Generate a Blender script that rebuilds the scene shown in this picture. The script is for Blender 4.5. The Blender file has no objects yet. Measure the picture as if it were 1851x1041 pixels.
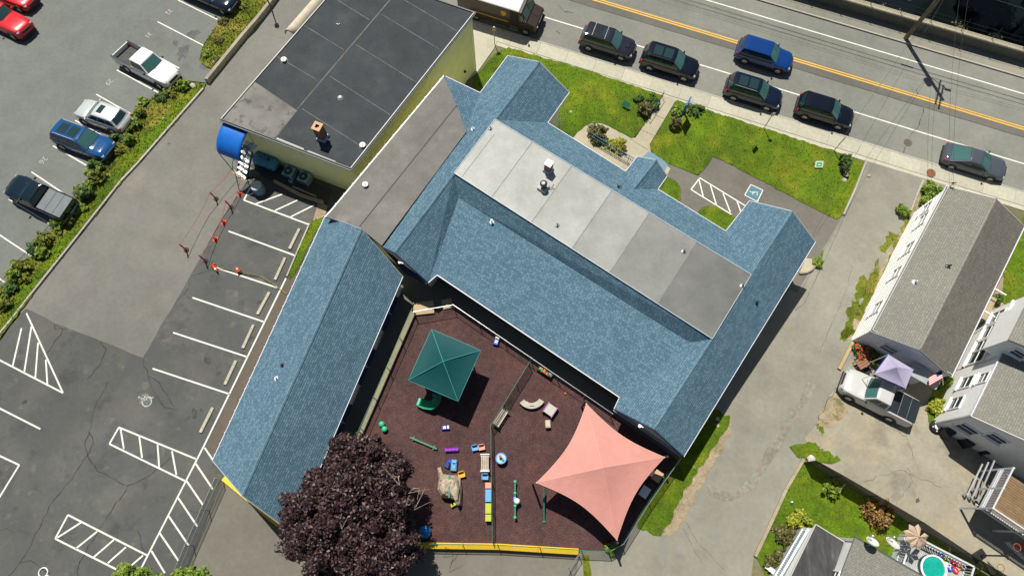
import bpy, bmesh, math, random
from mathutils import Vector, Matrix
random.seed(7)
SC = bpy.context.scene
COL = SC.collection
R_ = math.radians
# ------------------------------------------------------------------ camera
CX, CY, FPX, CAMH = 925.5, 520.5, 1285.0, 48.0
NAD = (927.0, 926.0)
_d = Vector(((NAD[0]-CX)/FPX, -(NAD[1]-CY)/FPX, -1.0)).normalized()
_up = -_d
_X = Vector((1, 0, 0)); _X = (_X-_up*_X.dot(_up)).normalized()
_Y = _up.cross(_X)
CR = Matrix((_X, _Y, _up))
cam = bpy.data.cameras.new('camera')
cam.sensor_fit = 'HORIZONTAL'; cam.sensor_width = 36.0; cam.lens = FPX/1851*36.0
cam.clip_start = 0.5; cam.clip_end = 1500
camo = bpy.data.objects.new('camera', cam); COL.objects.link(camo)
camo.matrix_world = Matrix.Translation((0, 0, CAMH)) @ CR.to_4x4()
SC.camera = camo
# ------------------------------------------------------------------ sky, sun, exposure
SUN_AZ, SUN_EL = 110.0, 62.0          # azimuth counter-clockwise from +x
w = bpy.data.worlds.new('World'); SC.world = w; w.use_nodes = True
nt = w.node_tree
sky = nt.nodes.new('ShaderNodeTexSky'); sky.sky_type = 'NISHITA'; sky.sun_disc = False
sky.sun_elevation = R_(SUN_EL); sky.sun_rotation = R_(90.0-SUN_AZ)
nt.links.new(sky.outputs[0], nt.nodes['Background'].inputs[0])
nt.nodes['Background'].inputs[1].default_value = 0.05
sl = bpy.data.lights.new('sun', 'SUN'); sl.energy = 5.0; sl.angle = R_(0.5); sl.color = (1.0, 0.95, 0.86)
so = bpy.data.objects.new('sun', sl); COL.objects.link(so)
_sd = Vector((math.cos(R_(SUN_AZ))*math.cos(R_(SUN_EL)), math.sin(R_(SUN_AZ))*math.cos(R_(SUN_EL)), math.sin(R_(SUN_EL))))
so.rotation_euler = _sd.to_track_quat('Z', 'Y').to_euler(); so.location = (0, 0, 80)
SC.view_settings.view_transform = 'Standard'; SC.view_settings.look = 'None'
SC.view_settings.exposure = 0.25; SC.view_settings.gamma = 1.0
SC.view_settings.use_curve_mapping = False

# ------------------------------------------------------------------ survey helpers
def at(px, py, z=0.0):
    v = CR @ Vector(((px-CX)/FPX, -(py-CY)/FPX, -1.0))
    t = (z-CAMH)/v.z
    return Vector((v.x*t, v.y*t, z))
ROADZ = -2.5; RAMP0 = 6.0; RAMP = 23.0
RP0 = at(1200, 170, ROADZ).xy
RD = (at(1550, 283, ROADZ).xy-at(919, 86, ROADZ).xy).normalized()      # along the street
RN = Vector((RD.y, -RD.x))                                             # away from the street, uphill
if RN.y > 0: RN = -RN
def sdist(x, y): return (x-RP0.x)*RN.x+(y-RP0.y)*RN.y
def g(x, y):
    s = sdist(x, y)
    return ROADZ*(1-min(max((s-RAMP0)/(RAMP-RAMP0), 0.0), 1.0))
def gp(px, py, dz=0.0):
    z = dz
    for _ in range(25):
        p = at(px, py, z); z = g(p.x, p.y)+dz
    return Vector((p.x, p.y, z))
def onz(p, dz=0.0): return Vector((p[0], p[1], g(p[0], p[1])+dz))
def onplane(px, py, a, b, c):
    n = (b-a).cross(c-a)
    v = CR @ Vector(((px-CX)/FPX, -(py-CY)/FPX, -1.0)); o = Vector((0, 0, CAMH))
    return o+v*((a-o).dot(n)/v.dot(n))
def gnormal(x, y):
    e = .5
    return Vector((g(x-e, y)-g(x+e, y), g(x, y-e)-g(x, y+e), 2*e)).normalized()
def frame(p, ang):
    n = gnormal(p[0], p[1]); x = Vector((math.cos(ang), math.sin(ang), 0)); x = (x-n*x.dot(n)).normalized()
    y = n.cross(x)
    m = Matrix((x, y, n)).transposed().to_4x4(); m.translation = Vector(p); return m
def angp(p, q):
    d = q-p; return math.atan2(d.y, d.x)

# ------------------------------------------------------------------ materials
MATS = {}
def surf(name, col, layers=((0.15, .12), (1.3, .10), (22, .14)), rough=.9, patches=(), bump=0.0, bscale=60, metal=0.0, spec=.3, coat=0.0, alpha=1.0, rnd=0.0, coords='Object', stretch=None):
    if name in MATS: return MATS[name]
    m = bpy.data.materials.new(name); m.use_nodes = True; t = m.node_tree; N = t.nodes; Lk = t.links
    b = N['Principled BSDF']; b.inputs['Roughness'].default_value = rough; b.inputs['Metallic'].default_value = metal
    b.inputs['Specular IOR Level'].default_value = spec; b.inputs['Coat Weight'].default_value = coat
    b.inputs['Base Color'].default_value = (*col, 1)
    out = None
    tc = N.new('ShaderNodeTexCoord'); vec = tc.outputs[coords]
    if stretch:
        mp = N.new('ShaderNodeMapping'); mp.inputs['Scale'].default_value = stretch[:3]
        if len(stretch) > 3: mp.inputs['Rotation'].default_value = (0, 0, stretch[3])
        Lk.new(vec, mp.inputs[0]); vec = mp.outputs[0]
    if layers or patches or rnd:
        rgb = N.new('ShaderNodeRGB'); rgb.outputs[0].default_value = (*col, 1); cur = rgb.outputs[0]
        for i, (pc, sc, lo, hi, st) in enumerate(patches):
            nz = N.new('ShaderNodeTexNoise'); nz.inputs['Scale'].default_value = sc; nz.inputs['Detail'].default_value = 5
            nz.inputs['Roughness'].default_value = .6
            of = N.new('ShaderNodeVectorMath'); of.operation = 'ADD'; of.inputs[1].default_value = (17.3*(i+1), 5.1*i, 3.7*i)
            Lk.new(vec, of.inputs[0]); Lk.new(of.outputs[0], nz.inputs['Vector'])
            mr = N.new('ShaderNodeMapRange'); mr.inputs[1].default_value = lo; mr.inputs[2].default_value = hi
            mr.inputs[3].default_value = 0; mr.inputs[4].default_value = st
            Lk.new(nz.outputs[0], mr.inputs[0])
            mx = N.new('ShaderNodeMix'); mx.data_type = 'RGBA'; mx.inputs[7].default_value = (*pc, 1)
            Lk.new(mr.outputs[0], mx.inputs[0]); Lk.new(cur, mx.inputs[6]); cur = mx.outputs[2]
        mul = None
        for sc, am in layers:
            nz = N.new('ShaderNodeTexNoise'); nz.inputs['Scale'].default_value = sc; nz.inputs['Detail'].default_value = 4
            Lk.new(vec, nz.inputs['Vector'])
            mr = N.new('ShaderNodeMapRange'); mr.inputs[1].default_value = .3; mr.inputs[2].default_value = .7
            mr.inputs[3].default_value = 1-am; mr.inputs[4].default_value = 1+am; mr.clamp = False
            Lk.new(nz.outputs[0], mr.inputs[0])
            if mul is None: mul = mr.outputs[0]
            else:
                mm = N.new('ShaderNodeMath'); mm.operation = 'MULTIPLY'; Lk.new(mul, mm.inputs[0]); Lk.new(mr.outputs[0], mm.inputs[1]); mul = mm.outputs[0]
        if rnd:
            oi = N.new('ShaderNodeObjectInfo'); mr = N.new('ShaderNodeMapRange'); mr.inputs[3].default_value = 1-rnd; mr.inputs[4].default_value = 1+rnd
            Lk.new(oi.outputs['Random'], mr.inputs[0])
            if mul is None: mul = mr.outputs[0]
            else:
                mm = N.new('ShaderNodeMath'); mm.operation = 'MULTIPLY'; Lk.new(mul, mm.inputs[0]); Lk.new(mr.outputs[0], mm.inputs[1]); mul = mm.outputs[0]
        if mul is not None:
            vm = N.new('ShaderNodeVectorMath'); vm.operation = 'SCALE'; Lk.new(cur, vm.inputs[0]); Lk.new(mul, vm.inputs['Scale']); cur = vm.outputs[0]
        Lk.new(cur, b.inputs['Base Color'])
    if bump:
        nz = N.new('ShaderNodeTexNoise'); nz.inputs['Scale'].default_value = bscale; nz.inputs['Detail'].default_value = 3
        Lk.new(vec, nz.inputs['Vector'])
        bp = N.new('ShaderNodeBump'); bp.inputs['Strength'].default_value = bump; bp.inputs['Distance'].default_value = .05
        Lk.new(nz.outputs[0], bp.inputs['Height']); Lk.new(bp.outputs[0], b.inputs['Normal'])
    if alpha < 1: b.inputs['Alpha'].default_value = alpha
    MATS[name] = m; return m
def plain(name, col, rough=.6, metal=0.0, coat=0.0, var=.06, spec=.4):
    return surf(name, col, layers=((3, var),) if var else (), rough=rough, metal=metal, coat=coat, spec=spec)
def shingles(name, c1, c2, c3, bw=.30, rh=.14):
    if name in MATS: return MATS[name]
    m = bpy.data.materials.new(name); m.use_nodes = True; t = m.node_tree; N = t.nodes; Lk = t.links
    b = N['Principled BSDF']; b.inputs['Roughness'].default_value = .92; b.inputs['Specular IOR Level'].default_value = .2
    uv = N.new('ShaderNodeUVMap'); br = N.new('ShaderNodeTexBrick')
    br.inputs['Color1'].default_value = (*c1, 1); br.inputs['Color2'].default_value = (*c2, 1); br.inputs['Mortar'].default_value = (*c3, 1)
    br.inputs['Scale'].default_value = 1; br.inputs['Brick Width'].default_value = bw; br.inputs['Row Height'].default_value = rh
    br.inputs['Mortar Size'].default_value = .016; br.inputs['Mortar Smooth'].default_value = .3; br.inputs['Bias'].default_value = -.1
    br.offset = .37; br.offset_frequency = 2; br.squash = .75; br.squash_frequency = 3
    Lk.new(uv.outputs[0], br.inputs['Vector'])
    tc = N.new('ShaderNodeTexCoord'); cur = br.outputs[0]; mul = None
    for sc, am in ((.22, .05), (1.6, .04), (14, .16)):
        nz = N.new('ShaderNodeTexNoise'); nz.inputs['Scale'].default_value = sc; nz.inputs['Detail'].default_value = 4
        Lk.new(tc.outputs['Object'], nz.inputs['Vector'])
        mr = N.new('ShaderNodeMapRange'); mr.inputs[1].default_value = .3; mr.inputs[2].default_value = .7; mr.inputs[3].default_value = 1-am; mr.inputs[4].default_value = 1+am
        Lk.new(nz.outputs[0], mr.inputs[0])
        if mul is None: mul = mr.outputs[0]
        else:
            mm = N.new('ShaderNodeMath'); mm.operation = 'MULTIPLY'; Lk.new(mul, mm.inputs[0]); Lk.new(mr.outputs[0], mm.inputs[1]); mul = mm.outputs[0]
    vm = N.new('ShaderNodeVectorMath'); vm.operation = 'SCALE'; Lk.new(cur, vm.inputs[0]); Lk.new(mul, vm.inputs['Scale'])
    Lk.new(vm.outputs[0], b.inputs['Base Color'])
    bp = N.new('ShaderNodeBump'); bp.inputs['Strength'].default_value = .5; bp.inputs['Distance'].default_value = .02
    Lk.new(br.outputs['Fac'], bp.inputs['Height']); bp.invert = True; Lk.new(bp.outputs[0], b.inputs['Normal'])
    MATS[name] = m; return m
def netting(name, col, cover):
    if name in MATS: return MATS[name]
    m = bpy.data.materials.new(name); m.use_nodes = True; t = m.node_tree; N = t.nodes
    b = N['Principled BSDF']; b.inputs['Base Color'].default_value = (*col, 1); b.inputs['Roughness'].default_value = .7
    b.inputs['Alpha'].default_value = cover
    MATS[name] = m; return m
def leafmat(name, c1, c2, c3, rough=.55):
    """leaf colour varies from leaf to leaf (random per island)"""
    if name in MATS: return MATS[name]
    m = bpy.data.materials.new(name); m.use_nodes = True; t = m.node_tree; N = t.nodes; Lk = t.links
    b = N['Principled BSDF']; b.inputs['Roughness'].default_value = rough; b.inputs['Specular IOR Level'].default_value = .35
    gm = N.new('ShaderNodeNewGeometry'); cr = N.new('ShaderNodeValToRGB')
    cr.color_ramp.elements[0].color = (*c1, 1); cr.color_ramp.elements[1].color = (*c3, 1)
    e = cr.color_ramp.elements.new(.55); e.color = (*c2, 1)
    Lk.new(gm.outputs['Random Per Island'], cr.inputs[0]); Lk.new(cr.outputs[0], b.inputs['Base Color'])
    MATS[name] = m; return m

ASPH = ((0.09, .10), (.5, .08), (3.2, .06), (26, .16))
M_road = surf('road_asphalt', (.186, .189, .164), ASPH, patches=(((.15, .147, .14), .35, .55, .75, .35),), bump=.25)
M_patch = surf('trench_asphalt', (.122, .117, .10), ASPH, bump=.25)
M_drive = surf('driveway_asphalt', (.222, .215, .173), ASPH, patches=(((.14, .14, .125), .45, .54, .72, .5), ((.26, .235, .18), .3, .52, .72, .6), ((.18, .19, .175), 1.1, .5, .7, .5)), bump=.3)
M_newdrive = surf('side_drive_asphalt', (.158, .155, .138), ASPH, patches=(((.15, .14, .13), .4, .5, .75, .5), ((.23, .205, .17), .25, .55, .75, .5)), bump=.25)
M_lot = surf('left_lot_asphalt', (.145, .156, .142), ASPH, patches=(((.07, .068, .066), .3, .60, .78, .55),), bump=.25)
M_dark = surf('old_lot_asphalt', (.082, .086, .083), ASPH, patches=(((.118, .113, .098), .28, .47, .70, .8), ((.042, .045, .048), .6, .56, .7, .65), ((.17, .155, .125), 1.1, .60, .72, .55)), bump=.35)
M_ada = surf('front_lot_asphalt', (.14, .13, .112), ASPH, patches=(((.115, .10, .09), .5, .5, .7, .6),), bump=.3)
M_taupe = surf('rear_lot_asphalt', (.158, .15, .124), ASPH, patches=(((.14, .125, .11), .4, .5, .7, .6),), bump=.3)
M_conc = surf('concrete', (.41, .395, .31), ((.4, .08), (3, .07), (30, .1)), patches=(((.30, .27, .22), 1.2, .55, .75, .5),), rnd=.07, bump=.1)
M_path = surf('path_concrete', (.37, .335, .245), ((.4, .08), (3, .07), (30, .1)), patches=(((.30, .26, .2), 1.0, .55, .75, .6),), rnd=.05)
M_yard = surf('yard_concrete', (.285, .262, .20), ((.1, .1), (.7, .1), (4, .08), (30, .12)), patches=(((.36, .29, .175), .35, .52, .68, .75), ((.15, .14, .118), .5, .56, .7, .65), ((.1, .09, .08), 2.2, .68, .74, .6)), bump=.3)
M_grass = surf('lawn_grass', (.092, .160, .003), ((.25, .16), (1.4, .22), (9, .28), (45, .4)), patches=(((.22, .20, .012), .45, .50, .72, .7), ((.04, .085, .003), .3, .5, .7, .7), ((.30, .22, .08), 1.2, .66, .78, .55)), bump=1.0, bscale=35)
M_weed = surf('weedy_grass', (.11, .14, .006), ((.25, .16), (1.4, .25), (9, .3), (45, .4)), patches=(((.25, .20, .04), .6, .45, .64, .85), ((.03, .06, .01), .7, .55, .7, .7)), bump=1.0, bscale=30)
M_soil = surf('worn_soil', (.33, .26, .165), ((1.2, .2), (8, .2), (40, .25)), patches=(((.14, .14, .03), .9, .52, .66, .8), ((.42, .36, .27), 2.5, .55, .7, .7)), bump=.8)
M_ground = surf('base_ground', (.12, .12, .06), ((.05, .2), (.6, .2), (8, .2)), patches=(((.2, .17, .09), .2, .5, .7, .6),))
M_rubber = surf('rubber_mulch', (.082, .042, .040), ((.3, .15), (2.5, .18), (14, .38), (40, .5)), patches=(((.125, .048, .038), .28, .52, .70, .75), ((.055, .032, .032), .6, .52, .68, .6), ((.11, .075, .075), 18, .55, .65, .8)), bump=1.2, bscale=30)
M_white = surf('white_line_paint', (.64, .635, .57), ((3, .10), (30, .12)), patches=(((.28, .27, .25), 7, .60, .72, .55),), rough=.7)
M_faded = surf('faded_line_paint', (.42, .41, .37), ((3, .15), (25, .3)), patches=(((.14, .13, .12), 9, .5, .65, .8),))
M_yellow = surf('yellow_line_paint', (.72, .40, .03), ((3, .08), (30, .12)), rough=.7)
M_crack = surf('crack_sealant', (.036, .036, .035), ((5, .2),))
M_shingle = shingles('blue_shingle', (.074, .144, .198), (.136, .220, .280), (.04, .085, .122))
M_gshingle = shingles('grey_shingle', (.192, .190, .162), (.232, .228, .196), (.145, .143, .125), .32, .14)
M_gshingle_shade = shingles('shaded_grey_shingle', (.125, .118, .10), (.158, .15, .13), (.09, .085, .075), .32, .14)  # darker copy of the grey shingle: shade painted into the slope away from the sun
M_trim = plain('white_trim', (.78, .77, .74), .5)
M_navy = surf('navy_siding', (.018, .028, .075), ((2, .1),), rough=.7)
M_cream = surf('cream_siding', (.74, .73, .55), ((.6, .06), (4, .05)), rough=.7)
M_whitesiding = surf('white_siding', (.76, .76, .74), ((.6, .05), (4, .04)), rough=.65)
M_yellowwall = surf('pale_yellow_wall', (.86, .85, .46), ((.25, .06), (1.5, .05)), patches=(((.80, .70, .22), .25, .5, .75, .5),), rough=.7)
M_ypaint = surf('yellow_wall_paint', (.78, .52, .02), ((1, .07), (12, .08)), rough=.6)
M_steel = plain('galvanised_steel', (.42, .43, .43), .35, .8)
M_green = plain('green_steel', (.03, .16, .10), .45)
M_black = plain('black_metal', (.02, .02, .022), .45)
M_glass = plain('window_glass', (.03, .05, .06), .06, var=0, spec=.6)
M_wood = surf('weathered_wood', (.33, .26, .17), ((2, .15), (14, .2)), rough=.85)
M_brick = None

# ------------------------------------------------------------------ mesh helpers
class MB:
    def __init__(s): s.v = []; s.f = []
    def add(s, vs, fs):
        o = len(s.v); s.v += [tuple(x) for x in vs]; s.f += [tuple(i+o for i in f) for f in fs]; return s
    def poly(s, vs): return s.add(vs, [tuple(range(len(vs)))])
    def box(s, c, size, rot=None, bev=0.0):
        x, y, z = [k/2 for k in size]; c = Vector(c)
        if isinstance(rot, (int, float)): rot = Matrix.Rotation(rot, 3, 'Z')
        vs = [Vector((a*x, b*y, d*z)) for d in (-1, 1) for a, b in ((-1, -1), (1, -1), (1, 1), (-1, 1))]
        if bev:
            vs = vs[:4]+[Vector((v.x, v.y, v.z-bev)) for v in vs[4:]]+[Vector((v.x-math.copysign(bev, v.x), v.y-math.copysign(bev, v.y), v.z)) for v in vs[4:]]
            fs = [(3, 2, 1, 0), (8, 9, 10, 11)]+[(i, (i+1) % 4, (i+1) % 4+4, i+4) for i in range(4)]+[(i+4, (i+1) % 4+4, (i+1) % 4+8, i+8) for i in range(4)]
        else:
            fs = [(3, 2, 1, 0), (4, 5, 6, 7)]+[(i, (i+1) % 4, (i+1) % 4+4, i+4) for i in range(4)]
        if rot is not None: vs = [rot @ v for v in vs]
        return s.add([v+c for v in vs], fs)
    def beam(s, p, q, wd, ht):
        """box from p to q, wd across, ht high"""
        p = Vector(p); q = Vector(q); d = q-p; L = d.length; x = d/L
        up = Vector((0, 0, 1)) if abs(x.z) < .95 else Vector((0, 1, 0))
        y = up.cross(x).normalized(); z = x.cross(y)
        return s.box((p+q)/2, (L, wd, ht), Matrix((x, y, z)).transposed())
    def prism(s, pts, z0, z1=None):
        """pts: list of 3D/2D points; z0 bottom; top is z1 or each point's own z"""
        n = len(pts); top = [Vector((p[0], p[1], p[2] if z1 is None else z1)) for p in pts]
        bot = [Vector((p[0], p[1], z0)) for p in pts]
        a = sum(top[i].x*top[(i+1) % n].y-top[(i+1) % n].x*top[i].y for i in range(n))
        if a < 0: top.reverse(); bot.reverse()
        return s.add(bot+top, [tuple(range(n-1, -1, -1)), tuple(range(n, 2*n))]+[(i, (i+1) % n, (i+1) % n+n, i+n) for i in range(n)])
    def tube(s, pts, r, n=6, cap=True):
        pts = [Vector(p) for p in pts]; rs = r if isinstance(r, (list, tuple)) else [r]*len(pts)
        vs = []
        for i, p in enumerate(pts):
            d = (pts[min(i+1, len(pts)-1)]-pts[max(i-1, 0)]).normalized()
            a = Vector((0, 0, 1)) if abs(d.z) < .9 else Vector((1, 0, 0))
            u = d.cross(a).normalized(); v = u.cross(d)
            for k in range(n):
                t = 2*math.pi*k/n; vs.append(p+(u*math.cos(t)+v*math.sin(t))*rs[i])
        fs = [(i*n+k, i*n+(k+1) % n, (i+1)*n+(k+1) % n, (i+1)*n+k) for i in range(len(pts)-1) for k in range(n)]
        if cap: fs += [tuple(range(n-1, -1, -1)), tuple(range((len(pts)-1)*n, len(pts)*n))]
        return s.add(vs, fs)
    def lathe(s, prof, c=(0, 0, 0), n=16, sx=1, sy=1):
        """prof list of (r,z)"""
        c = Vector(c); vs = []
        for r, z in prof:
            for k in range(n):
                t = 2*math.pi*k/n; vs.append(c+Vector((r*math.cos(t)*sx, r*math.sin(t)*sy, z)))
        fs = [(i*n+k, i*n+(k+1) % n, (i+1)*n+(k+1) % n, (i+1)*n+k) for i in range(len(prof)-1) for k in range(n)]
        fs += [tuple(range(n-1, -1, -1)), tuple(range((len(prof)-1)*n, len(prof)*n))]
        return s.add(vs, fs)
    def grid(s, fn, nu, nv):
        vs = [fn(i/nu, j/nv) for j in range(nv+1) for i in range(nu+1)]
        return s.add(vs, [(j*(nu+1)+i, j*(nu+1)+i+1, (j+1)*(nu+1)+i+1, (j+1)*(nu+1)+i) for j in range(nv) for i in range(nu)])
    def mesh(s, name, m, smooth=False, uv=False):
        me = bpy.data.meshes.new(name); me.from_pydata(s.v, [], s.f)
        if m: me.materials.append(m)
        if smooth: me.shade_smooth()
        if uv:
            ul = me.uv_layers.new(name='UVMap')
            for p in me.polygons:
                n = p.normal; u = Vector((0, 0, 1)).cross(n)
                u = u.normalized() if u.length > 1e-3 else Vector((1, 0, 0)); v = n.cross(u)
                for li in p.loop_indices:
                    c = me.vertices[me.loops[li].vertex_index].co; ul.data[li].uv = (c.dot(u), c.dot(v))
        return me
    def build(s, name, m, parent=None, smooth=False, uv=False, world=False):
        return link(name, s.mesh(name, m, smooth, uv), parent, world)
def link(name, me, parent=None, world=False, loc=None, rot=None):
    o = bpy.data.objects.new(name, me); COL.objects.link(o)
    if parent is not None:
        o.parent = parent
        if world:
            if parent.type == 'EMPTY' or parent.parent is None:
                o.matrix_parent_inverse = PW[parent.name].inverted()
    if loc is not None: o.location = loc
    if rot is not None: o.rotation_euler = rot
    PW[o.name] = PW[parent.name] @ Matrix.Identity(4) if (parent is not None and not world) else Matrix.Identity(4)
    return o
PW = {}                                   # world matrix of each thing, for parts given in world coordinates
def tag(o, label, cat, group=None, kind=None):
    o['label'] = label; o['category'] = cat
    if group: o['group'] = group
    if kind: o['kind'] = kind
    return o
def thing(name, label, cat, loc=(0, 0, 0), rotz=0.0, group=None, mat=None):
    o = bpy.data.objects.new(name, None); COL.objects.link(o); o.empty_display_size = .2
    m = mat if mat is not None else Matrix.Translation(Vector(loc)) @ Matrix.Rotation(rotz, 4, 'Z')
    o.matrix_world = m; PW[o.name] = m.copy()
    return tag(o, label, cat, group)
def part(name, mb, m, parent, smooth=False, uv=False): return mb.build(name, m, parent, smooth, uv)
def wpart(name, mb, m, parent, smooth=False, uv=False): return mb.build(name, m, parent, smooth, uv, world=True)
def struct(o): o['kind'] = 'structure'; return o
def solidify(o, th, off=-1.0):
    md = o.modifiers.new('thickness', 'SOLIDIFY'); md.thickness = th; md.offset = off; return o

def drape_mesh(name, pts, dz, m, skirt=0.0):
    """sheet over the terrain; pts are world xy"""
    bm = bmesh.new()
    f = bm.faces.new([bm.verts.new((p[0], p[1], 0)) for p in pts])
    if f.normal.z < 0 or True:
        f.normal_update()
        if f.normal.z < 0: f.normal_flip()
    bmesh.ops.triangulate(bm, faces=bm.faces[:])
    for s in (RAMP0, RAMP):
        c = RP0+RN*s
        bmesh.ops.bisect_plane(bm, geom=bm.verts[:]+bm.edges[:]+bm.faces[:], plane_co=(c.x, c.y, 0), plane_no=(RN.x, RN.y, 0))
    for v in bm.verts: v.co.z = g(v.co.x, v.co.y)+dz
    if skirt:
        be = [e for e in bm.edges if e.is_boundary]
        r = bmesh.ops.extrude_edge_only(bm, edges=be)
        for v in r['geom']:
            if isinstance(v, bmesh.types.BMVert): v.co.z -= skirt
    me = bpy.data.meshes.new(name); bm.to_mesh(me); bm.free(); me.materials.append(m)
    return me
def drape(name, pix, dz, m, parent=None, skirt=0.0, jit=0.0, step=.35, seed=1):
    pts = [gp(p[0], p[1], dz).xy for p in pix]
    if jit: pts = ragged(pts, step, jit, seed)
    o = link(name, drape_mesh(name, pts, dz, m, skirt), parent, world=parent is not None)
    return o
def ragged(pts, step, amp, seed):
    rr = random.Random(seed); out = []
    for i, p in enumerate(pts):
        q = pts[(i+1) % len(pts)]; n = max(1, int((q-p).length/step))
        if n > 200: n = 200
        for k in range(n):
            out.append(p.lerp(q, k/n)+Vector((rr.uniform(-amp, amp), rr.uniform(-amp, amp))))
    return out
def stripe(mb, p, q, wd, dz, cuts=True):
    """flat painted line on the ground between world points p,q"""
    p = Vector((p[0], p[1])); q = Vector((q[0], q[1])); d = q-p; L = d.length
    if L < 1e-4: return mb
    n = Vector((-d.y, d.x))/L*wd/2; ts = [0, 1]
    sp, sq = sdist(*p), sdist(*q)
    for s in (RAMP0, RAMP):
        if (sp-s)*(sq-s) < 0: ts.append((s-sp)/(sq-sp))
    ts.sort()
    for a, b in zip(ts, ts[1:]):
        A = p+d*a; B = p+d*b
        mb.poly([onz(A-n, dz), onz(B-n, dz), onz(B+n, dz), onz(A+n, dz)])
    return mb
def pline(mb, pix, wd, dz):
    P = [gp(*p) for p in pix]
    for a, b in zip(P, P[1:]): stripe(mb, a, b, wd, dz)
    return mb
def text_mesh(txt, size, depth=.004):
    cu = bpy.data.curves.new('lettering', 'FONT'); cu.body = txt; cu.size = size; cu.align_x = 'CENTER'; cu.align_y = 'CENTER'
    cu.extrude = depth
    o = bpy.data.objects.new('lettering', cu); COL.objects.link(o)
    dg = bpy.context.evaluated_depsgraph_get(); me = bpy.data.meshes.new_from_object(o.evaluated_get(dg))
    bpy.data.objects.remove(o); return me
# ------------------------------------------------------------------ terrain and paved surfaces
def big(s0, s1, z, name, m, t0=-260, t1=260):
    pts = [RP0+RN*s0+RD*t0, RP0+RN*s0+RD*t1, RP0+RN*s1+RD*t1, RP0+RN*s1+RD*t0]
    return struct(link(name, drape_mesh(name, pts, z, m)))
S_far = sdist(*gp(1851, 113, 0).xy)                # foot of the river wall

SW_W = -(sdist(*at(1300, 172, ROADZ).xy)+sdist(*at(1449, 229, ROADZ).xy))/2   # sidewalk depth
big(-SW_W+.1, 260, -.06, 'ground', M_ground)
S_kerb2 = sdist(*gp(1851, 138, 0).xy)
def strip(name, sa, sb, dz, m, parent=None, ta=-75, tb=75):
    pts = [RP0+RN*sa+RD*ta, RP0+RN*sa+RD*tb, RP0+RN*sb+RD*tb, RP0+RN*sb+RD*ta]
    return link(name, drape_mesh(name, pts, dz, m), parent, world=parent is not None)
road = struct(strip('road', S_kerb2, -SW_W, -.12, M_road, ta=-150, tb=150))
def sat(px, py, z=ROADZ-.12): return sdist(*at(px, py, z).xy)
s_y = (sat(1300, 62)+sat(1851, 238))/2
s_p0 = s_y+.18; s_p1 = (sat(1300, 80)+sat(1851, 251))/2
pp = strip('trench_patch', s_p0, s_p1, -.116, M_patch, road, -150, 150)
for k, o_ in enumerate((-.11, .11)): strip('centre_line', s_y+o_-.05, s_y+o_+.05, -.110, M_yellow, road, -150, 150)
s_w1 = (sat(986, 26)+sat(1851, 303))/2; s_w2 = (sat(1290, 0)+sat(1851, 175))/2
for s_ in (s_w1, s_w2): strip('edge_line', s_-.055, s_+.055, -.112, M_white, road, -150, 150)
cr = MB()
for pts in ([(1085, 0), (1240, 46), (1290, 62), (1300, 79), (1851, 251)],):
    pass
def crackline(mb, pix, wd, dz, seed=0, amp=.05):
    rr = random.Random(seed); P = [gp(*p).xy for p in pix]; out = []
    for a, b in zip(P, P[1:]):
        n = max(1, int((b-a).length/.3))
        for k in range(n): out.append(a.lerp(b, k/n)+Vector((rr.uniform(-amp, amp), rr.uniform(-amp, amp))))
    out.append(P[-1])
    for a, b in zip(out, out[1:]): stripe(mb, a, b+(b-a)*.1, wd*rr.uniform(.35, 1.1), dz)
cr = MB()
crackline(cr, [(1672, 196), (1662, 225), (1645, 248)], .05, -.108, 1)
crackline(cr, [(1637, 265), (1635, 278)], .05, -.108, 2)
crackline(cr, [(1010, 8), (1020, 20), (1035, 22)], .05, -.108, 3)
crackline(cr, [(1658, 160), (1661, 170)], .04, -.108, 4)
crackline(cr, [(1005, 55), (1012, 60)], .05, -.108, 5)
for s_ in (s_p1+.03, s_y-2.6, s_y-2.2):
    rr = random.Random(int(s_*100)); pv = None
    for k in range(-80, 81):
        q = RP0+RN*(s_+rr.uniform(-.02, .02))+RD*k
        if pv is not None: stripe(cr, pv, q, .03 if s_ > s_y else .015, -.109)
        pv = q
wpart('crack', cr, M_crack, road)
# sidewalk slabs and kerb stones
sw = struct(strip('sidewalk', -SW_W-.14, .35, -.02, M_conc, None, -75, 75))
slab = MB(); SLB = 2.45
slab.box((0, 0, -.06), (SLB-.02, SW_W-.02, .12), bev=.008); slab_me = slab.mesh('slab', M_conc)
ang_r = math.atan2(RD.y, RD.x)
for k in range(-9, 22):
    c = RP0+RN*(-SW_W/2)+RD*(k*SLB)
    link('slab', slab_me, sw, loc=(c.x, c.y, ROADZ+.02+random.uniform(-.004, .004)), rot=(random.uniform(-.002, .002), random.uniform(-.002, .002), ang_r))
ks = MB(); ks.box((0, 0, -.09), (SLB-.012, .13, .18), bev=.01)
M_granite = surf('granite_kerb', (.36, .34, .30), ((5, .1), (40, .2)), rnd=.08)
ks_me = ks.mesh('kerb_stone', M_granite)
for k in range(-9, 22):
    c = RP0+RN*(-SW_W-.07)+RD*(k*SLB+.6)
    link('kerb_stone', ks_me, sw, loc=(c.x, c.y, ROADZ+.015), rot=(0, 0, ang_r))
sw2 = struct(strip('far_sidewalk', S_far-.1, S_kerb2, -.02, M_drive, None, -75, 75))
for k in range(-6, 26):
    c = RP0+RN*(S_kerb2+.07)+RD*(k*SLB)
    link('kerb_stone', ks_me, sw2, loc=(c.x, c.y, ROADZ+.0), rot=(0, 0, ang_r))
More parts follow.
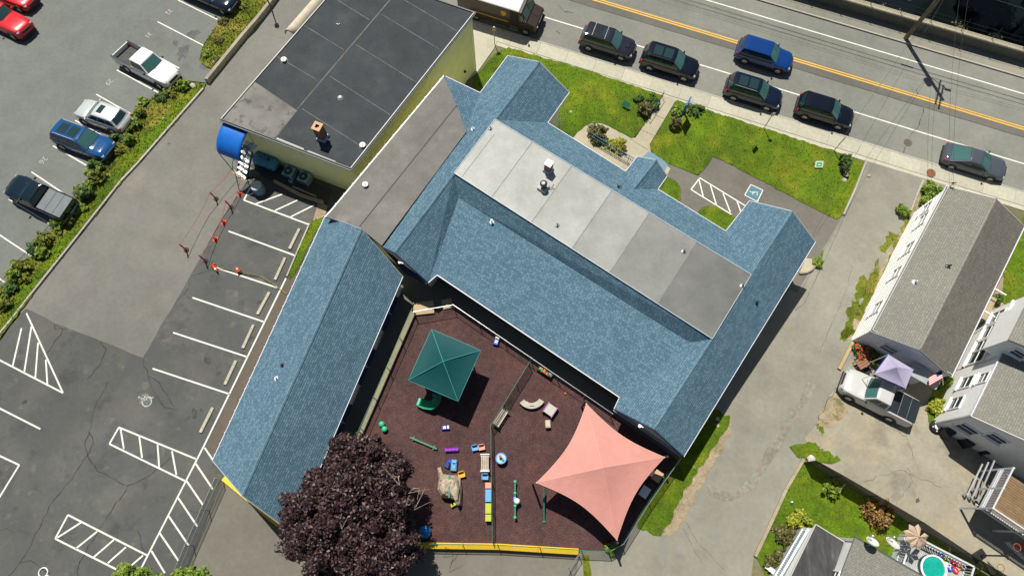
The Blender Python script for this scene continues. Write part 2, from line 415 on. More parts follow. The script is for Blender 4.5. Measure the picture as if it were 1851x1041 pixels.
man = tag(MB().lathe([(.33, 0), (.33, .012), (.3, .014), (.26, .008), (.2, .012), (.1, .008), (0.02, .012)], gp(1641, 258, -.112), 20).build('manhole_cover', plain('cast_iron', (.11, .09, .085), .6, .3)), 'round iron manhole cover in the street near the grey coupe', 'manhole cover')
tag(MB().lathe([(.36, 0), (.36, .012), (.3, .016), (.2, .010), (.02, .014)], gp(1683, 313, .03), 20).build('manhole_cover', plain('rust_iron', (.20, .075, .04), .8)), 'rusty red manhole cover set in the sidewalk slabs', 'manhole cover')

# asphalt areas
left_lot = struct(drape('left_parking_lot', [(-320, -220), (520, -120), (440, -30), (397, 39), (367, 83), (360, 109), (389, 130), (373, 150), (330, 145), (285, 168), (241, 220), (205, 262), (176, 310), (135, 364), (96, 411), (57, 462), (10, 510), (-80, 620), (-320, 640)], .0, M_lot))
side = struct(drape('side_drive', [(620, -110), (480, -20), (376, 152), (306, 231), (187, 369), (65, 520), (30, 562), (98, 590), (257, 660), (353, 483), (451, 320), (560, 300), (700, 100), (760, -80)], .0, M_newdrive))
old = struct(drape('old_parking_lot', [(600, 340), (560, 345), (451, 320), (400, 402), (353, 483), (257, 647), (220, 632), (181, 614), (140, 600), (98, 583), (47, 556), (20, 590), (-60, 690), (-320, 740), (-320, 1250), (260, 1250), (330, 1050), (404, 862), (640, 420)], .004, M_dark, jit=.05, step=.8))
ada = struct(drape('front_parking_area', [(1289, 282), (1524, 390), (1440, 530), (1250, 420), (1180, 330), (1200, 292), (1262, 318)], .002, M_ada))
drv = struct(drape('shared_driveway', [(1564, 290), (1720, 338), (1650, 480), (1570, 640), (1560, 760), (1470, 800), (1430, 870), (1362, 1010), (1330, 1250), (900, 1250), (900, 985), (1120, 980), (1220, 820), (1400, 560), (1524, 388)], .0, M_drive))
struct(drape('wing_walkway', [(518, 506), (560, 480), (420, 840), (372, 810)], .0072, surf('walkway_asphalt', (.105, .088, .07), ASPH)))
rear = struct(drape('rear_lot', [(404, 862), (330, 1050), (260, 1250), (1010, 1250), (1050, 985), (700, 960), (500, 930)], .003, M_taupe))
court = struct(drape('courtyard_paving', [(728, 495), (785, 500), (1115, 725), (1240, 830), (1120, 990), (510, 985), (640, 700)], .012, surf('courtyard_concrete', (.13, .125, .11), ASPH)))
play = struct(drape('playground_surface', [(752, 566), (822, 553), (962, 652), (1105, 748), (1225, 830), (1118, 985), (1098, 994), (775, 984), (560, 984), (655, 780)], .06, M_rubber, skirt=.1))
yard = struct(drape('concrete_yard', [(1500, 716), (1560, 620), (1700, 650), (1700, 700), (1860, 800), (2100, 900), (2100, 1250), (1900, 1130), (1760, 1010), (1640, 942), (1478, 832), (1455, 790), (1482, 760)], .006, M_yard, jit=.05, step=.6))
path = struct(drape('front_path', [(1199, 173), (1222, 181), (1176, 258), (1176, 275), (1212, 305), (1190, 345), (1120, 320), (1020, 262), (1034, 252), (1045, 238), (1065, 223), (1084, 221), (1100, 227), (1125, 241), (1140, 250), (1149, 249)], .01, M_path))
cr = MB(); pline(cr, [(1158, 235), (1184, 246)], .03, .018); pline(cr, [(1176, 205), (1201, 215)], .03, .018); pline(cr, [(1140, 252), (1172, 272)], .03, .018)
wpart('joint', cr, plain('dark_joint', (.12, .10, .08), .9), path)  # dark joint lines across the path slabs
struct(drape('entrance_landing', [(1172, 274), (1181, 277), (1208, 296), (1202, 308), (1180, 300), (1160, 285)], .03, plain('blue_grey_mat', (.13, .22, .28), .8)))
struct(drape('front_path_side', [(862, 42), (905, 60), (893, 88), (862, 132), (840, 150), (800, 100)], .008, M_conc))

# lawns
LAWNS = []
def lawn(name, pix, m=M_grass, dens=34, dz=.05, h=(.05, .12), seed=1, jit=.06):
    o = struct(drape(name, pix, dz, m, skirt=.2, jit=jit, step=.3, seed=seed)); LAWNS.append((o, pix, dens, dz, h, seed)); return o
lawn('front_lawn', [(893, 98), (919, 86), (1060, 127), (1199, 173), (1149, 247), (1140, 250), (1125, 241), (1100, 227), (1084, 221), (1065, 223), (1045, 238), (1034, 252), (1000, 240), (860, 190), (850, 165), (866, 130)], seed=2)
lawn('front_lawn_east', [(1224, 181), (1300, 206), (1430, 248), (1530, 280), (1562, 296), (1545, 340), (1524, 388), (1513, 397), (1440, 360), (1380, 328), (1289, 282), (1272, 307), (1262, 316), (1250, 312), (1206, 295), (1178, 274), (1175, 260)], seed=3)
lawn('lawn_strip_by_porch', [(1206, 318), (1220, 325), (1230, 340), (1232, 362), (1215, 366), (1183, 346)], seed=4)
lawn('lawn_strip_by_wing', [(1261, 386), (1268, 376), (1280, 372), (1294, 373), (1330, 393), (1318, 430), (1300, 425)], seed=5)
lawn('side_lawn', [(1318, 752), (1320, 770), (1308, 785), (1290, 808), (1259, 854), (1232, 897), (1210, 945), (1196, 966), (1180, 964), (1150, 950), (1185, 885), (1215, 830), (1250, 800), (1290, 740)], seed=6, jit=.12)
struct(drape('worn_verge', [(1322, 752), (1325, 775), (1310, 800), (1290, 840), (1262, 890), (1240, 930), (1222, 962), (1195, 972), (1205, 945), (1230, 895), (1257, 852), (1288, 806), (1308, 780)], .018, M_soil, jit=.16, step=.3, seed=9))
lawn('back_yard_lawn', [(1455, 832), (1500, 858), (1560, 895), (1640, 942), (1720, 995), (1800, 1050), (1900, 1130), (1400, 1250), (1385, 1041), (1366, 1004), (1390, 950), (1420, 884)], seed=7)
lawn('fence_corner_lawn', [(1430, 812), (1444, 800), (1460, 797), (1478, 803), (1500, 818), (1524, 832), (1505, 840), (1480, 836), (1462, 832), (1440, 828)], seed=8, jit=.17)
lawn('neighbour_lawn', [(1825, 440), (1900, 300), (2000, 420), (1880, 620), (1810, 545), (1815, 505)], seed=10)
struct(drape('gravel_bed', [(1668, 327), (1715, 340), (1700, 375), (1665, 385), (1640, 395), (1655, 355)], .012, M_soil, jit=.08))
struct(drape('neighbour_dirt_yard', [(1810, 500), (1851, 520), (1870, 560), (1800, 640), (1740, 690), (1690, 690), (1740, 600)], .02, M_soil))
lawn('side_passage_grass', [(1690, 655), (1735, 648), (1722, 690), (1700, 730), (1688, 765), (1680, 770), (1676, 735), (1690, 700)], seed=12, dens=40)
lawn('verge_weeds', [(1700, 345), (1712, 352), (1680, 365), (1662, 380), (1665, 350), (1680, 335)], M_weed, 50, seed=13, jit=.12)
for i, pts in enumerate(([(1640, 380), (1628, 415), (1640, 425), (1648, 385)], [(1610, 420), (1590, 450), (1598, 455), (1622, 425)], [(1620, 430), (1605, 470), (1590, 500), (1600, 505), (1632, 440)],
                         [(1585, 470), (1572, 505), (1556, 540), (1545, 575), (1557, 580), (1575, 540), (1592, 490)], [(1560, 500), (1535, 560), (1522, 610), (1535, 612), (1550, 560), (1570, 510)], [(1470, 478), (1478, 485), (1492, 455), (1484, 452)],
                         [(1533, 590), (1520, 612), (1528, 615), (1545, 600)], [(1473, 770), (1485, 790), (1490, 782), (1480, 762)])):
    lawn('weed_patch', pts, M_weed, 90, .012, (.03, .10), 20+i, .22)
struct(drape('verge_soil', [(1640, 395), (1600, 470), (1550, 560), (1530, 612), (1545, 616), (1600, 520), (1650, 400)], .008, M_soil, jit=.1))
struct(drape('kerb_soil', [(1500, 716), (1482, 745), (1478, 768), (1500, 775), (1535, 745), (1520, 720)], .014, M_soil, jit=.1))
lawn('drain_grass', [(1052, 1003), (1066, 1003), (1068, 1041), (1066, 1100), (1052, 1100), (1056, 1041)], M_weed, 50, .02, (.04, .1), 30, .05)
lawn('wing_grass_strip', [(560, 402), (586, 392), (560, 440), (538, 488), (524, 506), (519, 498), (540, 440)], seed=31, dens=50)
lawn('upper_verge', [(397, 39), (425, 0), (455, -45), (540, -60), (492, 8), (445, 65), (376, 148), (389, 130), (362, 109), (369, 83)], M_weed, 110, .14, (.05, .15), 32, .12)
lawn('hedge_bank', [(371, 152), (330, 147), (285, 168), (241, 220), (205, 262), (176, 310), (135, 364), (96, 411), (57, 462), (10, 510), (-60, 590), (-80, 690), (0, 612), (45, 550), (66, 521), (187, 369), (254, 291), (306, 231), (367, 162)], M_weed, 110, .10, (.05, .15), 33, .08)
lawn('hedge_bank_turf', [(360, 168), (306, 226), (254, 285), (187, 362), (66, 512), (45, 543), (0, 600), (-50, 660), (-60, 640), (0, 575), (60, 495), (180, 345), (250, 260), (305, 205), (345, 160)], M_grass, 45, .115, (.05, .13), 34, .05)

# blades of grass: nobody could count them
def point_in(p, poly):
    c = False; n = len(poly)
    for i in range(n):
        a = poly[i]; b = poly[i-1]
        if (a.y > p.y) != (b.y > p.y) and p.x < (b.x-a.x)*(p.y-a.y)/(b.y-a.y)+a.x: c = not c
    return c
M_blade = leafmat('grass_blade', (.045, .10, .003), (.10, .18, .006), (.23, .23, .03), .8)
gb = MB()
for o, pix, dens, dz, hh, sd in LAWNS:
    P = [gp(*p).xy for p in pix]; rr = random.Random(sd)
    x0, x1 = min(p.x for p in P), max(p.x for p in P); y0, y1 = min(p.y for p in P), max(p.y for p in P)
    n = min(int((x1-x0)*(y1-y0)*dens), 26000)
    for _ in range(n):
        q = Vector((rr.uniform(x0, x1), rr.uniform(y0, y1)))
        if not point_in(q, P): continue
        z = g(q.x, q.y)+dz-.01; h = rr.uniform(*hh); a = rr.uniform(0, 6.28); ca, sa = math.cos(a)*h*.45, math.sin(a)*h*.45
        lx, ly = rr.uniform(-.9, .9)*h, rr.uniform(-.9, .9)*h
        gb.add([(q.x-ca, q.y-sa, z), (q.x+ca, q.y+sa, z), (q.x+lx, q.y+ly, z+h)], [(0, 1, 2)])
o = gb.build('grass_blades', M_blade); tag(o, 'short green grass growing over the lawns and verges', 'grass', kind='stuff')

# painted markings
mk = lambda pix, wd, parent, m=M_white, nm='parking_line', dz=.014: wpart(nm, pline(MB(), pix, wd, dz), m, parent)
for a, b in (((413, 418), (536, 463)), ((382, 481), (501, 520)), ((348, 538), (478, 582)), ((313, 601), (447, 645)), ((276, 666), (415, 712))): mk([a, b], .11, old)
mk([(517, 503), (368, 807)], .11, old); mk([(368, 807), (255, 1027)], .11, old, dz=.018)
HB = lambda segs, parent, wd=.11: [mk([a, b], wd, parent, nm='hatch_line', dz=.014+.0015*(i % 3)) for i, (a, b) in enumerate(segs)]
HB([((453, 338), (441, 362)), ((441, 362), (558, 406)), ((462, 369), (511, 351)), ((497, 381), (538, 362)), ((524, 393), (568, 371)), ((449, 353), (464, 347))], old)
HB([((48, 566), (114, 710)), ((114, 710), (0, 651)), ((0, 651), (-90, 610)), ((39, 593), (23, 662)), ((57, 590), (44, 673)), ((69, 619), (64, 684)), ((83, 650), (86, 697))], old)
HB([((0, 738), (73, 775)), ((0, 738), (-60, 708)), ((-40, 805), (35, 840)), ((35, 840), (0, 897)), ((0, 897), (-20, 930))], old)
HB([((215, 772), (198, 802)), ((198, 802), (335, 869)), ((215, 772), (354, 829)), ((218, 774), (224, 811)), ((252, 789), (257, 827)), ((285, 803), (288, 845)), ((311, 815), (319, 858))], old)
HB([((123, 930), (100, 973)), ((100, 973), (210, 1028)), ((123, 930), (266, 1003)), ((104, 971), (148, 943)), ((137, 991), (176, 960)), ((170, 1006), (206, 975)), ((195, 1017), (228, 988)), ((233, 1025), (259, 1003))], old)
HB([((370, 809), (385, 831)), ((353, 836), (385, 884)), ((337, 868), (367, 912)), ((322, 899), (357, 951)), ((305, 932), (341, 985)), ((289, 963), (323, 1013)), ((274, 995), (298, 1035))], old)
for a, b in (((322, 1), (397, 38)), ((285, 40), (368, 83)), ((249, 83), (324, 124)), ((211, 127), (288, 169)), ((174, 171), (245, 211)), ((136, 218), (215, 263)), ((96, 264), (176, 311)), ((57, 311), (136, 364)), ((16, 360), (97, 409)), ((-20, 412), (57, 463)), ((-60, 465), (10, 511)), ((372, -30), (440, 4))): mk([a, b], .10, left_lot)
HB([((1265, 322), (1249, 343)), ((1249, 343), (1322, 388)), ((1265, 322), (1350, 374)), ((1263, 323), (1271, 355)), ((1284, 335), (1295, 371)), ((1307, 350), (1320, 384)), ((1332, 363), (1340, 386))], ada, .10)
# stall numbers, read by a driver pulling in
dirs = (gp(324, 124)-gp(249, 83)); ta = math.atan2(dirs.y, dirs.x)-math.pi/2
for n_, px in (('26', (78, 290)), ('29', (197, 149)), ('31', (268, 64)), ('32', (305, 22))):
    p = gp(*px, .012); o = link('stall_number', text_mesh(n_, .62), left_lot); o.data.materials.append(M_faded)
    o.matrix_world = frame(p, ta)
# wheelchair symbols
def wheelchair(parent, c, ang, s, m, dz):
    mb = MB(); f = frame(onz(c, dz), ang)
    P = lambda x, y: (f @ Vector((x*s, y*s, 0)))
    def seg(a, b, wd):
        a = P(*a); b = P(*b); d = (b-a); n = f.to_3x3().col[2].cross(d).normalized()*wd*s/2; mb.poly([a-n, b-n, b+n, a+n])
    k0 = [(-.05+.33*math.cos(t), -.22+.33*math.sin(t)) for t in [math.radians(110+25*i) for i in range(10)]]
    for a, b in zip(k0, k0[1:]): seg(a, b, .09)
    seg((-.05, .32), (-.02, -.08), .10); seg((-.03, .12), (.22, .12), .09); seg((-.02, -.06), (.25, -.06), .09); seg((.25, -.06), (.36, -.42), .09); seg((.36, -.42), (.47, -.38), .08)
    mb.poly([P(-.07+.08*math.cos(t), .46+.08*math.sin(t)) for t in [math.tau*i/10 for i in range(10)]])
    return wpart('wheelchair_symbol', mb, m, parent)
bs = drape('accessible_square', [(1357, 335), (1379, 344), (1369, 364), (1346, 353)], .010, plain('faded_blue_paint', (.07, .18, .23), .8), ada)
mk([(1357, 334), (1379, 344), (1369, 365), (1346, 353), (1357, 334)], .07, ada, nm='square_border', dz=.018)
a0 = angp(gp(1346, 353), gp(1357, 334))
wheelchair(ada, gp(1362, 349), a0, .58, M_white, .020)
disc = wpart('faded_symbol_disc', MB().lathe([(.42, 0), (.02, .002)], gp(262, 722, .010), 18), surf('faded_green_paint', (.16, .18, .15), ((6, .3),), patches=(((.09, .088, .085), 5, .45, .6, .9),)), old)
wheelchair(old, gp(262, 722), R_(60), .95, M_faded, .016)
# cracks in the old lot
cr = MB()
for i, pts in enumerate(([(181, 620), (192, 630), (180, 660), (158, 685)], [(195, 690), (183, 715), (171, 735), (162, 780), (170, 800), (163, 812)], [(258, 650), (265, 670), (270, 690), (286, 722), (300, 735), (320, 740)], [(270, 680), (288, 690), (300, 712), (315, 735)],
                         [(163, 780), (152, 805), (165, 835), (175, 850), (205, 865), (232, 878)], [(311, 826), (285, 848), (250, 870), (232, 878), (200, 925), (175, 965), (160, 985), (155, 1000), (145, 1015), (140, 1041)],
                         [(163, 815), (130, 865), (95, 905), (75, 945), (55, 985), (38, 1015), (15, 1041)], [(38, 1015), (55, 1011), (75, 1025), (90, 1035)], [(0, 960), (12, 955), (25, 962)], [(98, 588), (115, 595), (105, 610), (85, 638)], [(98, 585), (100, 594), (120, 595)],
                         [(342, 513), (335, 530), (318, 545)], [(330, 530), (344, 540)], [(250, 960), (262, 1000)], [(345, 923), (365, 932)])): crackline(cr, pts, .05, .011, i, .06)
wpart('crack', cr, M_crack, old)
cr = MB()
for i, pts in enumerate(([(470, 352), (480, 375), (505, 388)], [(385, 470), (380, 488), (350, 498)], [(380, 478), (420, 490), (460, 500)])): crackline(cr, pts, .05, .011, 40+i, .05)
wpart('tar_seam', cr, M_crack, old)
cr = MB()
for i, pts in enumerate(([(1225, 920), (1262, 980), (1310, 1030)], [(1235, 955), (1270, 1020)], [(1540, 480), (1532, 520), (1480, 640)])): crackline(cr, pts, .02, .005, 60+i, .05)
crackline(cr, [(1437, 560), (1454, 548), (1500, 450), (1540, 365)], .03, .009, 70, .02)
crackline(cr, [(1480, 760), (1500, 720), (1530, 680)], .04, .016, 71, .1)
wpart('crack', cr, M_crack, drv)
cr = MB()
for i, pts in enumerate(([(1640, 845), (1650, 870), (1620, 910)], [(1560, 870), (1625, 850), (1700, 880)], [(1590, 760), (1640, 790), (1660, 850)])): crackline(cr, pts, .03, .012, 80+i, .1)
wpart('crack', cr, plain('yard_crack', (.10, .085, .06), .9), yard)
def blob(px, r, seed, sx=1.0):
    rr = random.Random(seed); c = gp(*px).xy; a0_ = rr.uniform(0, 3)
    return [c+Vector((math.cos(a0_)*math.cos(t)*r*sx-math.sin(a0_)*math.sin(t)*r, math.sin(a0_)*math.cos(t)*r*sx+math.cos(a0_)*math.sin(t)*r))*rr.uniform(.55, 1.15) for t in [math.tau*k/22 for k in range(22)]]
M_oil = surf('oil_stain', (.062, .060, .057), ((2, .3), (12, .3)))
for i, (px, r, sx) in enumerate((((375, 652), .22, 1.6), ((452, 612), .16, 2.2), ((437, 640), .14, 1.8), ((470, 545), .16, 1.6), ((395, 675), .14, 2.0), ((352, 748), .2, 2.0), ((365, 742), .12, 1.6), ((340, 755), .13, 1.5), ((44, 727), .14, 1.8), ((506, 480), .13, 1.7))):
    link('oil_stain', drape_mesh('oil_stain', blob(px, r, i, sx), .0085+.0004*i, M_oil), old, world=True)
for i, (px, r, sx) in enumerate((((330, 95), .5, 1.8), ((350, 62), .45, 1.6), ((372, 120), .4, 1.5), ((318, 78), .25, 1.6), ((305, 260), .1, 1.5))):
    link('oil_stain', drape_mesh('oil_stain', blob(px, r, 50+i, sx), .0045+.0004*i, surf('lot_stain', (.10, .105, .10), ((1.5, .2), (8, .25)))), left_lot, world=True)
trk = [(1470, 690), (1445, 735), (1415, 785), (1385, 832), (1362, 868), (1335, 893), (1305, 897), (1275, 880)]
tw_ = [gp(*p).xy for p in trk]; lft, rgt = [], []
for i, p in enumerate(tw_):
    d = (tw_[min(i+1, len(tw_)-1)]-tw_[max(i-1, 0)]).normalized(); n = Vector((-d.y, d.x)); lft.append(p+n*.28); rgt.append(p-n*.28)
link('worn_track', drape_mesh('worn_track', ragged(lft+rgt[::-1], .3, .10, 4), .004, surf('track_dirt', (.212, .196, .155), ((.7, .2), (4, .2), (20, .2)), patches=(((.222, .215, .173), .8, .45, .62, .9),))), drv, world=True)
struct(drape('dark_stain_patch', [(1655, 902), (1661, 899), (1663, 906), (1656, 909)], .014, M_dark))
# kerbs along the banks
def kerb(name, pix, wd, ht, m, label, cat='kerb', base=-.2):
    P = [gp(*p) for p in pix]; root = thing(name, label, cat, P[0])
    for a, b in zip(P, P[1:]):
        d = b-a; n = max(1, round(d.length/2.4))
        for k in range(n):
            A = onz(a+d*(k/n)); B = onz(a+d*((k+1)/n)); B = A+(B-A)*(1-.012/max((B-A).length, .1))
            t = random.uniform(-.008, .008)
            mb = MB().beam(A+Vector((0, 0, ht/2+base/2+t)), B+Vector((0, 0, ht/2+base/2+t)), wd, ht-base)
            wpart('kerb_stone', mb, m, root)
    return root
kerb('kerb', [(368, 162), (306, 232), (254, 292), (187, 370), (66, 522), (45, 548)], .13, .16, M_granite, 'low pale kerb between the hedge bank and the side drive')
kerb('kerb', [(45, 548), (20, 580), (-30, 640)], .13, .14, M_granite, 'short kerb at the corner of the old lot by the hatched triangle')
kerb('retaining_wall', [(376, 151), (445, 66), (493, 8), (530, -45)], .26, .55, surf('wall_concrete', (.30, .27, .21), ((1, .15), (9, .15)), bump=.3), 'low concrete retaining wall beside the upper grass verge', 'wall')
kerb('kerb', [(1564, 294), (1546, 340), (1524, 389)], .14, .15, M_granite, 'granite kerb between the front lawn and the shared driveway')
kerb('kerb', [(1452, 829), (1420, 884), (1390, 950), (1364, 1005)], .20, .16, surf('buff_concrete', (.33, .28, .19), ((2, .15), (12, .15))), 'buff concrete edging along the back yard lawn and driveway')
kerb('kerb', [(1668, 326), (1655, 356), (1642, 392)], .12, .12, M_granite, 'weedy kerb beside the gravel bed of the white house')
kerb('kerb', [(560, 405), (538, 455), (519, 500)], .10, .12, M_granite, 'pale kerb along the grass strip beside the wheel stops')
# ------------------------------------------------------------------ buildings
def lerp(a, b, t): return a+(b-a)*t
def roof_part(name, polys, m, parent, th=.14):
    mb = MB()
    for P in polys:
        P = [Vector(p) for p in P]; n = Vector((0, 0, 0))
        for i in range(len(P)):
            a, b = P[i], P[(i+1) % len(P)]; n += Vector(((a.y-b.y)*(a.z+b.z), (a.z-b.z)*(a.x+b.x), (a.x-b.x)*(a.y+b.y)))
        if n.z < 0: P.reverse()
        mb.poly(P)
    o = wpart(name, mb, m, parent, uv=True); solidify(o, th); return o
M_gut = plain('gutter_white', (.62, .61, .66), .5)
def trim_line(name, P, parent, m=None, wd=.06, ht=.11, dz=-.05, out=0.0):
    for a, b in zip(P, P[1:]):
        wpart(name, MB().beam(a+Vector((0, 0, dz)), b+Vector((0, 0, dz)), wd, ht), m or M_gut, parent)
def ridge_caps(P, Q, parent, m=None):
    """overlapping cap shingles folded over a ridge or hip"""
    P = Vector(P); Q = Vector(Q); d = Q-P; L = d.length; x = d/L; y = Vector((0, 0, 1)).cross(x).normalized(); z = x.cross(y)
    mb = MB(); n = int(L/.16); rr = random.Random(int(L*100))
    for k in range(n):
        c = P+x*(k*.16); h = .035+rr.uniform(0, .006); a = x*.2
        for sgn in (1, -1):
            o = y*sgn*.085-z*.05
            q = [c+z*(h+.02), c+o+z*(h+.005), c+a+o+z*(h-.02), c+a+z*(h-.01)]
            mb.poly(q if sgn < 0 else q[::-1])
    o = wpart('ridge_cap', mb, surf('cap_'+(m or M_shingle).name, (.105, .185, .24) if m is None else (.22, .215, .19), ((6, .25),)), parent); o['kind'] = 'stuff'; return o
def gable_block(parent, A, B, C, D, ez, rz, ins, m, gable_m=None, name='wall'):
    """walls under a gable roof: A,B eave corners of one end (left,right), D,C the other end; each wall a part"""
    A, B, C, D = [Vector(p) for p in (A, B, C, D)]
    u = (B-A).xy.normalized(); v = (D-A).xy.normalized()
    A2 = A.xy+u*ins+v*ins; B2 = B.xy-u*ins+v*ins; C2 = C.xy-u*ins-v*ins; D2 = D.xy+u*ins-v*ins
    t = -.16; zb = -3.2
    sl = (rz-ez)/((B-A).xy.length/2); ez2 = ez+t+sl*ins*0
    for P, Q, gb in ((A2, B2, 1), (C2, D2, 1), (B2, C2, 0), (D2, A2, 0)):
        pts = [Vector((P.x, P.y, zb)), Vector((Q.x, Q.y, zb)), Vector((Q.x, Q.y, ez2))]
        pts.append(Vector((P.x, P.y, ez2)))
        o = wpart(name, MB().poly(pts), m, parent); solidify(o, .12)
        if gb:
            mid = (P+Q)/2
            o = wpart('gable', MB().poly([Vector((P.x, P.y, ez2)), Vector((Q.x, Q.y, ez2)), Vector((mid.x, mid.y, rz+t-.02))]), gable_m or m, parent); solidify(o, .10)
    return A2, B2, C2, D2
def vent_pipe(px, py, z, label, h=.35, r=.05, m=None, cap=False, base=True, grp='vent pipes on the roofs'):
    p = at(px, py, z) if not isinstance(z, Vector) else z
    t = thing('roof_vent', label, 'vent', p)
    part('pipe', MB().lathe([(r, -.15), (r, h), (r*.8, h), (r*.8, h-.06)], n=10), m or M_black, t)
    if base: part('flashing', MB().lathe([(r*3.2, -.06), (r*3.0, .01), (r*1.2, .05)], n=12), m or M_steel, t)
    if cap: part('cap', MB().lathe([(r*2.0, h), (r*1.9, h+.05), (.02, h+.11)], n=12), m or M_steel, t)
    return t
def window(parent, A, B, t, zc, wd, ht, m_frame=None, m_pane=None, sash=True, ac=False, nm='window'):
    """window set on the wall line A->B (outside is to the right of A->B)"""
    A = Vector((A[0], A[1], 0)); B = Vector((B[0], B[1], 0)); d = (B-A).normalized(); n = Vector((d.y, -d.x, 0))
    c = A+(B-A)*t+Vector((0, 0, zc)); up = Vector((0, 0, 1)); rot = Matrix((d, n, up)).transposed()
    fr = MB(); k = .08
    for s in (-1, 1):
        fr.box(c+d*s*(wd/2+k/2)+n*.03, (k, .1, ht+2*k), rot); fr.box(c+up*s*(ht/2+k/2)+n*.03, (wd, .1, k), rot)
    f = wpart(nm, fr, m_frame or M_trim, parent)
    if sash:
        wpart('sash_bar', MB().box(c+n*.02, (wd, .06, .05), rot), m_frame or M_trim, f)
    for s in ((-1, 1) if sash else (0,)):
        wpart('pane', MB().box(c+up*s*ht/4+n*.008, (wd, .02, ht/2-.03 if sash else ht), rot), m_pane or M_glass, f)
    wpart('sill', MB().box(c-up*(ht/2+k+.02)+n*.08, (wd+.25, .2, .04), rot), m_frame or M_trim, f)
    return f

# ---------------- flat roofed building by the street
Z1 = 4.33
b1SW, b1SE, b1NE = at(400, 216, Z1), at(634, 305, Z1), at(857, 24, Z1)
b1NW = b1SW+b1NE-b1SE
B1 = thing('flat_roof_building', 'tall flat-roofed building with black membrane roof and pale yellow walls', 'building', onz(b1SE))
c4 = [b1SW, b1SE, b1NE, b1NW]; ctr = sum(c4, Vector())/4
inn = [p+(ctr-p).normalized()*.28 for p in c4]
for k in range(4):
    P, Q = inn[k], inn[(k+1) % 4]
    o = wpart('wall', MB().poly([Vector((P.x, P.y, -3.2)), Vector((Q.x, Q.y, -3.2)), Vector((Q.x, Q.y, Z1-.1)), Vector((P.x, P.y, Z1-.1))]), M_yellowwall if k in (0, 1) else M_cream, B1)
M_epdm = surf('black_membrane', (.026, .033, .038), ((.12, .15), (.8, .18), (6, .12)), patches=(((.05, .053, .056), .5, .5, .75, .7), ((.018, .02, .022), 1.4, .6, .7, .6)), rough=.75, bump=.2, bscale=8)
M_epdm2 = surf('grey_membrane', (.17, .165, .15), ((.3, .15), (2, .1)), patches=(((.05, .05, .05), 1.3, .55, .68, .85), ((.09, .09, .085), .5, .5, .7, .6)), rough=.8)
rf = wpart('roof', MB().poly(c4), M_epdm, B1); solidify(rf, .25)
UV = lambda u, v, dz=.0: lerp(lerp(b1SW, b1SE, u), lerp(b1NW, b1NE, u), v)+Vector((0, 0, dz))
Lv = (b1NW-b1SW).length; Lu = (b1SE-b1SW).length
gp4 = [at(p[0], p[1], Z1+.006) for p in ((402, 217), (460, 148), (537, 200), (496, 250))]
wpart('grey_roof_patch', MB().poly(gp4[::-1]), M_epdm2, rf)
seamm = surf('membrane_seam', (.12, .12, .115), ((2, .3), (14, .2)))
def seam(p, q, wd=.06, m=None): 
    P, Q = at(*p, Z1+.012), at(*q, Z1+.012); n = Vector((-(Q-P).y, (Q-P).x, 0)).normalized()*wd/2
    wpart('roof_seam', MB().poly([P-n, Q-n, Q+n, P+n]), m or seamm, rf)
seam((537, 198), (707, -2), .10); seam((609, 0), (668, 37)); seam((549, 46), (622, 91)); seam((500, 102), (570, 143)); seam((689, 26), (795, 90)); seam((643, 81), (752, 149)); seam((596, 138), (705, 208)); seam((546, 197), (658, 268)); seam((730, 0), (826, 57)); seam((537, 200), (498, 250), .05)
seam((500, 250), (549, 270), .12, plain('seam_caulk', (.40, .39, .35), .8)); seam((556, 273), (606, 293), .12, MATS['seam_caulk'])
E1 = [p+Vector((0, 0, .05)) for p in c4]
for k in range(4):
    wpart('roof_edge', MB().beam(E1[k]+Vector((0, 0, -.05)), E1[(k+1) % 4]+Vector((0, 0, -.05)), .06, .16), plain('edge_metal', (.45, .45, .44), .5) if k in (3, 1) else plain('dark_edge_metal', (.06, .07, .08), .5), B1)
    wpart('gutter', MB().beam(lerp(E1[k], ctr, -.012)+Vector((0, 0, -.12)), lerp(E1[(k+1) % 4], ctr, -.012)+Vector((0, 0, -.12)), .10, .10), plain('dark_edge_metal', (.06, .07, .08), .5), B1)
wpart('corner_downpipe', MB().tube([inn[2]+Vector((.05, -.08, -.2)), Vector((inn[2].x+.05, inn[2].y-.08, -2.4))], .05), M_trim, B1)
P, Q = inn[1], inn[2]; dw = (Q-P).normalized(); nw = Vector((dw.y, -dw.x, 0))
for t_, z_ in ((.80, -1.1), (.9, -1.0)):
    c = P+(Q-P)*t_+nw*.08; c.z = z_; wpart('wall_lamp', MB().lathe([(.09, 0), (.12, .1), (.03, .2)], c, 8), M_black, B1)
# roof vents and chimney of this building
def disc_vent(px, py, z, label):
    t = thing('roof_vent', label, 'vent', at(px, py, z))
    part('drum', MB().lathe([(.16, 0), (.16, .12), (.20, .13), (.20, .19), (.03, .21)], n=18), M_trim, t)
    part('slot', MB().box((0, 0, .205), (.05, .34, .03), .25), M_black, t)
    part('flashing', MB().lathe([(.28, .002), (.24, .015), (.17, .03)], n=18), M_epdm2, t)
disc_vent(514, 110, Z1, 'round white slotted vent near the roof edge above the side drive')
disc_vent(656, 264, Z1, 'round white slotted vent at the corner by the yellow wall')
t = thing('roof_vent', 'small plain white dome vent in the middle of the black roof', 'vent', at(615, 177, Z1))
part('dome', MB().lathe([(.14, 0), (.13, .06), (.09, .12), (.02, .14)], n=16), M_trim, t); part('flashing', MB().lathe([(.22, .002), (.15, .02)], n=16), M_epdm2, t)
tag(MB().tube([at(608, 43, Z1+.03), at(612, 45, Z1+.05), at(614, 43, Z1+.03)], .03).build('loose_pipe', M_trim), 'small bent white scrap lying on the black roof', 'scrap')
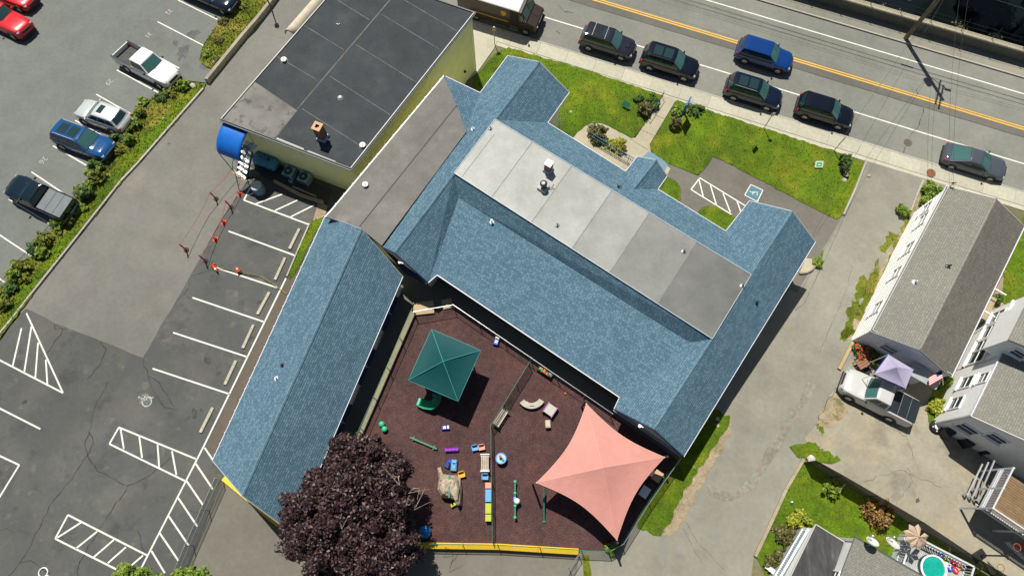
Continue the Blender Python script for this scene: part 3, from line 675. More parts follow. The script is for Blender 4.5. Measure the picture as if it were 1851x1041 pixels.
def brickmat(name, c1, c2, mo):
    m = bpy.data.materials.new(name); m.use_nodes = True; N = m.node_tree.nodes; b = N['Principled BSDF']; b.inputs['Roughness'].default_value = .9
    uv = N.new('ShaderNodeUVMap'); br = N.new('ShaderNodeTexBrick'); br.inputs['Color1'].default_value = (*c1, 1); br.inputs['Color2'].default_value = (*c2, 1); br.inputs['Mortar'].default_value = (*mo, 1)
    br.inputs['Scale'].default_value = 1; br.inputs['Brick Width'].default_value = .2; br.inputs['Row Height'].default_value = .07; br.inputs['Mortar Size'].default_value = .008
    m.node_tree.links.new(uv.outputs[0], br.inputs[0]); m.node_tree.links.new(br.outputs[0], b.inputs[0]); return m
M_brick = brickmat('red_brick', (.22, .06, .035), (.15, .035, .025), (.25, .2, .16))
ang1 = angp(b1SW, b1SE)
t = thing('chimney', 'red brick chimney with buff cap rising from the black flat roof', 'chimney', at(584, 250, Z1), ang1)
hw = .27
stack = MB()
for s in (-1, 1):
    stack.box((s*(hw-.06), 0, .75), (.12, 2*hw, 1.5)); stack.box((0, s*(hw-.06), .75), (2*hw-.24, .12, 1.5))
part('stack', stack, M_brick, t, uv=True)
cp = MB()
for s in (-1, 1):
    cp.box((s*(hw-.05), 0, 1.55), (.18, 2*hw+.08, .10)); cp.box((0, s*(hw-.05), 1.55), (2*hw-.28, .18, .10))
part('cap', cp, surf('buff_cap', (.55, .33, .19), ((5, .15),)), t)
part('flue', MB().box((0, 0, .9), (.28, .28, 1.0)), M_black, t)
part('flashing', MB().box((0, 0, .12), (2*hw+.14, 2*hw+.14, .24), bev=.05), plain('lead_flashing', (.28, .42, .52), .4, .5), t)
for s in (-1, 1): part('strap', MB().box((s*.42, 0, .06), (.14, .10, .06)), M_trim, t)
# beige barrel awning over the west door
t = thing('barrel_awning', 'long beige barrel awning along the west wall of the flat building', 'awning', onz(at(520, 65, 2.6)))
P0 = inn[3]+(inn[0]-inn[3])*.62; P1 = inn[3]+(inn[0]-inn[3])*.02; wv = (b1SW-b1SE).normalized()
pa = at(517, 62, 3.3); pb = at(590, -30, 3.3); pin = at(540, 72, 3.3)
axis = (b1NW-b1SW).normalized(); wid = .75
mb = MB()
def aw(u, v):
    a = math.pi*v; return pa+axis*(u*5.0)+wv*(-wid*.55+wid*.62*math.cos(a))+Vector((0, 0, .62*math.sin(a)))
mb.grid(aw, 10, 10); o = wpart('canopy', mb, surf('beige_canvas', (.50, .44, .34), ((2, .08), (9, .1)), rough=.8), t, smooth=True); solidify(o, .03)
for u in (0, .33, .66, 1): wpart('rib', MB().tube([aw(u, k/10)+Vector((0, 0, -.05)) for k in range(11)], .025), plain('maroon_frame', (.10, .015, .02), .5), t)
# blue awning, metal stair
t = thing('door_awning', 'bright blue barrel awning over the metal stair door', 'awning', onz(at(428, 250, 2.5)))
un = (b1SE-b1SW).normalized(); on = Vector((un.y, -un.x, 0)); 
if on.dot(b1SW-b1NW) < 0: on = -on
q0 = at(404, 222, 3.95)+on*.02
def aw2(u, v):
    a = math.pi/2*v; return q0+un*(u*1.9)+on*(1.75*math.sin(a))+Vector((0, 0, -1.35*(1-math.cos(a))))
mb = MB(); mb.grid(aw2, 8, 10); o = wpart('canopy', mb, surf('blue_canvas', (.006, .13, .52), ((1.5, .1), (8, .08)), rough=.55), t, smooth=True); solidify(o, .03)
M_bframe = plain('blue_frame', (.02, .10, .16), .5)
for u in (0, .25, .5, .75, 1): wpart('rib', MB().tube([aw2(u, k/8)+Vector((0, 0, -.04)) for k in range(9)], .022), M_bframe, t)
for u in (1.0,):
    a, b, c_ = aw2(u, 0), aw2(u, 1), aw2(u, 1)+on*-1.7
    for p, q in ((b, c_), (aw2(u, .5), c_), (aw2(u, .5), aw2(u, .5)+on*-1.1+Vector((0, 0, -.9))), (a, c_)): wpart('strut', MB().tube([p, q], .02, 5), M_bframe, t)
    o = wpart('side_panel', MB().poly([aw2(1, .35), aw2(1, 1), aw2(1, 1)+on*-1.3+Vector((0, 0, 0))]), netting('blue_side_mesh', (.02, .11, .16), .8), t)
for u in (0.0, 1.0): wpart('post', MB().tube([aw2(u, 1)+Vector((0, 0, -.03)), onz(aw2(u, 1))], .03), M_bframe, t)
st = thing('metal_stair', 'steel stair with pale treads and blue rails under the blue awning', 'stair', gp(440, 318))
s0 = at(447, 268, 1.35); s1 = gp(437, 316, .15); s1.z = g(s1.x, s1.y)+.15
dirn = (s1-s0); dh = Vector((dirn.x, dirn.y, 0)).normalized(); sd_ = Vector((dh.y, -dh.x, 0))
for k in range(6):
    c = s0+dirn*(k/5.0); wpart('tread', MB().beam(c-sd_*.45, c+sd_*.45, .27, .04), plain('tread_metal', (.66, .68, .72), .4, .2), st)
for s in (-1, 1):
    wpart('stringer', MB().beam(s0+sd_*s*.48+Vector((0, 0, -.06)), s1+sd_*s*.48+Vector((0, 0, -.06)), .04, .18), M_bframe, st)
    wpart('handrail', MB().tube([s0+sd_*s*.5+Vector((0, 0, .95)), s1+sd_*s*.5+Vector((0, 0, .95)), s1+sd_*s*.5+dh*.2+Vector((0, 0, .4))], .025), M_bframe, st)
    for k in range(5):
        c = s0+dirn*(k/4)+sd_*s*.5; wpart('baluster', MB().tube([c, c+Vector((0, 0, .95))], .016, 5), M_bframe, st)
wpart('landing', MB().beam(s0-dh*1.3+Vector((0, 0, -.02)), s0-dh*.1+Vector((0, 0, -.02)), 1.0, .05), MATS['tread_metal'], st)
wpart('base_plate', MB().beam(s1+dh*.1-sd_*.7+Vector((0, 0, -.13)), s1+dh*.1+sd_*.8+Vector((0, 0, -.13)), .35, .06), M_wood, st)

# ---------------- school: two gabled wings, a flat centre, a link and a long wing
E_, RZ = 2.75, 4.4
V = lambda x, y, z: at(x, y, z)
dNW, dNR, dNE, dSE, dNo = V(918, 101, E_), V(975, 112, RZ), V(1029, 167, E_), V(990, 222, E_), V(868, 168, E_)
FN, FE, FS, FW = V(895, 217, RZ), V(1357, 497, RZ), V(1287, 613, RZ), V(821, 314, RZ)
fR, fSE, fIn = V(713, 457, RZ), V(774, 511, E_), V(790, 497, E_)
cA = onplane(843, 238, dNW, dNR, FW); fL = onplane(692, 447, dNW, dNR, FW)
eNW, eNR, eNE = V(1355, 363, E_), V(1433, 382, RZ), V(1474, 437, E_)
eSE, eSR, eSW, eIS, eIN = V(1236, 825, E_), V(1182, 776, RZ), V(1110, 739, E_), V(1120, 718, E_), V(1312, 418, E_)
k1 = onplane(829, 358, FW, fR, fSE); k2 = onplane(1247, 619, FS, eSR, eSW); kz = E_+(RZ-E_)*.42; print('kz', k1.z, k2.z, kz)
k1, k2 = V(829, 358, kz), V(1247, 619, kz)
RP = 3.55
n1, p1_, pR, p2_, n2 = V(1131, 310, E_), V(1152, 283, E_), V(1187, 289, RP), V(1206, 318, E_), V(1189, 342, E_)
pB = onplane(1145, 342, FN, FE, eIN)
SCH = thing('school_building', 'blue-shingled school with flat grey centre roof and gabled wings', 'building', onz(FW))
LZ = (cA.z+fL.z)/2+.02; CN = V(803, 137, LZ); CS = V(600, 379, LZ)
roofs = {
 'north_wing_roof': [[dNR, dNE, dSE, FN], [dNW, dNR, FN, FW, fR, fL, cA, dNo]],
 'link_hip_roof': [[CN, dNo, cA]],
 'west_gable_roof': [[FW, k1, fIn, fSE, fR]],
 'north_slope_roof': [[FN, dSE, n1, pB, n2, eIN, FE]],
 'porch_roof': [[n1, p1_, pR, pB], [pR, p2_, n2, pB]],
 'east_wing_roof': [[eNR, eNE, eSE, eSR, FS, FE], [eNR, FE, eIN, eNW], [FS, eSR, eSW, eIS, k2]],
 'upper_south_roof': [[FW, FS, k2, k1]],
 'south_slope_roof': [[k1, k2, eIS, fIn]]}
for nm, ps in roofs.items(): roof_part(nm, ps, M_shingle, SCH)
for a, b in ((dNR, FN), (eNR, FE), (FS, eSR), (FW, fR), (CN, cA), (pR, pB)): ridge_caps(a, b, SCH)
for nm, P in (('gutter', [dNE, dSE, n1, p1_]), ('gutter', [p2_, n2, eIN, eNW]), ('gutter', [eNE, eSE]), ('gutter', [dNo, dNW]), ('gutter', [fSE, fIn, eIS, eSW]), ('gutter', [CN, dNo])): trim_line(nm, P, SCH)
M_shtrim = plain('grey_trim', (.30, .34, .36), .6)
for P in ([dNW, dNR, dNE], [eNW, eNR, eNE], [p1_, pR, p2_]): trim_line('rake_board', P, SCH, M_shtrim, .07, .16, -.09)
for P in ([eSW, eSR, eSE], [fL, fR, fSE]): trim_line('rake_board', P, SCH, M_navy, .07, .16, -.09)
# flat centre roof
M_tpo = surf('light_grey_membrane', (.44, .455, .415), ((.10, .12), (.7, .10), (5, .05)), patches=(((.25, .24, .215), .30, .5, .72, .55),), rough=.75)
M_tpo2 = surf('mid_grey_membrane', (.135, .142, .14), ((.15, .22), (.8, .12), (5, .06)), patches=(((.16, .155, .145), .35, .5, .7, .6),), rough=.8)
M_tpo3 = surf('worn_grey_membrane', (.25, .255, .24), ((.15, .2), (.8, .12), (5, .06)), rough=.8)
FZ = Vector((0, 0, .07))
FUV = lambda u, v, dz=0.0: lerp(lerp(FW, FS, u), lerp(FN, FE, u), v)+FZ+Vector((0, 0, dz))
cuts = [0, .155, .315, .475, .62, .80, 1.0]
for i, (a, b) in enumerate(zip(cuts, cuts[1:])):
    e = .0012
    gv = (.41, .39, .345, .275, .20, .14)[i]; mt = surf('membrane_sheet_%d' % i, (gv*.97, gv, gv*.93), ((.10, .14), (.7, .10), (5, .05)), patches=(((gv*.72, gv*.73, gv*.70), .30, .48, .72, .6), ((gv*1.15, gv*1.16, gv*1.1), .5, .55, .75, .5)), rough=.8)
    o = wpart('flat_roof_sheet', MB().poly([FUV(a+e, 0), FUV(b-e, 0), FUV(b-e, 1), FUV(a+e, 1)]), mt, SCH); solidify(o, .03)
for u in cuts[1:-1]:
    wpart('flat_roof_seam', MB().beam(FUV(u, 0.01, .006), FUV(u, .99, .006), .04, .012), surf('seam_grey', (.20, .20, .19), ((2, .2),)), SCH)
wpart('flat_roof_seam', MB().beam(FUV(.03, 0.01, .008), FUV(.03, .8, .008), .03, .012), MATS['seam_grey'], SCH)
trim_line('flat_roof_edge', [FUV(0, 0, .0), FUV(1, 0, 0), FUV(1, 1, 0), FUV(0, 1, 0), FUV(0, 0, 0)], SCH, plain('flashing_grey', (.42, .46, .50), .5), .035, .12, -.02)
# link roof
M_link = surf('link_membrane', (.16, .155, .142), ((.2, .14), (1, .10), (7, .07)), patches=(((.13, .12, .11), .6, .5, .72, .6), ((.26, .24, .21), .4, .55, .72, .6)), rough=.85)
aNW, aNR, aNE = V(588, 390, E_), V(653, 414, 4.95), V(728, 500, E_)
cm = V(649, 410, 4.5)
o = roof_part('link_roof', [[CS, V(588, 392, LZ), V(652, 413, LZ), V(690, 444, LZ), V(843, 238, LZ), CN]], M_link, SCH, .2)
sA = lerp(CN, cA, .55); sB = V(650, 410, 2.95)
trim_line('link_roof_seam', [V(826, 190, LZ+.01), V(650, 409, LZ+.01)], SCH, plain('seam_tar', (.10, .095, .085), .9), .05, .015, .02)
trim_line('gutter', [CN, CS, V(588, 392, LZ)], SCH, M_trim, .09, .12, -.03)
for k in range(14):
    p = lerp(CS, CN, (k+.5)/14); wpart('gutter_bracket', MB().box(p+Vector((-.03, .02, .04)), (.06, .09, .03)), M_trim, SCH)
# long wing
LW = thing('school_wing', 'long low gabled wing with blue shingles along the old parking lot', 'building', onz(aNE))
aSW = V(384, 832, E_); aSR = V(438, 896, 4.95); aSE = aSW+(aNE-aNW)*.96
roof_part('roof_slope', [[aNW, aNR, aSR, aSW]], M_shingle, LW); roof_part('roof_slope', [[aNR, aNE, aSE, aSR]], M_shingle, LW)
ridge_caps(aNR, aSR, LW)
trim_line('gutter', [aNW, aSW], LW); trim_line('gutter', [aNE, aSE], LW)
trim_line('rake_board', [aSW, aSR, aSE], LW, M_shtrim, .07, .16, -.09); trim_line('rake_board', [aNW, aNR, aNE], LW, M_shtrim, .07, .12, -.09)
for k in range(24):
    p = lerp(aNW, aSW, (k+.5)/24); wpart('gutter_bracket', MB().box(p+Vector((-.02, 0, .03)), (.07, .05, .03)), M_trim, LW)
A2, B2, C2, D2 = gable_block(LW, aSW, aSE, aNE, aNW, E_, 4.95, .42, M_cream)
for t_ in (.12, .2, .36, .44, .6, .68, .84, .92): window(LW, B2, C2, t_, 1.35, 1.0, 1.15, plain('blue_frame_paint', (.03, .06, .16), .5))
gable_block(SCH, eSW+(eSW-eIS)*0, eSE, eNE, eNW, E_, RZ, .42, M_cream, M_navy)
gable_block(SCH, V(655, 430, E_), fSE, dNE, dNW, E_, RZ-.05, .42, M_cream, M_navy)
nv = [V(693, 450, E_+.35), V(712, 462, RZ-.35), V(770, 513, E_-.1), V(735, 497, E_-.1)]
wpart('navy_pediment', MB().poly(nv), M_navy, SCH)
cb = [lerp(FW, k1, .9), lerp(FS, k2, .9)]
S1, S2 = fIn+(FW-fIn)*.12, eIS+(FS-eIS)*.12; N1, N2 = dSE+(FN-dSE)*.15, eIN+(FE-eIN)*.15
wpart('wall', MB().poly([Vector((S1.x, S1.y, -3.2)), Vector((S2.x, S2.y, -3.2)), Vector((S2.x, S2.y, 2.5)), Vector((S1.x, S1.y, 2.5))]), M_cream, SCH)
wpart('wall', MB().poly([Vector((N2.x, N2.y, -3.2)), Vector((N1.x, N1.y, -3.2)), Vector((N1.x, N1.y, 2.5)), Vector((N2.x, N2.y, 2.5))]), M_cream, SCH)
for t_ in (.12, .3, .48, .66, .84): window(SCH, S1, S2, t_, 1.3, 1.3, 1.3)
for t_ in (.2, .45): window(SCH, N2, N1, t_, .9, 1.3, 1.3)
lw1, lw2 = lerp(CS, CN, .0)+Vector((.35, -.3, 0)), CN+Vector((.25, -.35, 0))
wpart('wall', MB().poly([Vector((lw2.x, lw2.y, -3.2)), Vector((lw1.x, lw1.y, -3.2)), Vector((lw1.x, lw1.y, LZ-.1)), Vector((lw2.x, lw2.y, LZ-.1))]), M_yellowwall, SCH)
lw3 = dNo+Vector((-.1, -.4, 0))
wpart('wall', MB().poly([Vector((lw3.x, lw3.y, -3.2)), Vector((lw2.x, lw2.y, -3.2)), Vector((lw2.x, lw2.y, LZ-.15)), Vector((lw3.x, lw3.y, 2.5))]), M_yellowwall, SCH)
for p in (p1_, p2_):
    c = lerp(p, pB, .08); wpart('porch_post', MB().beam(Vector((c.x, c.y, -2)), Vector((c.x, c.y, E_-.1)), .14, .14), M_trim, SCH)
wpart('downpipe', MB().tube([dNE+Vector((-.35, -.5, -.15)), Vector((dNE.x-.42, dNE.y-.55, -2.4))], .04), M_trim, SCH)
# pent board on the south gables
for a, b in ((eSW, eSE), (fL, fSE)):
    d = (b-a).xy.normalized(); n = Vector((d.y, -d.x, 0)); n = n if n.y < 0 else -n
    A = Vector((a.x, a.y, E_-.12))+n*.02; B = Vector((b.x, b.y, E_-.12))+n*.02
    if a is fL: A = lerp(A, B, .35)
    wpart('pent_board', MB().beam(A, lerp(A, B, .97), .16, .10), M_shtrim, SCH)
lamp = lerp(eSW, eSR, .72)+Vector((-.03, -.12, -.35))
for s in (-1, 1): wpart('flood_lamp', MB().lathe([(.03, 0), (.10, .1), (.11, .2), (.02, .22)], lamp+Vector((s*.1, 0, -.05)), 10), M_trim, SCH)
lamp = lerp(fR, fSE, .2)+Vector((-.05, -.14, -.45))
for s in (-1, 1): wpart('flood_lamp', MB().lathe([(.03, 0), (.09, .1), (.10, .18), (.02, .2)], lamp+Vector((s*.1, 0, 0)), 10), M_trim, SCH)
# ramp and rails by the front door
ramp = thing('entrance_ramp', 'pale concrete entrance ramp with blue railing along the school front', 'ramp', gp(1100, 290))
ra, rb_ = gp(1066, 258), gp(1150, 306)
z_ = max(ra.z, rb_.z)+.35; dr = (rb_-ra); dr.z = 0; drn = dr.normalized(); rn = Vector((drn.y, -drn.x, 0)); rn = rn if rn.y < 0 else -rn
wpart('deck', MB().prism([Vector((ra.x, ra.y, z_)), Vector((rb_.x, rb_.y, z_)), Vector((rb_.x+rn.x*1.6, rb_.y+rn.y*1.6, z_)), Vector((ra.x+rn.x*1.6, ra.y+rn.y*1.6, z_))], -3), M_path, ramp)
M_blue = plain('blue_rail_paint', (.02, .09, .22), .45)
for h in (.5, .95): wpart('rail', MB().tube([Vector((ra.x, ra.y, z_+h)), Vector((rb_.x, rb_.y, z_+h))], .025), M_blue, ramp)
for k in range(26):
    c = lerp(ra, rb_, k/25); wpart('baluster', MB().tube([Vector((c.x, c.y, z_)), Vector((c.x, c.y, z_+.95))], .014 if k % 5 else .028, 5), M_blue, ramp)
# things on the school roofs
t = thing('chimney', 'short brick chimney with bright metal cap on the light grey roof', 'chimney', V(991, 308, RZ+.07), angp(FW, FS))
part('stack', MB().box((0, 0, .42), (.44, .44, .85)), M_brick, t, uv=True)
part('flashing', MB().box((0, 0, .1), (.56, .56, .2), bev=.04), plain('lead_flashing', (.28, .42, .52), .4, .5), t)
part('cap', MB().box((0, 0, 1.02), (.5, .5, .05), bev=.02), plain('bright_metal', (.8, .8, .8), .25, .6), t)
for a in (-1, 1):
    for b in (-1, 1): part('cap_leg', MB().box((a*.19, b*.19, .92), (.04, .04, .16)), M_steel, t)
t = thing('exhaust_fan', 'dark mushroom exhaust fan on a square curb beside the short chimney', 'exhaust fan', V(982, 340, RZ+.07), angp(FW, FS))
part('curb', MB().box((0, 0, .12), (.62, .62, .24), bev=.03), M_tpo, t)
part('fan_body', MB().lathe([(.16, .24), (.17, .55), (.25, .6), (.25, .68), (.16, .74), (.04, .76)], n=18), plain('dark_fan', (.05, .05, .055), .4, .5), t)
part('fan_cap', MB().lathe([(.10, .755), (.09, .79), (.02, .81)], n=14), M_trim, t)
part('conduit', MB().tube([(.3, .1, .1), (.5, .3, .12), (.5, .5, .3)], .025), M_black, t)
RV = [(1007, 408, None, 'tiny dark vent pipe on the light grey flat roof', FUV), (1236, 455, None, 'dark stub vent near the middle grey sheets of the flat roof', FUV), (1342, 517, None, 'dark vent by the east corner of the flat roof', FUV), (886, 233, None, 'small vent at the north-west corner of the flat roof', FUV)]
for x, y, _, lb, _f in RV: vent_pipe(x, y, RZ+.07, lb, .22, .055)
def on_roof(px, py, a, b, c): return onplane(px, py, a, b, c)
for x, y, pl, lb in ((889, 402, (k1, k2, eIS), 'white capped vent pipe near the top of the south shingle slope'), (1165, 583, (FW, FS, k2), 'white capped vent pipe just below the flat roof edge'), (1367, 547, (eNR, eNE, eSE), 'thin vent pipe on the east wing slope'),
                     (855, 234, (dNW, dNR, FW), 'small white vent beside the link roof hip'), (511, 660, (aNW, aNR, aSR), 'black stub vent on the long wing roof'), (500, 684, (aNW, aNR, aSR), 'pale stub vent low on the long wing roof')):
    vent_pipe(x, y, on_roof(x, y, *pl), lb, .32, .05, plain('pvc_white', (.75, .75, .78), .4) if 'white' in lb or 'pale' in lb else M_black, cap='capped' in lb)
disc_vent(661, 335, LZ, 'round white slotted vent with dark base on the link roof')
t = thing('roof_antenna', 'star-shaped dark vent hood on the north slope near the porch', 'vent', on_roof(1117, 338, FN, FE, eIN))
for a in range(5): part('blade', MB().beam((0, 0, .08), (.26*math.cos(a*1.256+.4), .26*math.sin(a*1.256+.4), .05), .07, .03), M_black, t)
part('pipe', MB().lathe([(.06, -.1), (.06, .18), (.03, .2)], n=8), M_black, t)

# ---------------- grey roofed white house on the right
EH, RH = 1.95, 3.15
hNW, hSW, hSE = V(1711, 336, EH), V(1572, 598, EH), V(1720, 681, EH)
hNE = hNW+(hSE-hSW)
hSR = (hSW+hSE)/2; hSR.z = RH; hNR = (hNW+hNE)/2; hNR.z = RH
H1 = thing('white_house', 'white clapboard house with long weathered grey gable roof', 'house', onz(hSW))
roof_part('roof_slope', [[hNW, hNR, hSR, hSW]], M_gshingle, H1); roof_part('roof_slope', [[hNR, hNE, hSE, hSR]], M_gshingle_shade, H1)
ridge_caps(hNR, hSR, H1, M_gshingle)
trim_line('gutter', [hNW, hSW], H1); trim_line('gutter', [hNE, hSE], H1, wd=.12)
trim_line('rake_board', [hSW, hSR, hSE], H1, M_shtrim, .06, .14, -.09); trim_line('rake_board', [hNW, hNR, hNE], H1, M_trim, .06, .14, -.09)
a2, b2, c2, d2 = gable_block(H1, hSW, hSE, hNE, hNW, EH, RH, .10, M_whitesiding)
for t_, zc, wd in ((.18, .75, .9), (.42, .85, .8), (.60, .75, .9), (.82, .45, 1.0), (.93, .0, .8)): window(H1, d2, a2, 1-t_, zc, wd, 1.2)
window(H1, a2, b2, .33, .85, 1.0, .9); window(H1, a2, b2, .85, .2, .9, 1.0)
wpart('oval_plaque', MB().lathe([(.2, -.03), (.2, .03), (.02, .04)], (0, 0, 0), 14, 1.2, .8), plain('red_plaque', (.35, .03, .02), .6), H1)
H1.children[-1].matrix_parent_inverse = PW[H1.name].inverted() @ (Matrix.Translation(lerp(Vector((a2.x, a2.y, 1.2)), Vector((b2.x, b2.y, 1.2)), .12)+Vector((-.05, -.1, 0))) @ Matrix.Rotation(R_(90), 4, 'X'))
mb = MB()
for k in range(13):
    z = -2.2+k*.36
    for P, Q in ((d2, a2), (a2, b2)):
        d = (Q-P).normalized(); n = Vector((d.y, -d.x)); mb.beam(Vector((P.x+n.x*.012, P.y+n.y*.012, z)), Vector((Q.x+n.x*.012, Q.y+n.y*.012, z)), .02, .05)
o = wpart('siding_boards', mb, M_whitesiding, H1)
for x, y, lb in ((1653, 510, 'white vent pipe on the pale slope of the grey house roof'), (1714, 482, 'dark vent pipe near the ridge of the grey house roof')):
    vent_pipe(x, y, on_roof(x, y, hNW, hNR, hSR), lb, .35, .055, MATS['pvc_white'] if 'white' in lb else M_black)
wm = thing('service_mast', 'electric service mast with insulators at the street corner of the grey roof', 'mast', V(1716, 338, EH))
part('pipe', MB().tube([(0, 0, -1.5), (0, 0, .7), (.06, -.06, .8)], .035), M_steel, wm)
for k in range(3): part('insulator', MB().lathe([(.04, 0), (.06, .05), (.04, .1), (.02, .12)], (.1*k-.1, .05, .5), 8), plain('brown_ceramic', (.25, .06, .03), .3), wm)
# rear lean-to porch of this house
lt = [lerp(hSW, hSE, .62), lerp(hSW, hSE, .98)]
sdir = (hSW-hNW).xy.normalized(); sv = Vector((sdir.x, sdir.y, 0))
P0, P1 = lt[0].copy(), lt[1].copy(); P0.z = P1.z = 1.2
o = wpart('porch_roof', MB().poly([P0+sv*.9+Vector((0, 0, -.2)), P1+sv*.9+Vector((0, 0, -.2)), P1, P0]), surf('porch_grey', (.33, .36, .36), ((2, .1),)), H1); solidify(o, .1)
wpart('porch_wall', MB().prism([lerp(P0, P1, .1)+sv*.75, lerp(P0, P1, .55)+sv*.75, lerp(P0, P1, .55), lerp(P0, P1, .1)], -2.0, .95), M_whitesiding, H1)
for k in range(4): wpart('step', MB().beam(lerp(P0, P1, .05)+sv*(1.0+.28*k)+Vector((0, 0, -1.3-.17*k-.3)), lerp(P0, P1, .45)+sv*(1.0+.28*k)+Vector((0, 0, -1.3-.17*k-.3)), .26, .05), plain('dark_step', (.07, .07, .075), .7), H1)

# ---------------- white two-storey house at the right edge
EH2 = 4.1
hA = V(1756, 751, EH2); hB = V(1813, 636, EH2); vdir = (hB-hA).normalized(); edir = Vector((vdir.y, -vdir.x, 0))
if edir.x < 0: edir = -edir
H2 = thing('white_house', 'two-storey white house with grey roof at the right edge', 'house', onz(hA))
Lh = (hB-hA).length
hC = hA+edir*8.5; hD = hB+edir*8.5
rS, rN = hA+edir*4.25+Vector((0, 0, 1.6)), hB+edir*4.25+Vector((0, 0, 1.6))
roof_part('roof_slope', [[hA, rS, rN, hB]], M_gshingle, H2); roof_part('roof_slope', [[rS, hC, hD, rN]], M_gshingle, H2)
trim_line('gutter', [hA, hB], H2, wd=.12); trim_line('rake_board', [hA, rS, hC], H2, M_trim, .06, .14, -.09); trim_line('rake_board', [hB, rN, hD], H2, M_trim, .18, .2, -.02)
nW = hB+vdir*4.2
a3, b3, c3, d3 = gable_block(H2, hA, hC, hD, hB, EH2, EH2+1.6, .12, M_whitesiding)
for t_, zc in ((.30, 1.3), (.66, 1.3)): window(H2, d3, a3, 1-t_, zc, .85, 1.25)
window(H2, d3, a3, .35, 3.1, .7, .9); window(H2, a3, b3, .12, 1.9, 1.1, 1.0); window(H2, a3, b3, .27, 3.0, 1.0, .9)
# north part of the house, wall a little lower, with bay and entry
q0 = Vector((d3.x, d3.y, 0)); e2 = edir
nb = [q0, q0+e2*7, q0+e2*7+vdir*5, q0+vdir*5]
for P, Q in ((nb[3], nb[0]), (nb[2], nb[3]), (nb[1], nb[2])):
    o = wpart('wall', MB().poly([Vector((P.x, P.y, -3)), Vector((Q.x, Q.y, -3)), Vector((Q.x, Q.y, 3.7)), Vector((P.x, P.y, 3.7))]), M_whitesiding, H2)
for t_, zc, wd, ht in ((.12, 1.0, 1.0, 1.7), (.32, .9, .8, 1.4), (.55, 1.0, 1.0, 1.3), (.8, 1.0, .9, 1.3), (.2, 2.9, .8, .9), (.5, 2.9, .8, .9)): window(H2, nb[3], nb[0], 1-t_, zc, wd, ht)
trim_line('belt_board', [Vector((nb[3].x, nb[3].y, 2.1))-e2*.06, Vector((nb[0].x, nb[0].y, 2.1))-e2*.06], H2, M_trim, .14, .16, 0)
u0 = V(1826, 613, 5.9); u1 = u0+vdir*2.9
wpart('upper_wall', MB().prism([u0, u1, u1+e2*6, u0+e2*6], 3.2, 5.9), M_whitesiding, H2)
ur = [u0-e2*.12-vdir*.12, u1-e2*.12+vdir*.12, u1+e2*2.6+vdir*.12+Vector((0, 0, 1.1)), u0+e2*2.6-vdir*.12+Vector((0, 0, 1.1))]
for p in ur[:2]: p.z += .04
roof_part('upper_roof', [ur], M_gshingle, H2)
window(H2, Vector((u0.x, u0.y, 0)), Vector((u0.x, u0.y, 0))+e2*6, .2, 5.0, .8, .7)
roof_part('low_roof', [[nb[0]-e2*.0+vdir*.05+Vector((0, 0, 3.75)), nb[1]+vdir*.05+Vector((0, 0, 4.4)), nb[2]+Vector((0, 0, 4.4)), nb[3]+Vector((0, 0, 3.75))]], M_gshingle, H2)
# entry stair of that house
ent = thing('entry_porch', 'small white railed porch on the far side of the white house', 'porch', onz(nb[3]))
e0 = nb[3]+vdir*(-1.2)-e2*.2+Vector((0, 0, .2))
wpart('deck', MB().prism([e0, e0+vdir*1.9, e0+vdir*1.9-e2*1.0, e0-e2*1.0], -2.5, .2), M_wood, ent)
for s in (0, 1.9): wpart('rail', MB().beam(e0+vdir*s+Vector((0, 0, .95)), e0+vdir*s-e2*1.0+Vector((0, 0, .95)), .08, .06), M_trim, ent)
wpart('rail', MB().beam(e0-e2*1.0+Vector((0, 0, .95)), e0-e2*1.0+vdir*1.9+Vector((0, 0, .95)), .08, .06), M_trim, ent)
for k in range(13):
    c = e0-e2*1.0+vdir*(1.9*k/12); wpart('baluster', MB().beam(c, c+Vector((0, 0, .95)), .05, .05), M_trim, ent)
# deck with white railing and stair rails at the right edge
M_drail = plain('deck_rail_paint', (.50, .52, .54), .6)
dk = thing('raised_deck', 'raised wooden deck with white baluster railing behind the white house', 'deck', gp(1815, 900))
DZ = 2.3
d0 = at(1795, 918, DZ+1.0); d0.z = DZ; dv = (at(1842, 826, DZ)-at(1795, 918, DZ)); dv.z = 0; dv.normalize(); de = Vector((dv.y, -dv.x, 0)); de = de if de.x > 0 else -de
ddn = -dv
Ld = 2.9
for k in range(18):
    c = d0+de*.1+dv*(.05+k*.16); wpart('plank', MB().beam(c+Vector((0, 0, -.02)), c+de*5+Vector((0, 0, -.02)), .145, .04), surf('deck_wood', (.20, .135, .07), ((3, .15), (20, .2)), rnd=.12), dk)
wpart('joist', MB().beam(d0+Vector((0, 0, -.18)), d0+dv*Ld+Vector((0, 0, -.18)), .1, .26), M_drail, dk); wpart('joist', MB().beam(d0+Vector((0, 0, -.18)), d0+de*5+Vector((0, 0, -.18)), .1, .26), M_drail, dk)
for k in range(3):
    c = d0+dv*(k*Ld/2); wpart('post', MB().beam(Vector((c.x, c.y, -.4)), Vector((c.x, c.y, DZ+1.05)), .12, .12), M_drail, dk)
for k in range(1, 3):
    c = d0+de*(k*2.3); wpart('post', MB().beam(Vector((c.x, c.y, -.4)), Vector((c.x, c.y, DZ+1.05)), .12, .12), M_drail, dk)
for h in (.12, 1.0):
    wpart('rail', MB().beam(d0+Vector((0, 0, h)), d0+dv*Ld+Vector((0, 0, h)), .09, .06), M_drail, dk); wpart('rail', MB().beam(d0+Vector((0, 0, h)), d0+de*5+Vector((0, 0, h)), .09, .06), M_drail, dk)
for k in range(24):
    c = d0+dv*(Ld*(k+.5)/24); wpart('baluster', MB().beam(c+Vector((0, 0, .1)), c+Vector((0, 0, 1.0)), .045, .045), M_drail, dk)
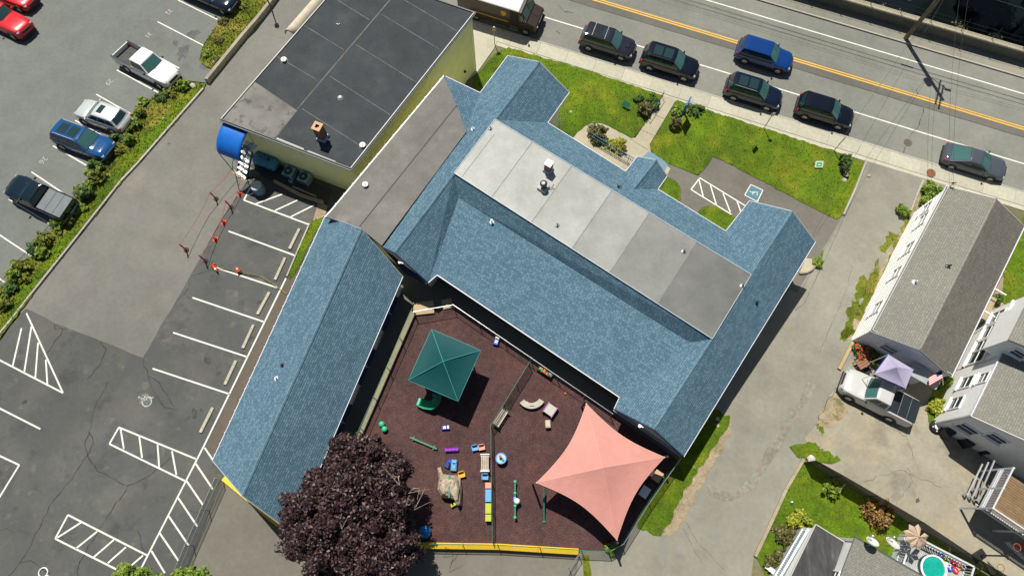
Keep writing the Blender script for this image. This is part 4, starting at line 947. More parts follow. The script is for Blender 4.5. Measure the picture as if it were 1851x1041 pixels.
for k in range(34):
    c = d0+de*(5*(k+.5)/34); wpart('baluster', MB().beam(c+Vector((0, 0, .1)), c+Vector((0, 0, 1.0)), .045, .045), M_drail, dk)
for k in range(3):
    a = at(1776+12*k*.9, 838-3*k, 1.6+.3*k); b = gp(1749+9*k, 893+5*k, .6); wpart('stair_rail', MB().beam(a, b, .07, .07), M_drail, dk)
for k in range(3):
    b = gp(1749+9*k, 893+5*k, .6); wpart('newel', MB().beam(Vector((b.x, b.y, -.1)), b, .1, .1), M_drail, dk)
wpart('top_beam', MB().beam(gp(1763, 910, .5), gp(1851, 965, .5), .06, .06), M_drail, dk)

# ---------------- house with dishes and pool deck at the bottom right
H3 = thing('white_house', 'white house with satellite dishes on its pale roof at the bottom edge', 'house', gp(1546, 1000))
z3 = 2.4
pr = [V(1474, 947, z3), V(1526, 979, z3), V(1480, 1110, z3), V(1395, 1110, z3)]
o = wpart('porch_roof', MB().poly(pr[::-1]), surf('dark_rolled_roof', (.055, .056, .058), ((.6, .3), (3, .2)), patches=(((.13, .13, .13), .8, .5, .7, .7),), stretch=(2.5, .6, 1, .5), rough=.85), H3); solidify(o, .12)
trim_line('roof_edge', [pr[3], pr[0], pr[1]], H3, plain('weathered_edge', (.45, .42, .38), .7), .06, .1, 0)
z4 = 3.6
m0, m1 = V(1546, 970, z4), V(1669, 1041, z4); m2 = m0+(V(1542, 1041, z4)-m0)*2.2
md = (m1-m0).normalized(); ms = Vector((md.y, -md.x, 0)); ms = ms if ms.y < 0 else -ms
roof_part('roof_slope', [[m0, m0+md*8, m0+md*8+ms*6+Vector((0, 0, .5)), m0+ms*6+Vector((0, 0, .5))]], M_gshingle, H3)
trim_line('gutter', [m0, m0+md*8], H3, plain('dark_edge_metal', (.06, .07, .08), .5), .08, .1, -.03)
w0 = m0+md*.15+ms*.15
wl = []
for P, Q in ((w0+md*7.6, w0), (w0, w0+ms*6)):
    wpart('wall', MB().poly([Vector((P.x, P.y, -.5)), Vector((Q.x, Q.y, -.5)), Vector((Q.x, Q.y, z4-.1)), Vector((P.x, P.y, z4-.1))]), M_whitesiding, H3)
pw = pr[0]+(pr[2]-pr[0])*.04
for P, Q in ((pr[1], pr[0]), (pr[0], pr[3])):
    n_ = (sum(pr, Vector())/4)
    P, Q = lerp(P, n_, .08), lerp(Q, n_, .08)
    wpart('wall', MB().poly([Vector((P.x, P.y, -.5)), Vector((Q.x, Q.y, -.5)), Vector((Q.x, Q.y, z3-.1)), Vector((P.x, P.y, z3-.1))]), M_whitesiding, H3)
window(H3, w0, w0+ms*6, .42, 2.75, .9, .9)
trim_line('corner_board', [w0+Vector((-.03, .03, -.1)), Vector((w0.x-.03, w0.y+.03, 0))], H3, M_trim, .16, .16, 0)
def dish(px, py, label, r=.36, aim=2.0):
    p = gp(px, py, 3.9); t = thing('satellite_dish', label, 'satellite dish', (p.x, p.y, z4+.02), aim)
    part('mast', MB().tube([(0, 0, 0), (0, 0, .4), (.1, 0, .55)], .03), M_steel, t)
    prof = [(.02+r*k/6, .12*(k/6)**2) for k in range(7)]
    mb = MB(); vs = []
    mb.lathe(prof, (0, 0, 0), 20); M = Matrix.Translation((.15, 0, .6)) @ Matrix.Rotation(R_(50), 4, 'Y')
    mb.v = [tuple(M @ Vector(v)) for v in mb.v]; mb.f = mb.f[:-1]
    o = part('reflector', mb, plain('dish_grey', (.55, .55, .54), .5), t, smooth=True); solidify(o, .015)
    part('feed_arm', MB().tube([M @ Vector((0, r*.9, .1)), M @ Vector((0, .2, .5))], .018), M_steel, t); part('feed_horn', MB().lathe([(.03, 0), (.06, .1), (.02, .14)], M @ Vector((0, .2, .46)), 8), M_trim, t)
dish(1570, 985, 'dark-backed satellite dish on the roof edge, nearest the white wall', .36, 1.2)
dish(1605, 987, 'pale oval satellite dish on the roof edge nearest the pool deck', .42, 1.0)
# pool deck
pd = thing('pool_deck', 'grey pool deck with white railing beside the black fence', 'deck', gp(1680, 1005))
PZ = .75
g0, g1, g2 = gp(1636, 966, PZ), gp(1744, 1022, PZ), gp(1606, 1030, PZ)
gd = (g1-g0); gd.z = 0; Lg = gd.length; gd.normalize(); gs = Vector((gd.y, -gd.x, 0)); gs = gs if gs.y < 0 else -gs
for k in range(34):
    c = g0+gd*(Lg*(k+.5)/34); c.z = PZ-.02; wpart('plank', MB().beam(c, c+gs*4.5, Lg/34-.012, .04), surf('grey_deck_board', (.36, .37, .36), ((3, .12), (20, .15)), rnd=.08), pd)
for a, b in ((g0, g1), (g0, g0+gs*4.5), (g1, g1+gs*4.5)):
    L_ = (b-a).length; A = Vector((a.x, a.y, PZ)); B = Vector((b.x, b.y, PZ))
    for h in (.1, .95): wpart('rail', MB().beam(A+Vector((0, 0, h)), B+Vector((0, 0, h)), .10, .06), M_drail, pd)
    n_ = int(L_/.17)
    for k in range(n_+1):
        c = lerp(A, B, k/n_); wpart('baluster', MB().beam(c, c+Vector((0, 0, .95)), .06, .05), M_drail, pd)
    wpart('skirt_board', MB().beam(A+Vector((0, 0, -.4)), B+Vector((0, 0, -.4)), .04, .75), M_drail, pd)
pc = gp(1686, 1027, PZ+.3); pool = thing('paddling_pool', 'round paddling pool of turquoise water with white rim on the deck', 'pool', (pc.x, pc.y, PZ))
part('pool_wall', MB().lathe([(.80, 0), (.82, .45), (.78, .50), (.72, .49), (.69, .42), (.68, .05), (.02, .04)], n=36), M_trim, pool, smooth=True)
part('rim_band', MB().lathe([(.805, .10), (.84, .43), (.825, .44), (.80, .11)], n=36), plain('navy_vinyl', (.02, .04, .10), .5), pool)
part('water', MB().lathe([(.688, .38), (.02, .385)], n=36), surf('pool_water', (.01, .30, .24), ((1.5, .15), (5, .1)), rough=.08, bump=.15, bscale=5), pool)
# porch railing of that house
pr2 = thing('porch_railing', 'pale blue-white porch railing along the dark porch roof', 'railing', gp(1445, 985))
ra_, rb2 = at(1461, 956, 1.9), at(1400, 1060, 1.9)
for h in (0, -.8): wpart('rail', MB().beam(ra_+Vector((0, 0, h)), rb2+Vector((0, 0, h)), .14, .07), surf('pale_rail_paint', (.62, .70, .74), ((3, .06),)), pr2)
for k in range(30):
    c = lerp(ra_, rb2, k/29); wpart('baluster', MB().beam(c+Vector((0, 0, -.8)), c, .05, .05), MATS['pale_rail_paint'], pr2)
wpart('deck_floor', MB().prism([ra_, rb2, rb2+Vector((1.1, .4, 0)), ra_+Vector((1.0, -.3, 0))], -.2, 1.0), MATS['grey_deck_board'], pr2)
for k in range(5):
    a = at(1384+6*k, 1022+5*k, .9-.15*(4-k)); wpart('step', MB().beam(a, a+Vector((.8, -.5, 0)), .28, .06), MATS['pale_rail_paint'], pr2)
# ------------------------------------------------------------------ vehicles
M_tyre = plain('tyre_rubber', (.012, .012, .013), .85)
M_rim = plain('alloy_rim', (.42, .42, .43), .35, .7)
M_cglass = plain('car_glass', (.012, .035, .038), .05, var=0, spec=.7)
M_wind = plain('windscreen_glass', (.04, .115, .11), .05, var=0, spec=.7)
M_lamp = plain('headlamp', (.30, .33, .36), .12, var=0)
M_tail = plain('tail_lamp', (.45, .01, .015), .25, var=0)
M_plast = plain('black_plastic', (.018, .018, .02), .6)
def paint(name, c, metal=.35, rough=.28): return surf(name, c, (), rough=rough, metal=metal, coat=.3, spec=.5)
def vehicle(name, label, p, ang, L=4.6, W=1.86, H=1.68, kind='suv', col=None, glass_roof=0, rails=False, bed=None, hood=1.0, belt=1.08, group='parked cars', rimm=None, grille=None, cab=None, cat='car', scoop=False, tails=True, roofm=None, bars=False):
    t = thing(name, label, cat, group=group, mat=frame(p, ang)); w = W/2; X = L/2
    cfg = {'suv': (.215, .06, -.455, -.40, .76), 'sedan': (.20, .03, -.30, -.16, .70), 'coupe': (.20, .04, -.40, -.13, .68), 'wagon': (.21, .05, -.43, -.34, .74), 'pickup': (.19, .08, -.13, -.105, .78), 'jeep': (.12, .06, -.40, -.36, .80)}
    xfb, xft, xrb, xrt, wt = [cfg[kind][i]*L for i in range(4)]+[cfg[kind][4]*w]
    if cab: xrb, xrt = cab[0]*L, cab[1]*L
    bedz = .78
    st = [(X, .70, .38, hood-.34), (X-.07, .80, .30, hood-.20), (X-.22, .90, .26, hood-.10), (X-.55, .965, .24, hood-.03), (X-.95, .99, .24, hood), ((X-.95+xfb)/2, 1, .24, hood+.02), (xfb+.12, 1, .24, belt-.04), (xfb-.25, 1, .24, belt)]
    if kind == 'pickup':
        st += [(xrb+.05, 1, .26, belt), (xrb-.02, 1, .28, bedz if bed != 'cover' else belt), (-X*.75, 1, .30, bedz if bed != 'cover' else belt), (-X+.10, .985, .34, bedz if bed != 'cover' else belt-.02), (-X, .95, .42, (bedz if bed != 'cover' else belt)-.06)]
    else:
        tr = {'sedan': belt-.03, 'coupe': belt-.02}.get(kind, belt)
        st += [(0, 1, .24, belt), (xrb+.35, 1, .24, (belt+tr)/2), (-X+.38, .985, .26, tr-.01), (-X+.16, .93, .30, tr-.06), (-X+.04, .86, .34, tr-.18), (-X, .78, .40, tr-.34)]
    mb = MB(); n = 0; rows = []
    for x, wf, zb, zt in st:
        ww = w*wf; h = zt-zb
        half = [(ww*.86, zb), (ww*.975, zb+.10), (ww, zb+h*.45), (ww*.985, zb+h*.72), (ww*.94, zt-.045), (ww*.86, zt), (ww*.45, zt+.022), (0, zt+.03)]
        row = [(x, -y, z) for y, z in half]+[(x, y, z) for y, z in reversed(half[:-1])]; rows.append(row)
    k = len(rows[0])
    for r in rows: mb.v += r
    for i in range(len(rows)-1):
        for j in range(k): mb.f.append((i*k+j, i*k+(j+1) % k, (i+1)*k+(j+1) % k, (i+1)*k+j))
    mb.f.append(tuple(range(k-1, -1, -1))); mb.f.append(tuple(range((len(rows)-1)*k, len(rows)*k)))
    o = part('body', mb, col, t, smooth=True); md = o.modifiers.new('edge', 'EDGE_SPLIT'); md.split_angle = R_(38)
    # greenhouse
    zb, zt, wb = belt-.02, H, w*.90
    if kind == 'jeep': wb = w*.86
    bul = .10
    def cabp(x0b, x0t, u, v, sg): 
        return Vector((lerp(x0b, x0t, v)+sg*bul*(1-u*u)*(1-.5*v), u*lerp(wb, wt, v), lerp(zb, zt-.04, v)))
    front = lambda a, v: cabp(xfb, xft, -1+2*a, v, 1)
    back = lambda a, v: cabp(xrb, xrt, 1-2*a, v, -1 if kind != 'pickup' else -.2)
    side = lambda s: (lambda a, v: Vector((lerp(lerp(xrb, xfb, a), lerp(xrt, xft, a), v), s*lerp(wb, wt, v)+s*.02*math.sin(math.pi*v), lerp(zb, zt-.04, v))))
    cabm = MB(); cabm.grid(front, 8, 3); cabm.grid(back, 8, 3)
    for s in (-1, 1): cabm.grid(side(s) if s < 0 else (lambda a, v: side(1)(1-a, v)), 8, 3)
    def roofp(a, b):
        u = -1+2*b; xf = xft+bul*(1-u*u)*.5; xr = xrt-(bul*(1-u*u)*.5 if kind != 'pickup' else 0)
        e = min(1, min(a, 1-a)*9); e2 = min(1, (1-abs(u))*7)
        return Vector((lerp(xr, xf, a), u*wt, zt-.04+.04*min(e, e2)+.025*(1-u*u)))
    cabm.grid(roofp, 12, 10)
    part('cabin', cabm, roofm or col, t, smooth=True).modifiers.new('edge', 'EDGE_SPLIT').split_angle = R_(35)
    def panel(nm, fn, a0, a1, v0, v1, m, par=t, off=.012):
        def q(i, j):
            a = lerp(a0, a1, i); v = lerp(v0, v1, j); e = .01
            P = fn(a, v); du = fn(a+e, v)-fn(a-e, v); dv = fn(a, v+e)-fn(a, v-e); nn = du.cross(dv).normalized()
            if nn.z < 0: nn = -nn
            return P+nn*off
        return part(nm, MB().grid(q, 8, 4), m, par, smooth=True)
    panel('windscreen', front, .05, .95, .06, .95, M_wind)
    panel('rear_window', back, .09, .91, .22 if kind in ('suv', 'jeep', 'wagon') else .06, .93, M_wind if kind in ('sedan', 'coupe') else M_cglass)
    for s in (-1, 1):
        fn = side(s)
        sp = ((.06, .30), (.33, .60), (.63, .90)) if kind in ('suv', 'wagon') else ((.10, .46), (.50, .90))
        for a, b in sp: panel('side_window', fn, a, b, .12, .86, M_cglass)
        part('wing_mirror', MB().box((xfb-.18, s*(w+.07), belt+.06), (.12, .18, .12), bev=.03), col if kind != 'pickup' else M_plast, t)
        hl = MB(); hl.grid(lambda a, b: Vector((X-.02-.30*a-.03*b, s*(w*.60+.20*a*w+.20*b*w*(1-a*.6)), hood-.24+.12*a+.05*(1-b))), 4, 3)
        part('headlight', MB().box((X-.17, s*w*.70, hood-.185), (.20, .26, .10), rot=-s*.45, bev=.03), M_lamp, t)
        if tails: part('tail_light', MB().box((-X+.12, s*w*.80, belt-.18 if kind != 'pickup' else .9), (.12, .16, .22), rot=s*.3, bev=.02), M_tail, t)
    if glass_roof == 1: 
        part('sunroof', MB().grid(lambda a, b: roofp(lerp(.60, .84, a), lerp(.22, .78, b))+Vector((0, 0, .008)), 4, 4), M_cglass, t, smooth=True)
    if glass_roof == 2:
        for a0, a1 in ((.18, .50), (.56, .88)): part('sunroof', MB().grid(lambda a, b: roofp(lerp(a0, a1, a), lerp(.18, .82, b))+Vector((0, 0, .008)), 4, 4), M_cglass, t, smooth=True)
    if rails:
        for s in (-1, 1): part('roof_rail', MB().tube([(xrt+.15, s*wt*.92, zt), (xrt+.25, s*wt*.92, zt+.06), (xft-.25, s*wt*.92, zt+.06), (xft-.12, s*wt*.92, zt)], .018), M_steel if rails == 1 else M_plast, t)
    if bars:
        for k in range(5): part('roof_rib', MB().grid(lambda a, b: roofp(lerp(.08, .56, a), .2+.15*k+.012*(b-.5))+Vector((0, 0, .012)), 6, 1), M_plast, t)
        for xx in (.25, .75): part('cross_bar', MB().tube([(lerp(xrt, xft, xx), -wt*.92, zt+.07), (lerp(xrt, xft, xx), wt*.92, zt+.07)], .016), M_steel, t)
    part('front_bumper', MB().box((X-.05, 0, .42), (.16, W*.74, .22), bev=.05), M_plast, t)
    part('grille', MB().box((X-.025, 0, hood-.30), (.10, W*.46, .20), bev=.03), grille or M_plast, t)
    part('rear_bumper', MB().box((-X+.03, 0, .48), (.16, W*.80, .20), bev=.04), M_plast if kind != 'pickup' else M_steel, t)
    for s in (-1, 1): part('sill', MB().box((0, s*w*.96, .30), (L*.5, .08, .12)), M_plast, t)
    rw = .34 if kind in ('sedan', 'coupe', 'wagon') else .38
    for sx in (X-.88, -X+.92 if kind != 'pickup' else -X+1.2):
        for s in (-1, 1):
            wh = part('wheel', MB().add(*ring_disc(sx, s*(w-.10), rw, .62*rw, .225)), M_tyre, t)
            rb = MB(); ya = s*(w-.10+.10); rb.add(*spokes(sx, ya, rw*.62, s)); part('rim', rb, rimm or M_rim, wh)
            part('wheel_arch', MB().tube([(sx+(rw+.05)*math.cos(a_), s*(w*.985), rw+(rw+.05)*math.sin(a_)) for a_ in [math.pi*i/10 for i in range(11)]], .045, 5), M_plast, t)
    if kind == 'pickup':
        xb = xrb-.04; lb = xb+X
        if bed == 'cover':
            for k in range(3): part('bed_cover_panel', MB().box((xb-.05-lb*(k+.5)/3, 0, belt+.045), (lb/3-.02, W*.84, .035), bev=.01), cab_cover, t)
        else:
            for s in (-1, 1): part('bed_side', MB().box((xb-lb/2, s*(w-.06), (bedz+belt)/2+.02), (lb-.02, .11, belt-bedz+.06), bev=.02), col, t); 
            for s in (-1, 1): part('bed_rail_cap', MB().box((xb-lb/2, s*(w-.06), belt+.06), (lb-.02, .10, .03)), M_plast, t)
            part('tailgate', MB().box((-X+.05, 0, (bedz+belt)/2), (.08, W-.24, belt-bedz+.05), bev=.015), col, t)
            part('bed_floor', MB().box((xb-lb/2, 0, bedz+.045), (lb-.12, W-.24, .03)), surf('bed_liner', (.07, .07, .07), ((4, .2),)), t)
            part('bed_front', MB().box((xb-.02, 0, (bedz+belt)/2), (.06, W-.24, belt-bedz)), M_plast, t)
        if bed == 'rack':
            for dx in (0, .12, .24): part('rack_bar', MB().tube([(xb+.12+dx-.1, -w*.85, H-.25), (xb+.12+dx-.1, -w*.8, H+.02), (xb+.12+dx-.1, w*.8, H+.02), (xb+.12+dx-.1, w*.85, H-.25)], .03), M_black, t)
    if scoop: part('hood_scoop', MB().box((xfb+.65, 0, hood+.045), (.34, .40, .06), bev=.04), col, t)
    part('wiper', MB().tube([(xfb+.16, -.5, belt+.01), (xfb+.14, 0, belt+.03)], .012), M_plast, t)
    return t
cab_cover = plain('tonneau_black', (.014, .02, .026), .35)
def ring_disc(x, y, r, ri, wd):
    vs = []; n = 20
    prof = [(ri, -wd/2), (r*.93, -wd/2), (r, -wd/2+.03), (r, wd/2-.03), (r*.93, wd/2), (ri, wd/2)]
    for rr, yy in prof:
        for k in range(n): vs.append((x+rr*math.cos(math.tau*k/n), y+yy, r+rr*math.sin(math.tau*k/n)))
    fs = [(i*n+k, i*n+(k+1) % n, (i+1)*n+(k+1) % n, (i+1)*n+k) for i in range(len(prof)-1) for k in range(n)]
    return vs, fs
def spokes(x, y, r, s):
    r0 = r/.62; n = 10; vs = [(x, y+s*.02, r0)]; 
    for k in range(n):
        a = math.tau*k/n; rr = r if k % 2 == 0 else r*.96; yy = y+s*(.012 if k % 2 == 0 else -.012)
        vs.append((x+rr*math.cos(a), yy, r0+rr*math.sin(a)))
    return vs, [(0, 1+k, 1+(k+1) % n) for k in range(n)]
P_black = paint('black_paint', (.004, .006, .011), 0, .06); P_navy = paint('dark_blue_paint', (.004, .009, .022), 0, .06); P_char = paint('charcoal_paint', (.016, .017, .026), 0, .08)
P_blue = paint('bright_blue_paint', (.004, .036, .16), 0, .08); P_white = paint('white_paint', (.72, .72, .69), 0); P_silver = paint('pale_silver_paint', (.55, .58, .57), .35)
P_red = paint('red_paint', (.55, .012, .02), .1); P_grey = paint('steel_grey_paint', (.06, .072, .09), 0, .10); P_teal = paint('dark_teal_paint', (.005, .015, .022), 0, .07); P_mblue = paint('mid_blue_paint', (.008, .065, .20), 0, .08)
P_beige = paint('champagne_paint', (.50, .50, .48), .1)
def street(px, py): 
    p = gp(px, py, .7-.12); return onz(p, -.12)
AR = ang_r
vehicle('parked_car', 'charcoal SUV with ribbed roof and sunroof, parked behind the delivery truck nose', street(1099, 77), AR, 4.6, 1.84, 1.76, 'suv', P_char, glass_roof=1, bars=True, scoop=True, group='cars on the street')
vehicle('parked_car', 'black SUV with full glass roof, second in the parked row', street(1211, 113), AR, 4.72, 1.88, 1.75, 'suv', P_black, glass_roof=2, rails=2, group='cars on the street')
vehicle('moving_car', 'bright blue SUV driving in the lane by the yellow line', street(1382, 100), AR, 4.6, 1.86, 1.70, 'suv', P_blue, group='cars on the street')
vehicle('parked_car', 'black boxy SUV parked below the blue SUV', street(1362, 167), AR, 4.55, 1.84, 1.74, 'suv', P_navy, glass_roof=2, rails=1, group='cars on the street')
vehicle('parked_car', 'black rounded crossover parked ahead of the boxy SUV', street(1491, 201), AR, 4.5, 1.84, 1.66, 'suv', P_black, group='cars on the street')
vehicle('parked_car', 'steel grey sedan parked beside the grey house roof', street(1762, 292), AR, 4.8, 1.84, 1.44, 'coupe', P_grey, hood=.92, belt=.98, group='cars on the street')
def rf2(r, f, h=.75):
    a = gp(*r, h); b = gp(*f, h); c = (a+b)/2; return onz(c), angp(a, b), (b-a).length
def rfcar(name, label, r, f, **k):
    p, a, L = rf2(r, f); k.setdefault('L', L); return vehicle(name, label, p, a, **k)
rfcar('pickup_truck', 'white pickup truck with empty open bed in the left lot', (219, 97), (313, 146), W=1.95, H=1.85, kind='pickup', col=P_white, bed='open', hood=1.1, belt=1.2, group='vehicles in the left lot', cat='pickup truck', cab=(-.14, -.12))
rfcar('parked_car', 'pale silver wagon with sunroof nose-out in the left lot', (229, 226), (141, 195), W=1.82, H=1.55, kind='wagon', col=P_silver, glass_roof=1, hood=.98, belt=1.03, group='vehicles in the left lot')
rfcar('parked_car', 'mid blue SUV with twin glass roof parked against the hedge', (101, 240), (198, 275), W=1.86, H=1.72, kind='suv', col=P_mblue, glass_roof=2, rails=1, group='vehicles in the left lot')
rfcar('pickup_truck', 'dark teal pickup truck with grey bed cover in the left lot', (126, 381), (19, 333), W=1.95, H=1.85, kind='pickup', col=P_teal, bed='cover', hood=1.1, belt=1.2, group='vehicles in the left lot', cat='pickup truck', cab=(-.10, -.08))
for o in [o for o in COL.objects if o.name.startswith('bed_cover_panel')]: o.data.materials.clear(); o.data.materials.append(surf('grey_tonneau', (.13, .15, .16), ((2, .1),), rough=.5))
rfcar('parked_car', 'bright red off-road car cut by the left edge', (-45, 12), (47, 57), W=1.88, H=1.80, kind='jeep', col=P_red, hood=1.12, belt=1.15, group='vehicles in the left lot')
rfcar('parked_car', 'dark red car at the top left corner', (-42, -32), (57, 6), W=1.84, H=1.5, kind='sedan', col=P_red, hood=.95, belt=1.0, group='vehicles in the left lot')
rfcar('parked_car', 'navy car cut by the top edge beside the grass verge', (328, -32), (425, 9), W=1.84, H=1.5, kind='sedan', col=P_navy, hood=.95, belt=1.0, group='vehicles in the left lot')
rfcar('pickup_truck', 'champagne white pickup truck with black bed cover beside the lilac gazebo', (1650, 752), (1523, 687), W=1.98, H=1.88, kind='pickup', col=P_beige, bed='cover', hood=1.12, belt=1.22, cat='pickup truck', group=None, cab=(-.13, -.11))
# delivery truck
def delivery_truck():
    p = gp(906, 11, 1.2); p = onz(p, -.12); tk = thing('delivery_truck', 'brown parcel delivery truck with white roof and gold shield at the kerb', 'truck', mat=frame(p, AR))
    P_b = paint('brown_paint', (.022, .009, .004), 0, .5); P_g = plain('gold_decal', (.75, .36, .02), .5)
    L, W, H = 6.9, 2.25, 2.9; X = L/2; w = W/2
    body = MB(); body.box((-.75, 0, 1.55), (5.4, W, 2.2)); part('cargo_body', body, P_b, tk)
    part('roof', MB().box((-.75, 0, 2.70), (5.42, W+.02, .10), bev=.06), plain('white_roof_panel', (.70, .68, .66), .5), tk)
    cabm = MB(); prof = [(1.95, .55), (1.95, 2.62), (2.15, 2.62), (2.62, 1.55), (3.35, 1.30), (3.45, 1.05), (3.45, .50)]
    vs = [(x, s*w*(.98 if x < 2.5 else .90), z) for s in (-1, 1) for x, z in prof]; n = len(prof)
    cabm.add(vs, [tuple(range(n)), tuple(range(2*n-1, n-1, -1))]+[(i, i+n, (i+1) % n+n, (i+1) % n) for i in range(n)]); part('cab', cabm, P_b, tk)
    def q(a, b, y0, y1, e): return MB().poly([Vector((a[0]+e, y0, a[1]+e)), Vector((a[0]+e, y1, a[1]+e)), Vector((b[0]+e, y1, b[1]+e)), Vector((b[0]+e, y0, b[1]+e))])
    part('windscreen', q((2.58, 1.66), (2.20, 2.50), -w*.88, -.04, .02), M_wind, tk); part('windscreen', q((2.58, 1.66), (2.20, 2.50), .04, w*.88, .02), M_wind, tk)
    for s in (-1, 1):
        part('side_window', MB().poly([(2.05, s*(w*.99+.01), 1.6), (2.45, s*(w*.95+.02), 1.6), (2.2, s*(w*.97+.02), 2.3), (2.05, s*(w*.99+.01), 2.4)]), M_cglass, tk)
        part('gold_stripe', MB().box((-1.15, s*(w+.006), 1.10), (4.4, .012, .05)), P_g, tk)
        part('headlight', MB().lathe([(.10, 0), (.12, .05), (.03, .07)], (3.40, s*.75, 1.0), 12), M_lamp, tk)
        part('door_frame', MB().box((1.55, s*(w+.006), 1.5), (.75, .02, 1.9)), plain('door_dark', (.012, .008, .007), .6), tk)
        part('door_step', MB().box((1.55, s*(w+.02), .5), (.7, .25, .05)), M_steel, tk); part('door_step', MB().box((1.55, s*(w+.02), .78), (.7, .16, .04)), M_steel, tk)
        part('wing_mirror', MB().box((2.62, s*(w+.22), 1.9), (.10, .16, .35), bev=.02), M_black, tk); part('mirror_arm', MB().tube([(2.4, s*w*.95, 2.0), (2.62, s*(w+.2), 2.0)], .02), M_black, tk)
        for sx in (2.55, -1.9):
            wh = part('wheel', MB().add(*ring_disc(sx, s*(w-.12), .40, .24, .25)), M_tyre, tk); part('rim', MB().add(*spokes(sx, s*(w-.02), .40*.62, s)), M_rim, wh)
        sh = MB(); pts = [(-.21, .24), (0, .29), (.21, .24), (.21, -.02), (.15, -.18), (0, -.29), (-.15, -.18), (-.21, -.02)]
        sh.poly([(.62+x, s*(w+.014), 1.95+z) for x, z in (pts if s < 0 else pts[::-1])]); shd = part('shield_logo', sh, P_g, tk)
        me = text_mesh('ups', .22, .003); me.materials.append(P_b); o = link('lettering', me, shd); o.location = (.62, s*(w+.02), 1.93); o.rotation_euler = (R_(90), 0, 0 if s < 0 else math.pi)
        ar = MB(); ar.poly([(.62+x, s*(w+.018), 1.95+z) for x, z in ((-.16, .12), (.16, .16), (.16, .20), (-.16, .17))]); part('logo_arc', ar, P_b, shd)
    part('front_bumper', MB().box((3.5, 0, .52), (.14, W*.86, .22), bev=.04), M_black, tk); part('grille', MB().box((3.46, 0, .95), (.04, .8, .35)), M_black, tk)
    part('hood_seam', MB().box((3.0, 0, 1.44), (.7, .03, .02), Matrix.Rotation(.33, 3, 'Y')), M_black, tk)
    part('rear_bumper', MB().box((-3.5, 0, .55), (.12, W*.9, .14)), M_black, tk)
delivery_truck()

# ------------------------------------------------------------------ foliage
def crown(name, c, rx, ry, rz, clumps, per, leaf, m, seed, parent=None, flat=.35, csz=.32, hollow=.45, lob=.18):
    rr = random.Random(seed); mb = MB(); V_ = mb.v; F_ = mb.f
    ph = [rr.uniform(0, 6.28) for _ in range(6)]
    for _ in range(clumps):
        th = rr.uniform(0, math.tau); cz = rr.uniform(-.55, 1.0); sr = math.sqrt(max(0, 1-cz*cz))
        lobe = 1+lob*(math.sin(3*th+ph[0])+.6*math.sin(5*th+ph[1]+2*cz)+.5*math.sin(7*cz+ph[2]+th)+.5*math.sin(11*th+ph[3]))
        r = (hollow+(1-hollow)*math.sqrt(rr.random()))*lobe
        cc = Vector((c[0]+rx*r*sr*math.cos(th), c[1]+ry*r*sr*math.sin(th), c[2]+rz*r*cz)); s = csz*rr.uniform(.6, 1.4)
        for _ in range(per):
            d = Vector((rr.gauss(0, 1), rr.gauss(0, 1), rr.gauss(0, .8))); d = d/max(d.length, .1)*rr.uniform(.4, 1)*s
            p = cc+d
            nrm = Vector((rr.uniform(-1, 1), rr.uniform(-1, 1), rr.uniform(flat, 1.4)))+d.normalized()*.7; nrm.normalize()
            u = nrm.cross(Vector((rr.uniform(-1, 1), rr.uniform(-1, 1), .1))).normalized(); v = nrm.cross(u)
            l = leaf*rr.uniform(.6, 1.35); u *= l*.62; v *= l
            k = len(V_); V_ += [tuple(p-v), tuple(p+u*.9-v*.1), tuple(p+v), tuple(p-u*.9-v*.1)]; F_.append((k, k+1, k+2, k+3))
    return mb.build(name, m, parent, world=parent is not None)
L_purple = leafmat('copper_beech_leaf', (.012, .0045, .0065), (.030, .0115, .015), (.11, .066, .058), .45)  # palest leaf colour also paints in the glints on the leaves
L_green = leafmat('bush_leaf', (.018, .05, .008), (.045, .10, .014), (.10, .17, .025))
L_bright = leafmat('bright_leaf', (.05, .11, .008), (.13, .21, .016), (.25, .31, .035))
L_lime2 = leafmat('yellow_green_leaf', (.05, .09, .006), (.13, .16, .012), (.27, .25, .04))
L_lime = leafmat('lime_leaf', (.12, .17, .01), (.25, .27, .015), (.40, .38, .04))
L_olive = leafmat('olive_leaf', (.03, .04, .01), (.08, .085, .02), (.22, .17, .06))
L_rust = leafmat('rust_leaf', (.10, .04, .015), (.22, .10, .03), (.33, .26, .06))
L_dark = leafmat('dark_leaf', (.006, .014, .005), (.015, .028, .01), (.035, .05, .018))
M_bark = surf('bark', (.11, .085, .065), ((4, .2), (20, .3)), bump=.6)
def tree(name, label, p, c, rx, ry, rz, clumps, per, leaf, m, seed, tr=.2, cat='tree', group=None, csz=.5, limbs=7, hollow=.5, lob=.12):
    p = Vector(p); t = thing(name, label, cat, p, group=group); c = Vector(c); rr = random.Random(seed+1)
    wpart('trunk', MB().tube([p+Vector((0, 0, -.2)), lerp(p, c, .3), lerp(p, c, .8), c+Vector((0, 0, rz*.5))], [tr*1.25, tr, tr*.7, tr*.2], 10), M_bark, t, smooth=True)
    for k in range(limbs):
        a = math.tau*k/limbs+rr.uniform(-.3, .3); s = lerp(p, c, rr.uniform(.45, .9)); e = c+Vector((rx*.75*math.cos(a), ry*.75*math.sin(a), rz*rr.uniform(-.1, .6)))
        wpart('limb', MB().tube([s, lerp(s, e, .5)+Vector((0, 0, .2)), e], [tr*.45, tr*.3, tr*.08], 6), M_bark, t)
    crown('crown', c, rx, ry, rz, clumps, per, leaf, m, seed, t, csz=csz, hollow=hollow, lob=lob); return t
pc_ = at(640, 930, 4.6); pb_ = Vector((pc_.x, pc_.y, 0))
